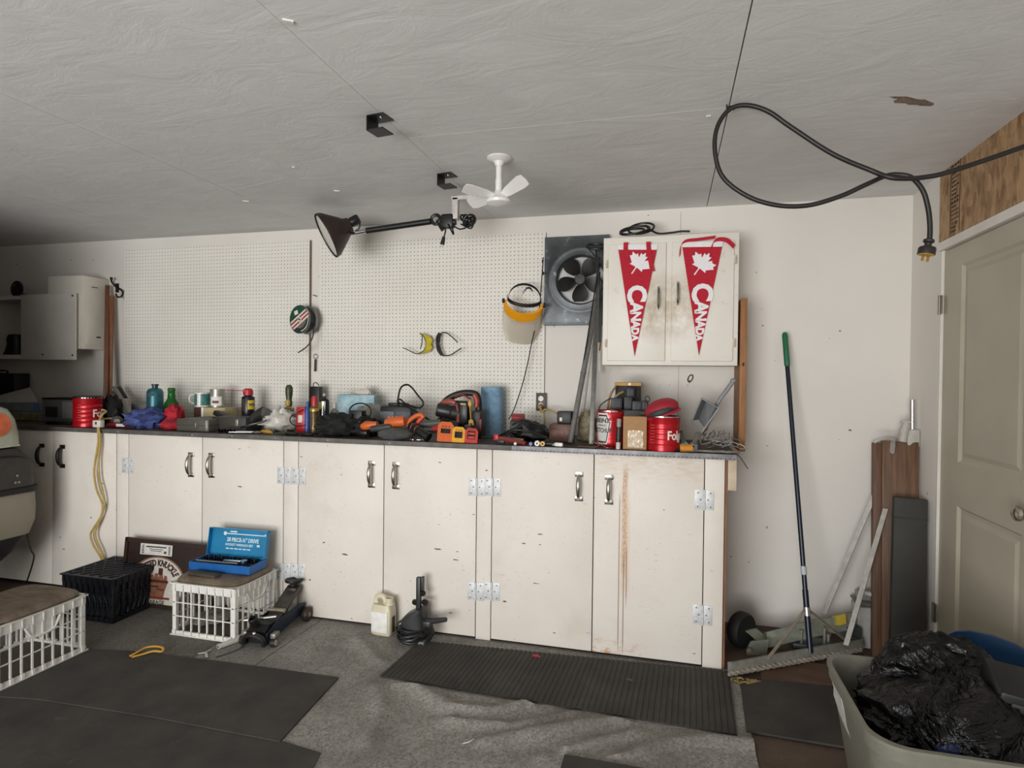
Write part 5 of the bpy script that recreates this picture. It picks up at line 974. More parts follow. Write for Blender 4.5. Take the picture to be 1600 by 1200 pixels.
# -- batteries, pliers, bulbs
th, w_, h = boxy('red_battery', 'red-topped battery tilted on the black cables right of the paper roll', 'battery', 797, 822, 657, 3.42, .08, mat('#1b1a1a', .5), rz=.2, r=.008); MB().box((0, .035, h+.014), (w_*.85, .05, .035), r=.006, rot=(R(22), 0, 0)).build('red_top', mat('#8e2a2e', .45), th)
lumpy('cable_heap', 'heap of black charger cables between the red battery and the red charger', 'cables', 802, 858, 660, 3.36, .16, mat('#161616', .5, var=.4), 41, .4, 4, .4)
for q, pts in enumerate(([(800, 664, 3.27), (815, 656, 3.28), (832, 660, 3.27), (848, 668, 3.25), (856, 676, 3.2)], [(790, 680, 3.17), (805, 672, 3.2), (826, 675, 3.19), (842, 680, 3.16), (856, 684, 3.14)], [(752, 684, 3.2), (775, 682, 3.2), (798, 672, 3.24), (815, 668, 3.26)])):
    cord('black_cable', ('upper', 'lower', 'left-running')[q]+' black cable trailing over the worktop by the red battery', pts, .0065, BLK())
o = ctr(776, 822, 3.13); th = thing('red_pliers', 'maroon and tan handled pliers with red tips at the worktop edge below the paper roll', 'pliers', o, -.12)
MB().tube(cr([(-.075, .0, .03), (-.03, .0, .026), (.03, -.005, .02), (.09, -.015, .012)], 4), [.013]*7+[.011]*6, 8).build('handle', mat('#7a2c2a', .45), th); MB().tube(cr([(-.06, .035, .024), (0, .03, .022), (.06, .03, .02)], 4), .012, 8).build('handle', mat('#a58a5c', .5), th); MB().box((-.083, .0, .036), (.03, .03, .035), r=.008).build('red_tip', mat('#b02a33', .4), th); MB().box((-.06, -.004, .014), (.05, .02, .02), r=.004).build('jaw', BLK(), th)
def ring_bit(name, label, cat, px, col, r, Y=3.105, hole=True):
    o = ctr(px-3, px+3, Y); tag(MB().lathe([(r*.35 if hole else 0, -.012), (r, -.012), (r, .006), (r*.8, .010), (r*.35 if hole else 0, .010)], (0, 0, r+.0003), (.1, -1, 0), 16, cap=not hole).build(name, mat(col, .35), loc=o), label, cat)
ring_bit('silver_stud', 'tiny silver knob at the worktop edge right of the maroon pliers', 'knob', 806, '#c9c6c0', .009, 3.11, False)
ring_bit('blue_ferrule', 'small dark blue cap at the worktop edge left of the white washer', 'cap', 830, '#4a5585', .011, 3.108, False)
ring_bit('white_bushing', 'white plastic bushing with a hole at the worktop edge', 'bushing', 840, '#e5e2db', .015)
ring_bit('yellow_bushing', 'yellow bushing with a hole touching the white one at the worktop edge', 'bushing', 848.5, '#d2a23a', .014, 3.108)
tag(MB().tube([(-.05, 0, .012), (-.01, 0, .013), (.05, .004, .012)], .012, 10).build('black_tube', BLK(), loc=ctr(852, 868, 3.13)), 'short black tube lying right of the yellow bushing', 'tube')
o = ctr(866, 882, 3.12); th = thing('white_connector', 'white two-pronged connector at the worktop edge under the grey pipe', 'connector', o, -.2); MB().box((0, 0, .012), (.045, .02, .02), r=.005).build('body', mat('#e6e4df', .35), th); MB().box((-.03, 0, .010), (.02, .012, .012), r=.002).build('prong', mat('#8b9088', .4), th)
o = ctr(857, 895, 3.34); th = thing('battery_charger', 'dark red battery charger with black battery docked, behind the grey pipe', 'charger', (o.x, 3.34, ZC+.0005), -.05); w_ = wid(857, 895, 3.34); h = hgt(876, 662, 3.34)
MB().box((0, .04, h/2), (w_, .10, h), r=.012, taper=.92).build('body', mat('#5d3a33', .45), th); MB().box((0, -.0105, h*.5), (w_*.7, .004, h*.4), r=.001).build('label', mat('#7d5a4e', .6, var=.4, scale=60), th); h3 = hgt(882, 643, 3.34)-h; MB().box((w_*.14, .04, h+h3/2), (w_*.6, .08, h3), r=.008).build('battery', mat('#232120', .5), th); MB().box((w_*.02, -.001, h+h3*.35), (.014, .004, h3*.3)).build('indicator', mat('#c9c5bd', .4), th)
lumpy('tangled_twine', 'tangle of tan twine hanging at the feet of the leaning pipes', 'twine', 905, 932, 642, 3.46, .06, mat('#8d8268', .9, var=.4, scale=60), 51, .5, 5, .5)
o = ctr(915, 948, 3.14); th = thing('wire_hanger', 'thin pinkish wire bent like a hanger on the worktop edge', 'wire', o); MB().tube(cr([(-.09, .0, .004), (-.05, -.012, .005), (0, -.02, .006), (.02, 0, .02), (-.02, .03, .03), (.03, .02, .012), (.06, -.015, .005), (.085, .0, .004)], 5), .0028, 6).build('wire', mat('#8c6f66', .4, .6), th)
# -- ketchup can, kraft box, adapters
o = ctr(932, 977, 3.27); r = dia(933, 976.5, 3.27)/2; h = hgt(955, 641, 3.27); kc = thing('ketchup_can', 'large red ketchup can with white keystone label under black adapters', 'can', o, facing(o))
pr = [(r*.97, 0), (r, .003)]
for k in range(6): z = h*(.2+.11*k); pr += [(r, z-.006), (r*.985, z), (r, z+.006)]
pr += [(r, h-.004), (r*.97, h), (r*.95, h-.01), (0, h-.01)]
MB().lathe(pr, seg=40).build('body', mat('#b81a25', .3, .3), kc); MB().lathe([(r*.985, h-.008), (r*1.015, h-.006), (r*1.015, h), (r*.97, h)], seg=36, cap=False).build('rim', CHROME(), kc)
KEY = [(-.62, .98), (.62, .98), (.78, .60), (.56, .60), (.62, .52), (.40, -.98), (-.40, -.98), (-.62, .52), (-.56, .60), (-.78, .60)]
KEY = [(-.50, .98), (.50, .98), (.66, .62), (.60, .50), (.86, .50), (.48, -.98), (-.48, -.98), (-.86, .50), (-.60, .50), (-.66, .62)]
def dens(P, n=8):
    o2 = []
    for a, c in zip(P, P[1:]+P[:1]): o2 += [(a[0]+(c[0]-a[0])*i/n, a[1]+(c[1]-a[1])*i/n) for i in range(n)]
    return o2
for i, (kk, cc, nm) in enumerate(((1.0, '#e6ddd6', 'label_border'), (.90, '#2f2a28', 'label_line'), (.80, '#c9c6c0', 'keystone_label'))):
    bm = bmesh.new(); f = wrap(r+.0005+.0007*i, -.62); P2 = dens([(x*kk*r*.80, y*kk*h*.44) for x, y in KEY], 6)
    vs = [bm.verts.new(Vector((x, y, 0))) for x, y in P2]; bm.faces.new(vs); bmesh.ops.triangulate(bm, faces=bm.faces[:]); bmesh.ops.subdivide_edges(bm, edges=bm.edges[:], cuts=3, use_grid_fill=True); bm.verts.index_update()
    MB().add([f(v.co)+Vector((0, 0, h*.50)) for v in bm.verts], [tuple(v.index for v in fc.verts) for fc in bm.faces]).build(nm, mat(cc, .5), kc); bm.free()
b = MB(); b.text('HEINZ', h*.17, Matrix.Translation((0, 0, h*.72)), bend=wrap(r+.0022, -.62), bold=.0008); b.text('KETCHUP', h*.17, Matrix.Translation((0, 0, h*.45)), bend=wrap(r+.0022, -.62), bold=.0006, sx=.72); b.text('TOMATO', h*.07, Matrix.Translation((0, 0, h*.59)), bend=wrap(r+.0022, -.62)); b.build('lettering', mat('#2b2b2e', .6), kc, smooth=0)
o = ctr(962, 971, 3.12); h = hgt(966, 654, 3.12); th = thing('marker_pen', 'grey and black marker standing upright before the ketchup can', 'marker', o, 0, rot=(R(-6), R(1), 0)); MB().lathe([(.011, 0), (.011, h*.3), (.0135, h*.31), (.0135, h*.72), (0, h*.72)], seg=14).build('barrel', mat('#1d1c1b', .4), th); MB().lathe([(.0115, h*.72), (.0125, h*.98), (0, h)], seg=14).build('cap', mat('#8d8b86', .4), th); MB().lathe([(.0, .0), (.0115, 0), (.0118, h*.22), (0, h*.22)], seg=14).build('tip', mat('#c4c1ba', .4), th)
th, w_, h = boxy('kraft_box', 'brown kraft box with crinkled clear packet taped on its front', 'box', 974, 1011, 651, 3.13, .09, mat('#a67f57', .8, var=.1, scale=60), r=.002)
kbh = h
b = MB(); nx, nz = 12, 14; vs = []; rr_ = random.Random(9)
for j in range(nz+1):
    for i in range(nx+1): vs.append((w_*(-.30+.66*i/nx), -.003-.010*abs(NZ.noise(Vector((i*.5, j*.45, 3)))), h*(.06+.53*j/nz)))
b.add(vs, [(j*(nx+1)+i, j*(nx+1)+i+1, (j+1)*(nx+1)+i+1, (j+1)*(nx+1)+i) for j in range(nz) for i in range(nx)]); b.build('clear_packet', mat('#d9c6ae', .15, var=.2, scale=50), th, smooth=0)
th, w_, hb_ = boxy('black_bin', 'tall black bin with tan wooden rim behind the adapters', 'bin', 961, 1000, 603, 3.44, .12, mat('#171716', .6)); MB().box((0, .06, hb_+.010), (w_*1.08, .13, .02), r=.002).build('tan_rim', mat('#b98d4e', .6), th); MB().ell((w_*.08, -.006, hb_+.010), (.009, .004, .009)).build('bright_screw', mat('#f2efe8', .3), th)
zt_ = ZC+hgt(955, 641, 3.27)+.002
ADP = [(955, 972, 622, 640, 3.30, 'bluish black adapter sitting on the ketchup can rim', '#2a3036'), (979, 991, 606, 622, 3.36, 'topmost small black adapter, in front of the black bin', '#2f3032'), (975, 988, 620, 645, 3.33, 'upright dark adapter in the middle of the adapter heap', '#262728'), (988, 1003, 627, 643, 3.28, 'square grey-black adapter right of the upright one', '#333333'), (1003, 1013, 626, 642, 3.28, 'rightmost black adapter with a wire loop on top', '#1f1f20')]
for px0, px1, p0, p1, Y, lab, cc in ADP:
    o = ctr(px0, px1, Y); z0 = at((px0+px1)/2, p1, Y=Y).z; h = at((px0+px1)/2, p0, Y=Y).z-z0; w_ = dia(px0, px1, Y); th = thing('power_adapter', lab, 'adapter', (o.x, Y, z0), .1, 'black power adapters heaped over the cans'); MB().box((0, .02, h/2), (w_, .045, h), r=.005).build('body', mat(cc, .5), th); MB().box((0, -.0035, h*.5), (w_*.6, .002, h*.5)).build('rating_plate', mat('#3d3e40', .6), th)
    if px0 == 1003: MB().tube([(.012+.012*math.cos(a), .01, h+.008+.016*math.sin(a)) for a in [2*math.pi*i/16 for i in range(16)]], .0022, 6, closed=True).build('wire_loop', BLK(), th)
boxy('black_adapter_block', 'long black power strip block supporting the heap of adapters behind the kraft box', 'power strip', 972, 1015, 641, 3.25, .12, BLK())
cord('tan_cable', 'tan-brown cord arching from the black bin down behind the ketchup can', [(962, 604, 3.40), (955, 615, 3.38), (951, 630, 3.38), (949, 645, 3.4)], .006, mat('#8d6f42', .6)); cord('tan_cable', 'second tan-brown cord crossing before the black bin', [(974, 612, 3.37), (965, 617, 3.36), (957, 628, 3.36), (953, 640, 3.38)], .006, mat('#967a4d', .6)); cord('thin_cable', 'thin black wire arching left from the adapter heap', [(955, 622, 3.36), (946, 627, 3.38), (938, 634, 3.4), (934, 646, 3.42)], .003, BLK())
th, r, h = coffee_can('red coffee can with white lettering in front of the grey scoop', 1012, 1062, 650, 3.17, 1.15)
b = MB(); rs = []
o = ctr(1012, 1063, 3.17, ZC+h+.003); cp = thing('red_hat', 'red cap with dark lining lying tilted on the second coffee can', 'cap', o, facing(o), rot=(R(4), R(-20), facing(o)))
MB().ell((.0, 0, .036), (.088, .075, .05), seg=24, lo=-.6).build('crown', mat('#9e1c30', .6), cp); MB().ell((-.004, -.028, .026), (.072, .055, .034), seg=24).build('lining', mat('#353231', .6), cp); MB().tube([(.084*math.cos(a), .072*math.sin(a), .008) for a in [2*math.pi*i/24 for i in range(24)]], .007, 8, closed=True).build('rim', mat('#b0203a', .5), cp)
tag(MB().tube([(-.03, 0, .011), (0, 0, .014), (.03, 0, .016), (.06, 0, .011)], [.006, .012, .012, .009], 8).build('green_lighter', mat('#3c4a38', .5), loc=(at(1008, 650, Y=3.16).x, 3.2, ZC+kbh+.001)), 'dark green stub lying on top of the kraft box', 'stub')
o = ctr(1064, 1082, 3.12); th = thing('orange_roll', 'orange-yellow roll lying on its side at the foot of the second coffee can', 'roll', o, .1); MB().lathe([(0, -.03), (.018, -.03), (.0195, -.02), (.0195, .02), (.018, .03), (0, .03)], (0, 0, .0196), (1, 0, 0), 18).build('roll', mat('#c8862a', .45), th)
def putty(label, px, py, ang, col, Y):
    o = ctr(px-3, px+3, Y); th = thing('putty_knife', label, 'putty knife', (o.x, Y, ZC+.001), 0, rot=(R(-18), R(ang), 0)); L = .075
    MB().box((0, 0, L*.9), (.030, .014, L*.9), r=.005).build('handle', mat(col, .5), th); MB().prism([(-.03, 0), (.03, 0), (.014, L*.5), (-.014, L*.5)], .003, T=TR((0, 0, 0), (R(90), 0, 0))).build('blade', STEEL(), th)
putty('grey putty knife leaning left between the coffee can and the scoop', 1072, 680, -18, '#55564c', 3.24); putty('dark putty knife leaning right under the grey scoop', 1082, 682, 22, '#5d594f', 3.22)
tag(MB().tube([(-.10, 0, .006), (-.04, .01, .008), (.03, 0, .010), (.09, .01, .03)], .0045, 6).build('black_pick', BLK(), loc=ctr(1046, 1066, 3.11)), 'thin black pick lying before the orange roll', 'pick')
# -- grey scoop
Ysc = 3.40; o = at(1105, 645, Y=Ysc); sc = thing('grey_scoop', 'grey plastic scoop standing on its lip, handle pointing up to the plank', 'scoop', o); P = lambda x, y, Y=Ysc: at(x, y, Y=Y)-o
SCM = mat('#8f9091', .4, var=.08); b = MB()
pf = [P(1094, 622, 3.46), P(1122, 626, 3.44), P(1122, 640, 3.34), P(1093, 682, 3.24), P(1078, 660, 3.36)]
pb = [P(1096, 622, 3.50), P(1123, 623, 3.50), P(1121, 632, 3.48), P(1092, 678, 3.40), P(1080, 656, 3.46)]
# a rectangular pan: back wall, two side walls, floor
fl = [P(1095, 622, 3.46), P(1081, 661, 3.35), P(1104, 672, 3.30), P(1118, 632, 3.42)]
A0, A1, A2, A3 = P(1095, 621, 3.43), P(1082, 652, 3.40), P(1093, 681, 3.26), P(1120, 640, 3.34); B0, B1, B2, B3 = P(1104, 628, 3.56), P(1092, 648, 3.54), P(1099, 664, 3.46), P(1113, 634, 3.52)
def slab(q, th=.003):
    n = ((q[1]-q[0]).cross(q[2]-q[0])).normalized()*th; b.add(q+[v+n for v in q], [(0, 1, 2, 3), (7, 6, 5, 4), (0, 1, 5, 4), (1, 2, 6, 5), (2, 3, 7, 6), (3, 0, 4, 7)])
A0, A1, A2, A3 = P(1096, 622, 3.40), P(1081, 657, 3.37), P(1092, 682, 3.25), P(1123, 638, 3.32)
B0, B1, B2, B3 = P(1103, 624, 3.52), P(1091, 655, 3.50), P(1104, 672, 3.40), P(1119, 633, 3.50)
b = MB(); slab([B0, B1, B2, B3]); slab([A0, A1, B1, B0]); slab([A3, A2, B2, B3]); slab([A0, B0, B3, A3]); b.build('pan', SCM, sc, smooth=0)
b = MB(); pts = [P(1119, 634, 3.42), P(1126, 622, 3.43), P(1136, 609, 3.44), P(1145, 596, 3.45)]; b.tube(pts, [.012, .013, .015, .014], 10, flat=.8); b.ell(P(1145.5, 595, 3.45), (.015, .014, .014)); b.build('handle', SCM, sc)
b = MB(); b.tube([A0, A1, A2], .005, 6); b.tube([A2, A3, A0], .005, 6); b.build('rolled_edge', mat('#9a9b9c', .4), sc)
# -- chrome wire rack and loose hooks
o = ctr(1090, 1150, 3.2); rk = thing('wire_rack', 'small bent chrome wire rack at the open end of the worktop', 'rack', (o.x, 3.2, ZC+.0005)); P = lambda x, y, Y=3.2: at(x, y, Y=Y)-Vector((o.x, 3.2, ZC+.0005)); rr_ = random.Random(6)
def rods(L, r, nm, m, parent):
    b = MB()
    for q in L: b.tube(q, r, 6)
    return b.build(nm, m, parent)
WIR = CHROME()
rods([[P(1092, 686), P(1134, 676)], [P(1096, 695, 3.15), P(1110, 691, 3.15), P(1112, 686, 3.15), P(1130, 687, 3.15)], [P(1092, 686), P(1096, 695, 3.15)], [P(1127, 673), P(1128, 692, 3.15)], [P(1128, 692, 3.15), P(1141, 692, 3.15)], [P(1140, 676), P(1141, 692, 3.15)], [P(1100, 684), P(1100, 676, 3.3)], [P(1108, 682), P(1116, 672, 3.3)]], .0032, 'rod', WIR, rk)
rods([[P(1090+8*i, 690-2*i, 3.22), P(1096+7*i, 678-i, 3.3)] for i in range(6)], .0026, 'crossbar', mat('#7d7c78', .3, 1.0), rk)
hk_l = []
for i in range(10):
    px = 1088+6.6*i; py = 700-2*(i % 3); o2 = ctr(px-2, px+2, 3.115+.012*(i % 3)); a = rr_.uniform(-.8, .8)
    if i == 0:
        b = MB(); b.tube(cr([(-.045, 0, .004), (-.01, 0, .004), (.03, .004, .005), (.042, .012, .006), (.035, .022, .006), (.0, .02, .006), (-.03, .016, .005)], 4), .0032, 6); hk0 = b.build('peg_hook', WIR, loc=o2, rz=a); tag(hk0, 'chrome peg hook lying in the tangle below the grey scoop', 'hook', 'loose peg hooks at the open end of the worktop')
    else: c = hk0.copy(); C.objects.link(c); c.location = o2; c.rotation_euler = (0, 0, a)
for i, (px, py) in enumerate(((1110, 664), (1120, 668), (1124, 662), (1132, 668), (1140, 670), (1146, 678), (1150, 684))):
    o2 = at(px, py, Y=3.36+.01*i); c = hk0.copy(); C.objects.link(c); c.location = (o2.x, 3.36+.01*i, ZC+.002+.012*(i % 3)); c.rotation_euler = (R(70), rr_.uniform(-.6, .6), rr_.uniform(-1, 1)); c['label'] = 'dark peg hook standing on edge behind the chrome wire rack'; c['group'] = 'peg hooks behind the wire rack'
# ================================================================ crates, sign, socket set by the cabinets
CW = mat('#dcd9d2', .4, var=.08)
def crate(label, loc, sx, sy, hh, m, nx, ny, rz=0.0, lidm=None, solid=False):
    th = thing('milk_crate' if not solid else 'plastic_crate', label, 'crate', loc, rz); x, y = sx/2, sy/2
    b = MB()
    for nm, z, hz_, th_, zf in (('rim', hh-.024, .044, .008, hh-.003), ('foot_band', .012, .022, .012, .003)):
        b = MB()
        for s in (-1, 1): b.box((0, s*y, z), (sx, th_, hz_)); b.box((s*x, 0, z), (th_, sy, hz_)); b.box((0, s*(y+.004), zf), (sx+.018, .015, .006)); b.box((s*(x+.004), 0, zf), (.015, sy+.018, .006))
        b.build(nm, m, th)
    b = MB()
    for i in range(nx): 
        for j in range(2): b.box((-x+.02+(sx-.04)*i/(nx-1), (-y, y)[j], hh/2), (.0075, .008, hh-.06))
    for j in range(ny):
        for i in range(2): b.box(((-x, x)[i], -y+.02+(sy-.04)*j/(ny-1), hh/2), (.008, .0075, hh-.06))
    for z in (hh*.36, hh*.62):
        for s in (-1, 1): b.box((0, s*y, z), (sx, .006, .005)); b.box((s*x, 0, z), (.006, sy, .005))
    # little collar blocks where the ribs meet the rim and foot
    for i in range(nx):
        for s in (-1, 1): b.box((-x+.02+(sx-.04)*i/(nx-1), s*(y+.006), hh-.024), (.005, .008, .044)); b.box((-x+.02+(sx-.04)*i/(nx-1), s*(y+.007), .016), (.014, .012, .026))
    for j in range(ny):
        for s in (-1, 1): b.box((s*(x+.006), -y+.02+(sy-.04)*j/(ny-1), hh-.024), (.008, .005, .044)); b.box((s*(x+.007), -y+.02+(sy-.04)*j/(ny-1), .016), (.012, .014, .026))
    b.build('rib', m, th)
    for i in (-1, 1):
        for j in (-1, 1): MB().box((i*(x-.010), j*(y-.010), hh/2), (.026, .026, hh-.004), r=.006).build('post', m, th)
    if not solid:      # hand hold plates, one per side
        for s in (-1, 1): MB().tube(cr([(s*x, -.085, hh-.05), (s*x, -.06, hh-.095), (s*x, -.03, hh-.11), (s*x, .03, hh-.11), (s*x, .06, hh-.095), (s*x, .085, hh-.05)], 4), .007, 6).build('handle', m, th); MB().box((s*x*.985, 0, hh-.078), (.003, .13, .06)).build('hand_plate', m, th)
    MB().box((0, 0, .008), (sx-.02, sy-.02, .006)).build('base', m if not lidm else mat('#5b5348', .8), th)
    if lidm: 
        b = MB(); rs = []
        for z, q in ((hh+.0005, .0), (hh+.010, -.008), (hh+.022, .0), (hh+.030, .014), (hh+.031, .03)):
            k = []
            for a in range(32):
                t_ = 2*math.pi*a/32; c, s = math.cos(t_), math.sin(t_); e = 5
                k.append(((x+.002-q)*math.copysign(abs(c)**(2/e), c), (y+.002-q)*math.copysign(abs(s)**(2/e), s), z+.0015*math.sin(3*t_)))
            rs.append(k)
        b.rings(rs); b.build('lid_board', lidm, th, smooth=60)
    return th
t = NT('worn_brown_vinyl'); f = t.noise(9, 6, .65, stretch=(1, 1.8, 1)); c = t.mix(t.ramp(f, .3, .7), lin('#4f4336'), lin('#7d6f5c')); t.bump(f, .3, .004); VIN = t.out(c, .6)
crate('white milk crate with brown lid alone on the big black rubber mat', (-3.035, 2.205, .0135), .36, .43, .285, CW, 8, 9, lidm=VIN)
C2 = crate('white milk crate under the blue socket set, in front of the sign', (-2.398, 2.885, .0075), .395, .345, .285, CW, 8, 8, lidm=VIN)
lumpy('crate_contents', 'pale odds and ends inside the socket-set crate, seen through its ribs', 'bag', 300, 360, 960, 2.9, .2, mat('#8f8a84', .7, var=.5, scale=14), 61, .35, 3, .3, z=.024)
DC = mat('#15181f', .5, var=.2)
dc = crate('black plastic crate with a diamond-patterned top in front of the cabinets', (-3.212, 2.905, .0075), .365, .335, .25, DC, 9, 8, solid=True)
b = MB()
for s in (-1, 1): b.box((0, s*.158, .125), (.35, .006, .21)); b.box((s*.173, 0, .125), (.006, .32, .21))
b.box((0, 0, .243), (.352, .322, .008)); b.build('panel', DC, dc)
b = MB()
for i in range(-5, 6):
    for s in (-1, 1):
        # diagonals clipped to the top
        pts = []
        for q in range(41):
            x_ = -.17+.34*q/40; y_ = i*.07+s*x_
            if abs(y_) <= .155: pts.append((x_, y_, .249))
        if len(pts) > 2: b.tube([pts[0], pts[-1]], .004, 4)
b.build('diamond_grid', mat('#1c2027', .45), dc)
b = MB()
for i in range(9):
    x_ = -.16+.04*i
    b.tube([(x_, -.166, .03), (x_+.02, -.166, .09), (x_, -.166, .15)], .004, 4); b.tube([(.181, x_*.9, .03), (.181, x_*.9+.02, .09), (.181, x_*.9, .15)], .004, 4)
b.build('zigzag_rib', mat('#1a1d24', .45), dc)
# framed garage sign leaning on the cabinet door
sg_o = at(201, 838, Y=3.045); sg = thing('garage_sign', 'dark framed garage sign with round cream emblem leaning between the two crates', 'sign', (sg_o.x, 2.985, .008), 0, rot=(R(-6.5), 0, 0))
W_, H_ = .64, .40; DB = mat('#2a1a16', .5, var=.15)
MB().box((W_/2, .006, H_/2), (W_, .012, H_)).build('board', DB, sg)
b = MB()
for z in (.012, H_-.012): b.box((W_/2, -.003, z), (W_, .012, .024))
for x in (.012, W_-.012): b.box((x, -.003, H_/2), (.024, .012, H_))
b.build('frame', mat('#33211c', .45), sg)
V = Matrix(((1, 0, 0, 0), (0, 0, -1, 0), (0, 1, 0, 0), (0, 0, 0, 1)))
ec = Vector((.262, 0, .145)); er = .19
def disc(r, z, n=48): return [(r*math.cos(2*math.pi*i/n), r*math.sin(2*math.pi*i/n)) for i in range(n)]
Tq = Matrix.Translation(ec) @ V; sq = Matrix.Diagonal((1.0, .78, 1, 1))
b = MB(); b.prism(disc(er*1.06, 0), .0008, T=Tq @ sq, z0=.0); b.build('emblem_border', mat('#8a6a5c', .6), sg)
b = MB(); b.prism(disc(er, 0), .0016, T=Tq @ sq); b.build('emblem', mat('#cfc8bd', .6), sg)
def archf(r, a0):
    def f(v): a = a0+v.x/r; rr = r+v.y; return Vector((rr*math.sin(a), rr*math.cos(a)*.80, v.z))
    return f
b = MB(); b.text('BUSTED KNUCKLE', .062, Tq, bend=archf(er*.78, 0.03), bold=.003, sx=.62, ext=.0012); 
b.v = [v+Vector((0, -.0016, 0)) for v in b.v]; b.build('lettering', mat('#3a1f1c', .6), sg, smooth=0)
b = MB(); br_ = [(-.05, -.11), (.05, -.11), (.06, -.04), (.075, .0), (.07, .045), (.05, .05), (.045, .02), (.035, .055), (.012, .055), (.008, .03), (.0, .058), (-.02, .056), (-.026, .03), (-.034, .05), (-.055, .044), (-.06, .0), (-.078, .015), (-.085, -.01), (-.06, -.05)]
b.prism(br_, .0012, T=Tq, z0=.0016); b.build('fist_print', mat('#8d5b45', .6, var=.3, scale=40), sg)
b = MB(); b.box((.0, .012, .0032), (.16, .014, .001), T=Tq); b.box((.02, .07, .0032), (.03, .04, .001), T=Tq); b.box((-.02, -.02, .0032), (.07, .008, .001), T=Tq); b.box((.03, -.035, .0032), (.05, .006, .001), T=Tq); b.build('dark_lines', mat('#4a2018', .6), sg)
b = MB(); b.box((0, -.085, .0034), (.2, .012, .001), T=Tq); b.build('red_band', mat('#7d2a26', .6), sg)
b = MB(); b.box((0, -.112, .0036), (.26, .034, .001), T=Tq); b.build('banner', mat('#c5c4b4', .6), sg)
b = MB(); b.text('GARAGE', .034, Tq @ Matrix.Translation((0, -.112, .0046)), bold=.001, ext=.0006); b.build('lettering', mat('#3f4a36', .6), sg, smooth=0)
Tl = Matrix.Translation((.238, -.0065, H_-.058)) @ V @ Matrix.Rotation(R(1), 4, 'Z')
b = MB().box((0, 0, 0), (.235, .066, .0012), T=Tl); b.build('sticker', mat('#d6d2cb', .6), sg)
b = MB(); b.box((0, .016, .001), (.15, .008, .0006), T=Tl); b.box((0, .002, .001), (.10, .004, .0006), T=Tl); b.box((0, -.008, .001), (.08, .004, .0006), T=Tl); b.box((.068, -.014, .001), (.018, .014, .0006), T=Tl)
for s in (-1, 1):
    for q in range(9): b.box((s*.098, -.024+.006*q, .001), (.016, .0032 if q % 3 else .0045, .0006), T=Tl)
b.build('fine_print', mat('#3a3735', .6), sg)
# socket set in a blue steel case on the crate
zL = .0075+.285+.0325; so = Vector((-2.40, 2.90, zL)); ss = thing('socket_set', 'open blue steel socket set case standing on the white crate with brown lid', 'tool case', so, R(2)); BL = mat('#1d62a8', .4, .2, var=.15, scale=14); BL2 = mat('#1b7fae', .35, .2, var=.18, scale=10)
Wc, Dc = .385, .15; b = MB(); b.box((0, .0, .003), (Wc, Dc, .005)); 
for s in (-1, 1): b.box((0, s*(Dc/2-.002), .024), (Wc, .004, .046)); b.box((s*(Wc/2-.002), 0, .024), (.004, Dc-.008, .046))
b.build('tray', BL, ss)
lid = MB(); Hl = .155; Tl = TR((.0, Dc/2+.004, .046), (R(-10), 0, 0)); lid.box((0, .010, Hl/2), (Wc-.004, .005, Hl), T=Tl)
for z in (.002, Hl-.002): lid.box((0, -.006, z), (Wc-.004, .03, .004), T=Tl)
for s in (-1, 1): lid.box((s*(Wc/2-.004), -.006, Hl/2), (.004, .03, Hl), T=Tl)
lo_ = lid.build('lid', BL2, ss); Tt = Tl @ Matrix.Translation((0, .0072, 0)) @ V
pr = MB(); pr.text('28 PIECE-\u00bd" DRIVE', .031, Tt @ Matrix.Translation((.02, Hl*.58, .0004)), bold=.0009, sx=.82); pr.text('SOCKET WRENCH SET', .018, Tt @ Matrix.Translation((.0, Hl*.40, .0004)), bold=.0004)
pr.box((.03, Hl*.80, .0004), (.27, .0055, .0006), T=Tt); pr.prism(disc(.011, 0, 20), .0008, T=Tt @ Matrix.Translation((-.10, Hl*.80, .0))); pr.box((-.045, Hl*.88, .0004), (.045, .008, .0006), T=Tt)
for q in range(6): pr.box((-.075+.028*q, Hl*.26, .0004), (.022, .006, .0006), T=Tt)
pr.box((.125, Hl*.42, .0004), (.018, .012, .0006), T=Tt); pr.box((.165, Hl*.82, .0004), (.014, .01, .0006), T=Tt); pr.build('lettering', mat('#cfe0e2', .5), lo_, smooth=0)
rr_ = random.Random(3)
for i in range(13):
    r_ = .008+.0045*(i % 5)/4+.002*(i > 8); MB().lathe([(r_*.5, .0), (r_, 0), (r_, .03), (r_*.6, .03), (r_*.6, .018), (0, .018)], seg=12).build('socket', mat('#6a6866', .25, 1.0), ss, loc=(-.17+.0265*i, .035+.01*(i % 2), .006+.02))
MB().box((0, .04, .016), (Wc-.012, .05, .018)).build('socket_rail', mat('#3a3835', .5), ss)
b = MB(); b.box((0, 0, 0), (.12, .016, .014), r=.004); b.lathe([(0, 0), (.02, 0), (.02, .016), (0, .016)], (.065, 0, -.008), seg=14); b.build('ratchet', CHROME(), ss, loc=(.05, -.02, .052), rz=.05)
b = MB(); b.cyl((-.17, -.045, .046), (.1, -.05, .05), .006); b.build('extension_bar', CHROME(), ss)
tag(MB().box((0, 0, .008), (.19, .05, .016), r=.004, taper=.9).build('dark_wedge', mat('#3d372b', .7, var=.3), loc=(-2.44, 2.765, zL+.0005), rz=-.06), 'dark olive block lying on the brown crate lid before the blue case', 'block')
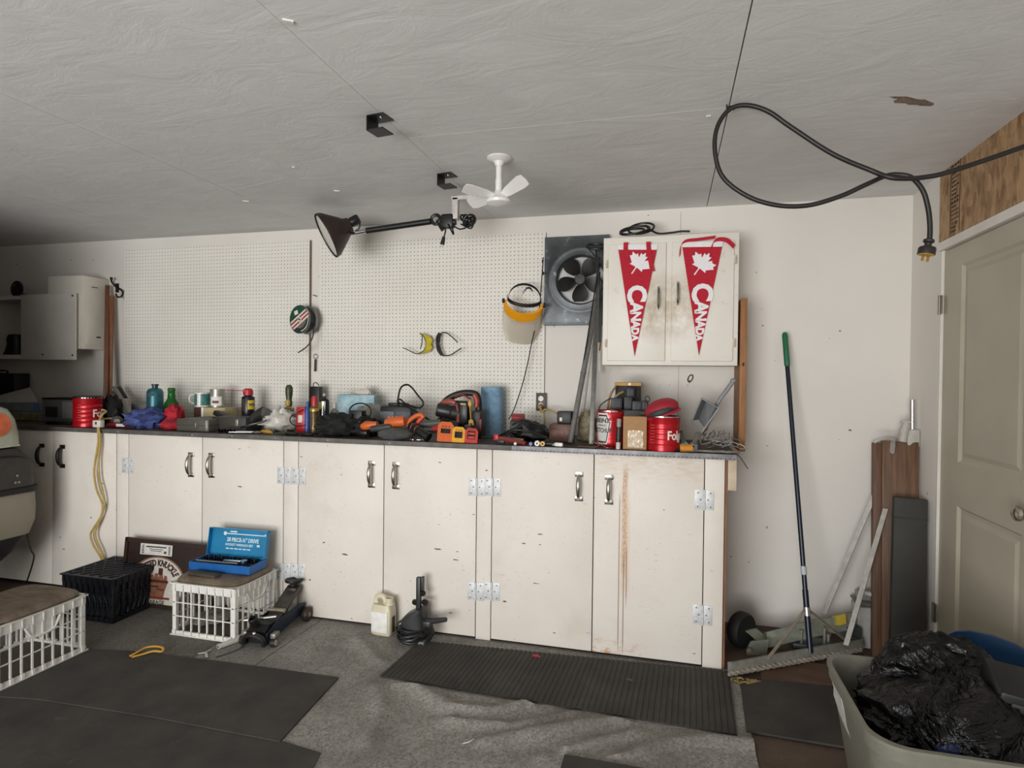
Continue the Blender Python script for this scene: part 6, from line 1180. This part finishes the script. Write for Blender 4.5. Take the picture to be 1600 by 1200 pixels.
# ================================================================ floor jack, jug, motor
jo = Vector((-2.055, 2.68, .0075)); jk = thing('floor_jack', 'dark blue trolley floor jack parked between the white crate and the cabinets', 'jack', jo, R(4))
NVY = mat('#1b2638', .45, .2, var=.25); JG = mat('#4c4944', .5, .4, var=.3)
for s in (-1, 1): MB().prism([(0, .02), (.03, .012), (.15, .03), (.34, .045), (.40, .06), (.40, .10), (.34, .115), (.12, .105), (.02, .075)], .006, T=Matrix.Translation((s*.058-.003, 0, 0)) @ Matrix(((0, 0, 1, 0), (1, 0, 0, 0), (0, 1, 0, 0), (0, 0, 0, 1)))).build('side_plate', NVY, jk)
MB().prism([(.02, .02), (.10, .02), (.12, .10), (.05, .11), (.02, .08)], .10, T=Matrix.Translation((-.05, 0, 0)) @ Matrix(((0, 0, 1, 0), (1, 0, 0, 0), (0, 1, 0, 0), (0, 0, 0, 1)))).build('power_unit', mat('#1a1918', .4, .3), jk)
b = MB(); b.box((0, 0, 0), (.08, .28, .028), r=.006); b.build('lift_arm', JG, jk, loc=(0, .265, .13), rot=(R(26), 0, 0))
MB().lathe([(.02, 0), (.022, .02), (.045, .025), (.05, .03), (.05, .042), (.042, .036), (0, .034)], (0, .375, .195), (0, .1, 1), 16).build('saddle', mat('#1d1714', .5, .3), jk)
b = MB(); b.box((0, .37, .175), (.07, .06, .05), r=.012); b.build('saddle_yoke', mat('#2a2420', .5, .3), jk)
for s in (-1, 1):
    MB().lathe([(.012, -.016), (.036, -.016), (.04, -.010), (.04, .010), (.036, .016), (.012, .016)], (s*.085, .375, .042), (1, 0, 0), 20).build('wheel', mat('#3b2f2a', .5, .3), jk); MB().lathe([(0, -.017), (.014, -.017), (.014, .017), (0, .017)], (s*.085, .375, .042), (1, 0, 0), 14).build('wheel_hub', mat('#8a7268', .4, .3), jk)
    cs = MB(); cs.lathe([(.006, -.012), (.022, -.012), (.024, 0), (.022, .012), (.006, .012)], (s*.088, .035, .0245), (1, 0, .1), 16); cs.build('caster', mat('#1f1e1d', .5), jk); MB().lathe([(0, -.013), (.016, -.013), (.016, .013), (0, .013)], (s*.088, .035, .0245), (1, 0, .1), 14).build('caster_rim', mat('#b9b6ad', .4, .4), jk); MB().box((s*.083, .055, .055), (.03, .05, .03), r=.006).build('caster_fork', mat('#8e8b84', .4, .5), jk)
MB().cyl((-.10, .06, .115), (.05, .12, .125), .007).build('pump_rod', mat('#c4c0b6', .3, .8), jk)
MB().lathe([(0, -.05), (.012, -.05), (.012, .05), (0, .05)], (.0, .2, .125), (1, 0, 0), 12).build('pivot_bolt', mat('#a29b88', .35, .7), jk)
b = MB(); b.lathe([(.02, 0), (.024, .01), (.024, .05), (.017, .055), (.017, .02), (0, .02)], (-.02, .045, .10), (-.1, -.45, .9), 14); b.build('handle_socket', BLK(), jk)
b = MB(); b.tube(cr([(-.06, .0, .02), (-.05, -.012, .06), (0, -.02, .08), (.05, -.012, .06), (.055, 0, .02)], 5), .013, 8); b.build('front_guard', mat('#191817', .45), jk); MB().ell((.01, -.02, .085), (.012, .008, .012)).build('release_valve', CHROME(), jk)
# white pipe piece and rod beside the jack
tag(MB().lathe([(.009, 0), (.0135, 0), (.0135, .20), (.009, .20)], (0, 0, .0145), (.35, .93, 0), 14, cap=False).build('pvc_pipe', mat('#bdbbb0', .45), loc=(-2.225, 2.62, .0075)), 'short white pipe lying along the foot of the socket-set crate', 'pipe')
tag(MB().tube([(0, 0, .006), (.03, .06, .006), (.055, .13, .006)], .005, 8).build('chrome_rod', STEEL(), loc=(-2.17, 2.545, .0065)), 'thin metal rod lying on the carpet in front of the floor jack', 'rod')
jg_o = at(593, 994, Z=.0075); jg = thing('plastic_jug', 'cream plastic jug with blank white label standing at the cabinet foot', 'jug', jg_o, R(-4)); s = mpp(jg_o); jw, jh = 35*s, 60*s; jd = .085; JM = mat('#d8cfb4', .4, var=.12, scale=9)
b = MB(); rs = []
for z, kx, ky in ((0, .94, .9), (.006, 1, 1), (.60, 1, 1), (.70, .96, .97), (.80, .84, .9)):
    k = []
    for a in range(28):
        t_ = 2*math.pi*a/28; c, s2 = math.cos(t_), math.sin(t_); k.append((jw/2*kx*math.copysign(abs(c)**.4, c), jd/2+jd/2*ky*math.copysign(abs(s2)**.4, s2), (z if z < .01 else z*jh)))
    rs.append(k)
b.rings(rs); b.build('body', JM, jg, smooth=50)
MB().tube(cr([(-jw*.36, jd/2, jh*.78), (-jw*.37, jd/2, jh*.90), (-jw*.25, jd/2, jh*.975), (-jw*.02, jd/2, jh*.965), (jw*.10, jd/2, jh*.86), (jw*.10, jd/2, jh*.78)], 6), .015, 12).build('handle', JM, jg); MB().lathe([(jw*.24, 0), (jw*.22, jh*.05), (jw*.185, jh*.055), (jw*.185, jh*.17), (jw*.15, jh*.17), (jw*.15, jh*.1), (0, jh*.1)], (jw*.29, jd/2, jh*.79), seg=16).build('neck', JM, jg)
MB().box((-jw*.02, -.0008, jh*.36), (jw*.80, .002, jh*.52), r=.0005).build('label', mat('#e4e2de', .5), jg); MB().box((jw*.5, jd*.5, jh*.28), (.003, jd*.35, jh*.42), r=.001).build('dark_side_label', mat('#3d352c', .6), jg)
mo = at(640, 1008, Z=.0075); mt = thing('trolling_motor', 'black and grey trolling motor head with coiled cable at the cabinet foot', 'motor', (mo.x, mo.y, .0075)); s = mpp(mo)
P = lambda x, y, d=0.0: Vector((at(x, y, Y=mo.y+d).x-mo.x, d, max(.004, at(x, y, Y=mo.y+d).z-.0075)))
GM = mat('#333335', .45, var=.2)
b = MB(); rs = []
for (l, r_, y) in ((621, 659, 994), (621.5, 659, 982), (622, 658.5, 972), (630, 658, 964), (643, 657.5, 958), (650, 657, 955.5)):
    a, c = P(l, y), P(r_, y); k = []
    for q in range(20):
        t_ = 2*math.pi*q/20; cc, sn = math.cos(t_), math.sin(t_); k.append(((a.x+c.x)/2+(c.x-a.x)/2*math.copysign(abs(cc)**.6, cc), .06+.055*math.copysign(abs(sn)**.6, sn), a.z))
    rs.append(k)
b.rings(rs); b.build('cover', GM, mt, smooth=50)
b = MB()
for k in range(6):
    zc = .028+.012*(k % 5); e = .004*(k % 3)
    b.tube([(P(637, 990).x+(.072+e)*math.cos(q), .06+(.075+e)*math.sin(q), zc+.010*math.sin(q+k)+.006*math.cos(2*q)) for q in [2*math.pi*i/28 for i in range(28)]], .0058, 6, closed=True)
b.build('cable_coil', mat('#17171a', .4), mt)
MB().box((P(650, 1000).x, .05, .012), (.09, .10, .022), r=.004).build('foot', mat('#57575a', .45), mt)
MB().box((P(654.5, 930, .07).x, .07, (P(654, 909).z+P(654, 990).z)/2), (.024, .026, P(654, 909).z-P(654, 990).z), r=.003).build('shaft', mat('#232324', .4), mt)
MB().cyl(P(647, 941, .07), P(666, 941, .07), .007).build('cross_bar', BLK(), mt)
MB().box((P(660, 913, .085).x, .085, P(660, 925).z), (.014, .03, .10), r=.002).build('shaft_rail', mat('#2b2b2c', .4), mt)
for x, y in ((649, 941), (664, 941), (660, 927)): MB().lathe([(0, -.014), (.014, -.012), (.016, 0), (.014, .012), (0, .014)], P(x, y, .07), (1, -.4, 0), 12).build('knob', BLK(), mt)
b = MB(); b.cyl(P(658, 972, .06), P(697, 968, .02), .019, .012); b.build('tiller_arm', GM, mt); MB().box(P(668, 976, .05), (.05, .05, .05), r=.008).build('clamp', mat('#2b2a29', .4, .3), mt); MB().lathe([(.012, -.02), (.018, -.02), (.018, .02), (.012, .02)], P(668, 982, .04), (.3, -1, -.3), 12).build('clamp_screw', mat('#4c4a47', .35, .8), mt)
b = MB(); b.tube([P(672, 978, .05), P(676, 988, .05), P(669, 999, .05)], .014, 8); b.build('bracket', BLK(), mt)
# small litter on the floor
def on_floor(px, py, z=.007): p = at(px, py, Z=z); p.z = z; return p
o = on_floor(230, 1019, .016); tag(MB().tube(cr([at(x, y, Z=.018)-Vector((o.x, o.y, .016))+Vector((0, 0, dz)) for x, y, dz in ((203, 1025, .0), (215, 1020, .004), (228, 1014, .008), (243, 1013.5, .012), (254, 1015, .010), (253, 1019, .004), (240, 1019, .006), (225, 1022, .002), (206, 1027, .001))], 5), .0065, 8, flat=.6).build('yellow_strap', mat('#c39432', .6), loc=o), 'yellow strap curled on the floor at the edge of the black mat', 'strap')
o = on_floor(322, 1021); b = MB(); b.tube([(0, .03, .004), (.0, .0, .008), (.035, -.035, .004)], .007, 6, flat=.5); b.tube([(0, 0, .006), (-.03, -.02, .004)], .006, 6, flat=.5); tag(b.build('white_scrap', mat('#b9b4aa', .7), loc=o), 'pale forked scrap lying between the yellow strap and the floor jack', 'scrap')
o = on_floor(838, 1027, .016); b = MB(); b.tube([(-.02, 0, .003), (0, .005, .008), (.02, 0, .003)], .006, 6); b.tube([(0, -.012, .003), (.004, .012, .004)], .005, 6); tag(b.build('red_scrap', mat('#9c2a35', .7), loc=o), 'small red scrap lying on the ribbed runner by the cabinet doors', 'scrap')
o = on_floor(732, 1163, .012); b = MB(); b.strip([(-.02, 0, .002), (0, .006, .006), (.014, .012, .014)], (.006, .012, 0), .002); tag(b.build('paper_scrap', mat('#cfcbc2', .7), loc=o), 'tiny white paper scrap on the carpet folds', 'scrap')
o = on_floor(984, 1063, .016); tag(MB().prism([(-.02, 0), (0, .012), (.018, .004), (.01, -.008)], .003).build('leaf_scrap', mat('#6b5348', .8), loc=o), 'brown leaf-like scrap on the ribbed runner', 'scrap')
# ================================================================ corner behind the bench end
bo = at(1266, 1020, Z=.05); top = at(1226, 520, Y=3.69); br = thing('push_broom', 'tall dark blue push broom with green grip leaning on the wall', 'broom', (bo.x, bo.y, .0))
d = top-bo; q = lambda t_: Vector((0, 0, bo.z))+d*t_
MB().tube([q(0), q(.18)], .0145, 12).build('lower_handle', mat('#141b2c', .35), br); MB().tube([q(.18), q(.9)], .0120, 12).build('handle', mat('#141c30', .3), br); MB().tube([q(.885), q(.89), q(.99), q(1.0)], [.013, .0155, .0155, .011], 12).build('grip', mat('#1f6a48', .5), br); MB().tube([q(.105), q(.13)], .0165, 14).build('collar', mat('#d5d3cd', .3, .8), br); MB().tube([q(.225), q(.25)], .0148, 12).build('white_sticker', mat('#b9bdc0', .5), br)
ra, rb = at(1140, 1043, Z=.045), at(1345, 1006, Z=.045); ra, rb = ra-br.location, rb-br.location
MB().strip([ra, rb], (0, .02, .045), .03).build('head', mat('#8d8c82', .5, .3, var=.2), br)
b = MB(); n = 44; tw = []
for i in range(n+1): p = ra+(rb-ra)*(i/n)+Vector((-.006, -.03, -.018)); tw.append(p+Vector((0, .006*math.cos(i*1.9), .006*math.sin(i*1.9))))
b.tube(tw, .009, 6); tw2 = [p+Vector((0, -.012*math.cos(i*1.9), -.012*math.sin(i*1.9))) for i, p in enumerate(tw)]; b.tube(tw2, .009, 6); b.build('rope_fringe', mat('#8e877b', .9, var=.25), br)
c = q(.125)
for e in (at(1199, 1030, Z=.06), at(1327, 1004, Z=.06)): MB().strip([c+Vector((0, .01, 0)), (c+(e-br.location))*.5, e-br.location], (.0, .022, .010), .004).build('brace', mat('#a89f8e', .45, .4, var=.2), br)
b = MB(); rr_ = random.Random(8)
for i in range(7): a = ra+Vector((.03+.014*i, -.045-.008*(i % 3), -.030)); b.tube(cr([a+Vector((.028*math.cos(q+i), .018*math.sin(q*1.3+i), .005*math.sin(3*q))) for q in [i*.4+.9*k for k in range(5)]], 4), .0036, 5)
b.build('frayed_twine', mat('#9a8050', .9, var=.4), br)
# wheeled trailer dolly on the floor
wo = at(1158, 1010, Y=3.42); dl = thing('wheel_dolly', 'black wheel in a grey bracket with long pale beam lying behind the broom head', 'dolly', (wo.x, 3.42, 0)); DG = mat('#8d9183', .45, .3, var=.2)
wr = .092; MB().lathe([(wr*.55, -.03), (wr*.9, -.032), (wr, -.02), (wr, .02), (wr*.9, .032), (wr*.55, .03)], (.0, 0, wr+.001), (.75, -.65, 0), 28).build('tyre', mat('#171717', .7), dl); MB().lathe([(0, -.02), (wr*.58, -.024), (wr*.58, .024), (0, .02)], (0, 0, wr+.001), (.75, -.65, 0), 20).build('rim', mat('#252423', .5, .2), dl)
P = lambda x, y, Y=3.42: at(x, y, Y=Y)-Vector((wo.x, 3.42, 0))
MB().strip(cr([P(1141, 990, 3.44), P(1152, 976, 3.44), P(1170, 982, 3.43), P(1192, 1000, 3.42), P(1199, 1008, 3.41)], 4), (.05, .07, 0), .004).build('mudguard', DG, dl)
b = MB(); b.prism([(0, 0), (.10, .012), (.11, .10), (.015, .095), (-.01, .05)], .006, T=Matrix.Translation(P(1168, 1030, 3.33)) @ Matrix.Rotation(R(20), 4, 'Z') @ V); b.build('bracket', DG, dl); MB().lathe([(0, 0), (.012, 0), (.012, .02), (0, .02)], P(1170, 1014, 3.32), (0, -1, 0), 10).build('axle_bolt', mat('#a39a8c', .4, .6), dl)
MB().strip([P(1196, 1000, 3.44), P(1260, 985, 3.50), P(1332, 970, 3.58)], (0, .03, .07), .05).build('beam', DG, dl)
MB().strip([P(1304, 970, 3.535), P(1318, 967, 3.55)], (0, .02, .045), .056).build('yellow_label', mat('#c2a93a', .5), dl)
b = MB(); b.box(P(1268, 1005, 3.5), (.20, .12, .02), r=.003); b.build('cross_plate', mat('#6d7276', .45, .4), dl)
for x, y in ((1252, 995), (1288, 993), (1294, 1002)): MB().lathe([(.014, 0), (.014, .012), (.008, .012), (.008, .075), (.012, .075), (.012, .085), (0, .085)], P(x, y+14, 3.46), (0, 0, 1), 10).build('bolt', mat('#97978f', .4, .6), dl)
MB().box(P(1325, 985, 3.56), (.12, .06, .06), r=.01).build('end_fitting', mat('#4a4c50', .5, .3), dl)
# boards, aluminium frame, white pail in the corner
def lean(name, label, cat, px0, px1, pt_, Yt, Yb, th_, m, z0=.0):
    a, c = at((px0+px1)/2, pt_, Y=Yt), at((px0+px1)/2, 985, Y=Yb); c.z = z0; w_ = (px1-px0)*mpp((a+c)/2); dd = a-c; ln = dd.length; o2 = thing(name, label, cat, c, 0, rot=dd.to_track_quat('Z', 'Y').to_euler())
    # long axis z, thickness towards the wall
    return o2, w_, ln
o2 = at(1412, 985, Y=3.40); bx = thing('brown_plank', 'brown wooden plank leaning in the right corner behind the dark grey board', 'plank', (at(1408, 900, Y=3.47).x, 3.47, .001), 0, rot=(R(-7), R(.3), R(-8))); zt_ = at(1412, 688, Y=3.6).z
MB().box((0, .0, zt_/2), (.165, .042, zt_), r=.003).build('plank', wood('#79573a', '#473122', 2, 4), bx)
MB().box((-.098, .03, zt_*.495), (.045, .06, zt_*.99), r=.003).build('side_rail', wood('#735038', '#4a3322', 2, 5), bx)
gb = thing('grey_board', 'dark grey folded board leaning against the brown plank in the corner', 'board', (at(1418, 900, Y=3.38).x, 3.38, .001), 0, rot=(R(-6), R(1.6), R(-6))); zt_ = at(1418, 777, Y=3.46).z
MB().box((0, 0, zt_/2), (.145, .05, zt_), r=.006).build('board', mat('#35342f', .7, var=.25, scale=6), gb); MB().box((0, -.001, zt_-.10), (.147, .054, .006)).build('strap', mat('#2a2926', .7), gb)
af = thing('aluminium_frame', 'two-legged aluminium frame with curved top handle leaning beside the corner plank', 'frame', (at(1390, 700, Y=3.55).x, 3.5, 0)); P = lambda x, y, Y: at(x, y, Y=Y)-af.location
AL = mat('#a19d95', .5, .3, var=.2)
def legs(a, c):
    b = MB(); b.strip([a, c], (.021, -.010, 0), .014); return b.build('leg', AL, af)
c = P(1288, 958, 3.62); legs(P(1391, 716, 3.62), c); c = P(1322, 1008, 3.40); legs(P(1384, 795, 3.54), c)
MB().tube(cr([P(1366, 691, 3.5), P(1376, 686.5, 3.5), P(1388, 686, 3.52), P(1395, 690, 3.54), P(1393, 712, 3.6)], 5), .012, 10, flat=.7).build('handle', mat('#c9c6c0', .35, .4), af)
MB().cyl(P(1425.5, 678, 3.6), P(1425.5, 625, 3.6), .012).build('chrome_tube', CHROME(), af)
b = MB(); b.box(P(1425, 684, 3.6), (.06, .05, .09), r=.008); b.tube([P(1410, 690, 3.58), P(1413, 672, 3.58), P(1416, 660, 3.58)], [.02, .022, .016], 10); b.box(P(1415, 659, 3.58), (.05, .02, .012), r=.004); b.build('joint', mat('#b5b1a8', .5), af)
wp = thing('white_pail', 'white metal pail with grey band behind the aluminium frame, in the corner', 'pail', (at(1366, 990, Y=3.62).x, 3.66, .0005)); s = mpp(wp.location)
MB().box((0, -.02, .11), (.19, .13, .22), r=.01).build('body', mat('#b3b2ae', .5, var=.15), wp); MB().box((0, -.02, .235), (.195, .135, .012), r=.003).build('band', mat('#6a6966', .5), wp); MB().tube(cr([(-.08, -.08, .30), (-.02, -.09, .292), (.05, -.085, .278), (.09, -.08, .272)], 4), .011, 8).build('grip', mat('#d4d2cd', .4), wp); MB().box((.0, -.0, .26), (.16, .07, .04), r=.006).build('top', mat('#9a9894', .5), wp)
tag(MB().box((0, 0, .006), (.55, .5, .012)).build('plywood_sheet', wood('#6a4a36', '#3f2c20', 0, 3), loc=(.72, 3.05, .0005), rz=-.1), 'stained brown plywood offcut flat on the floor below the broom head', 'plywood')
# ================================================================ tote with rubbish bag
TX0, TX1, TY0, TY1, TZ = .562, 1.185, 1.862, 2.46, .42
to = thing('storage_tote', 'large open grey plastic tote holding black rubbish bags, nearest the door', 'tote', ((TX0+TX1)/2, (TY0+TY1)/2, .0005)); TM = mat('#77756a', .45, var=.08)
def rrect(hx, hy, r, n=7):
    P2 = []
    for cx, cy, a0 in ((hx-r, hy-r, 0), (-hx+r, hy-r, 90), (-hx+r, -hy+r, 180), (hx-r, -hy+r, 270)):
        for i in range(n+1): a = R(a0+90*i/n); P2.append((cx+r*math.cos(a), cy+r*math.sin(a)))
    return P2
hx, hy = (TX1-TX0)/2, (TY1-TY0)/2
def ring(k, z, r=.10): return [(x, y, z) for x, y in rrect(hx-k, hy-k, r)]
MB().rings([ring(.075, .0), ring(.07, .004), ring(.018, TZ-.07), ring(.016, TZ-.05), ring(.006, TZ-.045), ring(.004, TZ-.012), ring(.0, TZ-.010), ring(.0, TZ), ring(.014, TZ+.001), ring(.02, TZ-.008), ring(.024, TZ-.06), ring(.08, .012)], cap=True).build('body', TM, to, smooth=45)
b = MB(); rp = random.Random(4); pl = [(-.02, .16), (.02, .15), (.035, .10), (.05, .02), (.045, -.05), (.07, -.10), (.062, -.14), (.045, -.09), (.02, -.06), (-.01, -.03), (-.035, .03), (-.015, .07), (-.03, .11)]
b.prism([(x*1.7, y*.8) for x, y in pl], .0015, T=Matrix.Translation(at(1312, 1104, X=TX0+.0285)-to.location+Vector((-.0015, 0, 0))) @ Matrix.Rotation(R(-9.3), 4, 'Y') @ Matrix(((0, 0, -1, 0), (-1, 0, 0, 0), (0, 1, 0, 0), (0, 0, 0, 1))) @ Matrix.Rotation(R(14), 4, 'Z')); b.build('torn_label', mat('#c6c4c0', .6, var=.2), to)
t = NT('black_plastic_film'); wv = t.add('ShaderNodeTexNoise'); wv.inputs['Scale'].default_value = 9; wv.inputs['Detail'].default_value = 5; wv.inputs['Distortion'].default_value = 2.2; t.link(t.oc, wv.inputs['Vector']); rg = t.math('ABSOLUTE', t.math('SUBTRACT', wv.outputs['Fac'], .5)); t.bump(rg, .9, .035); BAG = t.out(lin('#050506'), .24, 0.0, Specular_IOR_Level=.35)
def bag(label, c, rad, seed, amp, fold):
    b = MB(); nu, nv = 170, 96; rs = []
    for i in range(nv+1):
        t_ = math.pi*i/nv; r_ = []
        for j in range(nu):
            p = 2*math.pi*j/nu; d = Vector((math.sin(t_)*math.cos(p), math.sin(t_)*math.sin(p), math.cos(t_)))
            n1 = NZ.noise(d*1.6+Vector((seed, 0, 0))); w_ = d*2.3+Vector((n1*1.2, seed*2.0, n1)); rid = 1-abs(NZ.noise(Vector((w_.x, w_.y*.55, w_.z))))*2.6; rid2 = 1-abs(NZ.noise(Vector((w_.x*2.1+4, w_.y*1.1+1, w_.z*2.1+seed))))*2.4
            k = 1+amp*n1+fold*(max(0, rid)-.4)+fold*.45*(max(0, rid2)-.4)
            r_.append((d.x*rad[0]*k, d.y*rad[1]*k, d.z*rad[2]*k))
        rs.append(r_)
    b.rings(rs); return tag(b.build('rubbish_bag', BAG, loc=c, smooth=70), label, 'rubbish bag', 'black bags in the grey tote')
bag('large crumpled black rubbish bag filling the grey tote', (.885, 2.13, .33), (.285, .255, .20), 3, .16, .12)
bag('second black rubbish bag bulging highest at the back of the tote', (.885, 2.30, .43), (.19, .125, .15), 11, .12, .12)
bc = at(1560, 1075, Y=2.12); bk = thing('black_box', 'black plastic box with a slot handle lying on the rubbish bags by the door', 'box', (bc.x+.05, 2.10, .44), 0, rot=(R(14), R(8), R(-6))); MB().box((0, .0, .045), (.20, .16, .15), r=.012).build('body', mat('#131315', .45), bk); MB().box((-.02, -.083, .085), (.10, .006, .022), r=.002).build('slot', mat('#33322f', .5), bk)
bl_o = at(1535, 1040, Y=2.40); bl = thing('blue_tub', 'dark blue rounded plastic tub standing on end behind the rubbish bags against the door', 'tub', (1.10, 2.50, .20), 0, rot=(R(-4), R(4), R(-30))); n = 24
pl = [(.175*math.copysign(abs(math.cos(a))**.75, math.cos(a)), .10+.23*math.copysign(abs(math.sin(a))**.75, math.sin(a))) for a in [2*math.pi*i/n for i in range(n)]]
b = MB(); b.rings([[(x*k, y_, .10+(z-.10)*k) for x, z in pl] for k, y_ in ((1.0, -.02), (1.0, .0), (.96, .004), (.90, .012), (.86, .004), (.3, .006))], cap=True); b.build('shell', mat('#1c3f66', .35, var=.15), bl, smooth=45)
tag(blob(None, (.035, .02, .025), 5, .3, 3).build('blue_cloth', mat('#131f45', .5), loc=(.775, 1.925, .375)), 'dark blue scrap of plastic showing at the front of the grey tote', 'cloth')
# ================================================================ high-roofed van parked at the left, nose to the bench
vx, vy = -3.75, 2.90
tk = thing('parked_van', 'pale high-roofed van nose at the left edge, amber corner light over a dark bumper', 'van', (vx, vy, 0)); WT = 1.88
CREAM = mat('#8d8676', .4, var=.1, scale=6); DKG = mat('#35332f', .55, var=.2); BK = mat('#100f0f', .6)
def nose(z, dx, dy, r=.09, back=-.36, n=7):
    """plan outline of the nose from the right side round the front to the left side"""
    P2 = [(-dx, back)]+[(-dx-r+r*math.cos(R(90*i/n)), -dy-r+r*math.sin(R(90*i/n))) for i in range(n+1)]
    P2 += [(-WT-q[0], q[1]) for q in reversed(P2)]
    return [(x, y, z) for x, y in P2]
def shell(name, rows, m): b = MB(); b.rings(rows, cap=True); return b.build(name, m, tk, smooth=40)
shell('valance', [nose(.23, .10, .22), nose(.34, .05, .10), nose(.43, .02, .045), nose(.47, .03, .05)], BK)
shell('lower_bumper', [nose(.44, .012, .03), nose(.52, .0, .004), nose(.60, .0, .0), nose(.69, .004, .004), nose(.70, .012, .014)], CREAM)
shell('rub_strip', [nose(.695, .006, .010), nose(.70, -.008, -.006), nose(.728, -.008, -.006), nose(.735, .006, .010)], BK)
shell('upper_bumper', [nose(.73, .004, .006), nose(.80, .002, .006), nose(.86, .004, .016), nose(.90, .012, .035), nose(.965, .03, .09), nose(.975, .06, .13)], DKG)
b = MB(); b.tube(cr([(.002-.012, -.5, .93), (-.010, -.20, .925), (-.022, -.10, .905), (-.03, -.085, .875), (-.012, -.16, .862), (-.006, -.5, .855)], 6), .006, 6); b.build('bumper_groove', BK, tk)
for y, z in ((-.155, .805), (-.165, .765), (-.145, .765)): MB().lathe([(0, 0), (.007, 0), (.006, .004), (0, .005)], (-.001, y, z), (1, .1, 0), 8).build('clip', mat('#9a978e', .4, .4), tk)
t = NT('dusty_lens'); LENS = t.out(lin('#a3a592'), .2, 0.0, Coat_Weight=.3)
def cornerlens(rows, m, name, par=None):
    b = MB(); b.rings(rows, cap=True); return b.build(name, m, par or tk, smooth=45)
def lensring(z, dx, dy, back, r=.08): return [(-dx, back, z)]+[(-dx-r+r*math.cos(R(90*i/6)), -dy-r+r*math.sin(R(90*i/6)), z) for i in range(7)]+[(-.55, -dy-.005, z), (-.55, -dy-.2, z), (-.2, back-.1, z)]
lens = cornerlens([lensring(.985, .012, .095, -.48), lensring(1.06, .012, .10, -.48), lensring(1.14, .018, .115, -.48), lensring(1.20, .032, .145, -.48), lensring(1.235, .06, .21, -.48), lensring(1.245, .09, .26, -.48)], LENS, 'corner_light')
b = MB(); b.prism([(.085*math.cos(a), .072*math.sin(a)) for a in [2*math.pi*i/24 for i in range(24)]], .004, T=Matrix.Translation((-.0155, -.265, 1.115)) @ Matrix.Rotation(R(-4), 4, 'Y') @ Matrix(((0, 0, 1, 0), (1, 0, 0, 0), (0, 1, 0, 0), (0, 0, 0, 1)))); b.build('amber_reflector', mat('#cf6a45', .3, var=.25, scale=25), lens)
b = MB(); b.strip([(-.006, -.48, .984), (-.008, -.22, .984), (-.03, -.12, .984)], (0, 0, .010), .006); b.build('chrome_lip', mat('#b9b7ae', .3, .5), tk)
body = MB()
def sect(y, zt, zb=.42, k=.0): return [(-.02-k, y, zb), (-.005-k, y, zb+(zt-zb)*.3), (-.012-k, y, zt-.16), (-.06-k, y, zt-.04), (-.2, y, zt), (-WT+.2, y, zt), (-WT+.06+k, y, zt-.04), (-WT+.012+k, y, zt-.16), (-WT+.005+k, y, zb+(zt-zb)*.3), (-WT+.02+k, y, zb)]
body.rings([sect(-.27, 1.24, .95, .02), sect(-.32, 1.32, .95), sect(-.50, 1.62, .85), sect(-.60, 1.8, .42), sect(-.85, 2.2, .42), sect(-1.1, 2.28, .42), sect(-5.2, 2.25, .5), sect(-5.3, 2.2, .5, .03)]); body.build('body', CREAM, tk, smooth=30)  # unseen body, made tall and flat-fronted to shade the left wall
MB().rings([[(-.6, -.13, .985), (-WT+.6, -.13, .985), (-WT+.6, -.13, 1.24), (-.6, -.13, 1.24)], [(-.6, -.33, .985), (-WT+.6, -.33, .985), (-WT+.6, -.33, 1.24), (-.6, -.33, 1.24)]]).build('grille', DKG, tk)
cornerlens([[(-WT-x, y, z) for x, y, z in rr2] for rr2 in (lensring(.985, .012, .095, -.48), lensring(1.14, .018, .115, -.48), lensring(1.235, .06, .21, -.48))], LENS, 'corner_light')
GL = mat('#1b2226', .08, 0.0)
MB().add([(-.22, -.36, 1.36), (-WT+.22, -.36, 1.36), (-WT+.26, -.80, 2.10), (-.26, -.80, 2.10), (-.22, -.345, 1.37), (-WT+.22, -.345, 1.37), (-WT+.26, -.785, 2.11), (-.26, -.785, 2.11)], [(0, 1, 2, 3), (7, 6, 5, 4), (0, 1, 5, 4), (1, 2, 6, 5), (2, 3, 7, 6), (3, 0, 4, 7)]).build('windscreen', GL, tk)
MB().box((-.012, -1.3, 1.75), (.03, .7, .5), r=.01).build('side_window', GL, tk)
for y in (-.95, -4.2):
    for x in (-.13, -WT+.13): MB().lathe([(.2, -.12), (.35, -.12), (.38, -.09), (.38, .09), (.35, .12), (.2, .12)], (x, y, .3805), (1, 0, 0), 28).build('tyre', mat('#171716', .8), tk); MB().lathe([(0, -.1), (.21, -.11), (.21, .11), (0, .1)], (x, y, .3805), (1, 0, 0), 20).build('wheel_rim', mat('#6f6e6a', .4, .5), tk)
a = at(46, 848, X=vx-.03); MB().tube(cr([Vector((-.06, -.06, .46)), at(48, 858, Y=2.80)-Vector((vx, vy, 0)), at(53, 868, Y=2.80)-Vector((vx, vy, 0)), at(50, 884, Y=2.81)-Vector((vx, vy, 0)), at(42.5, 907, Y=2.83)-Vector((vx, vy, 0))], 5), .005, 6).build('hanging_wire', BK, tk)
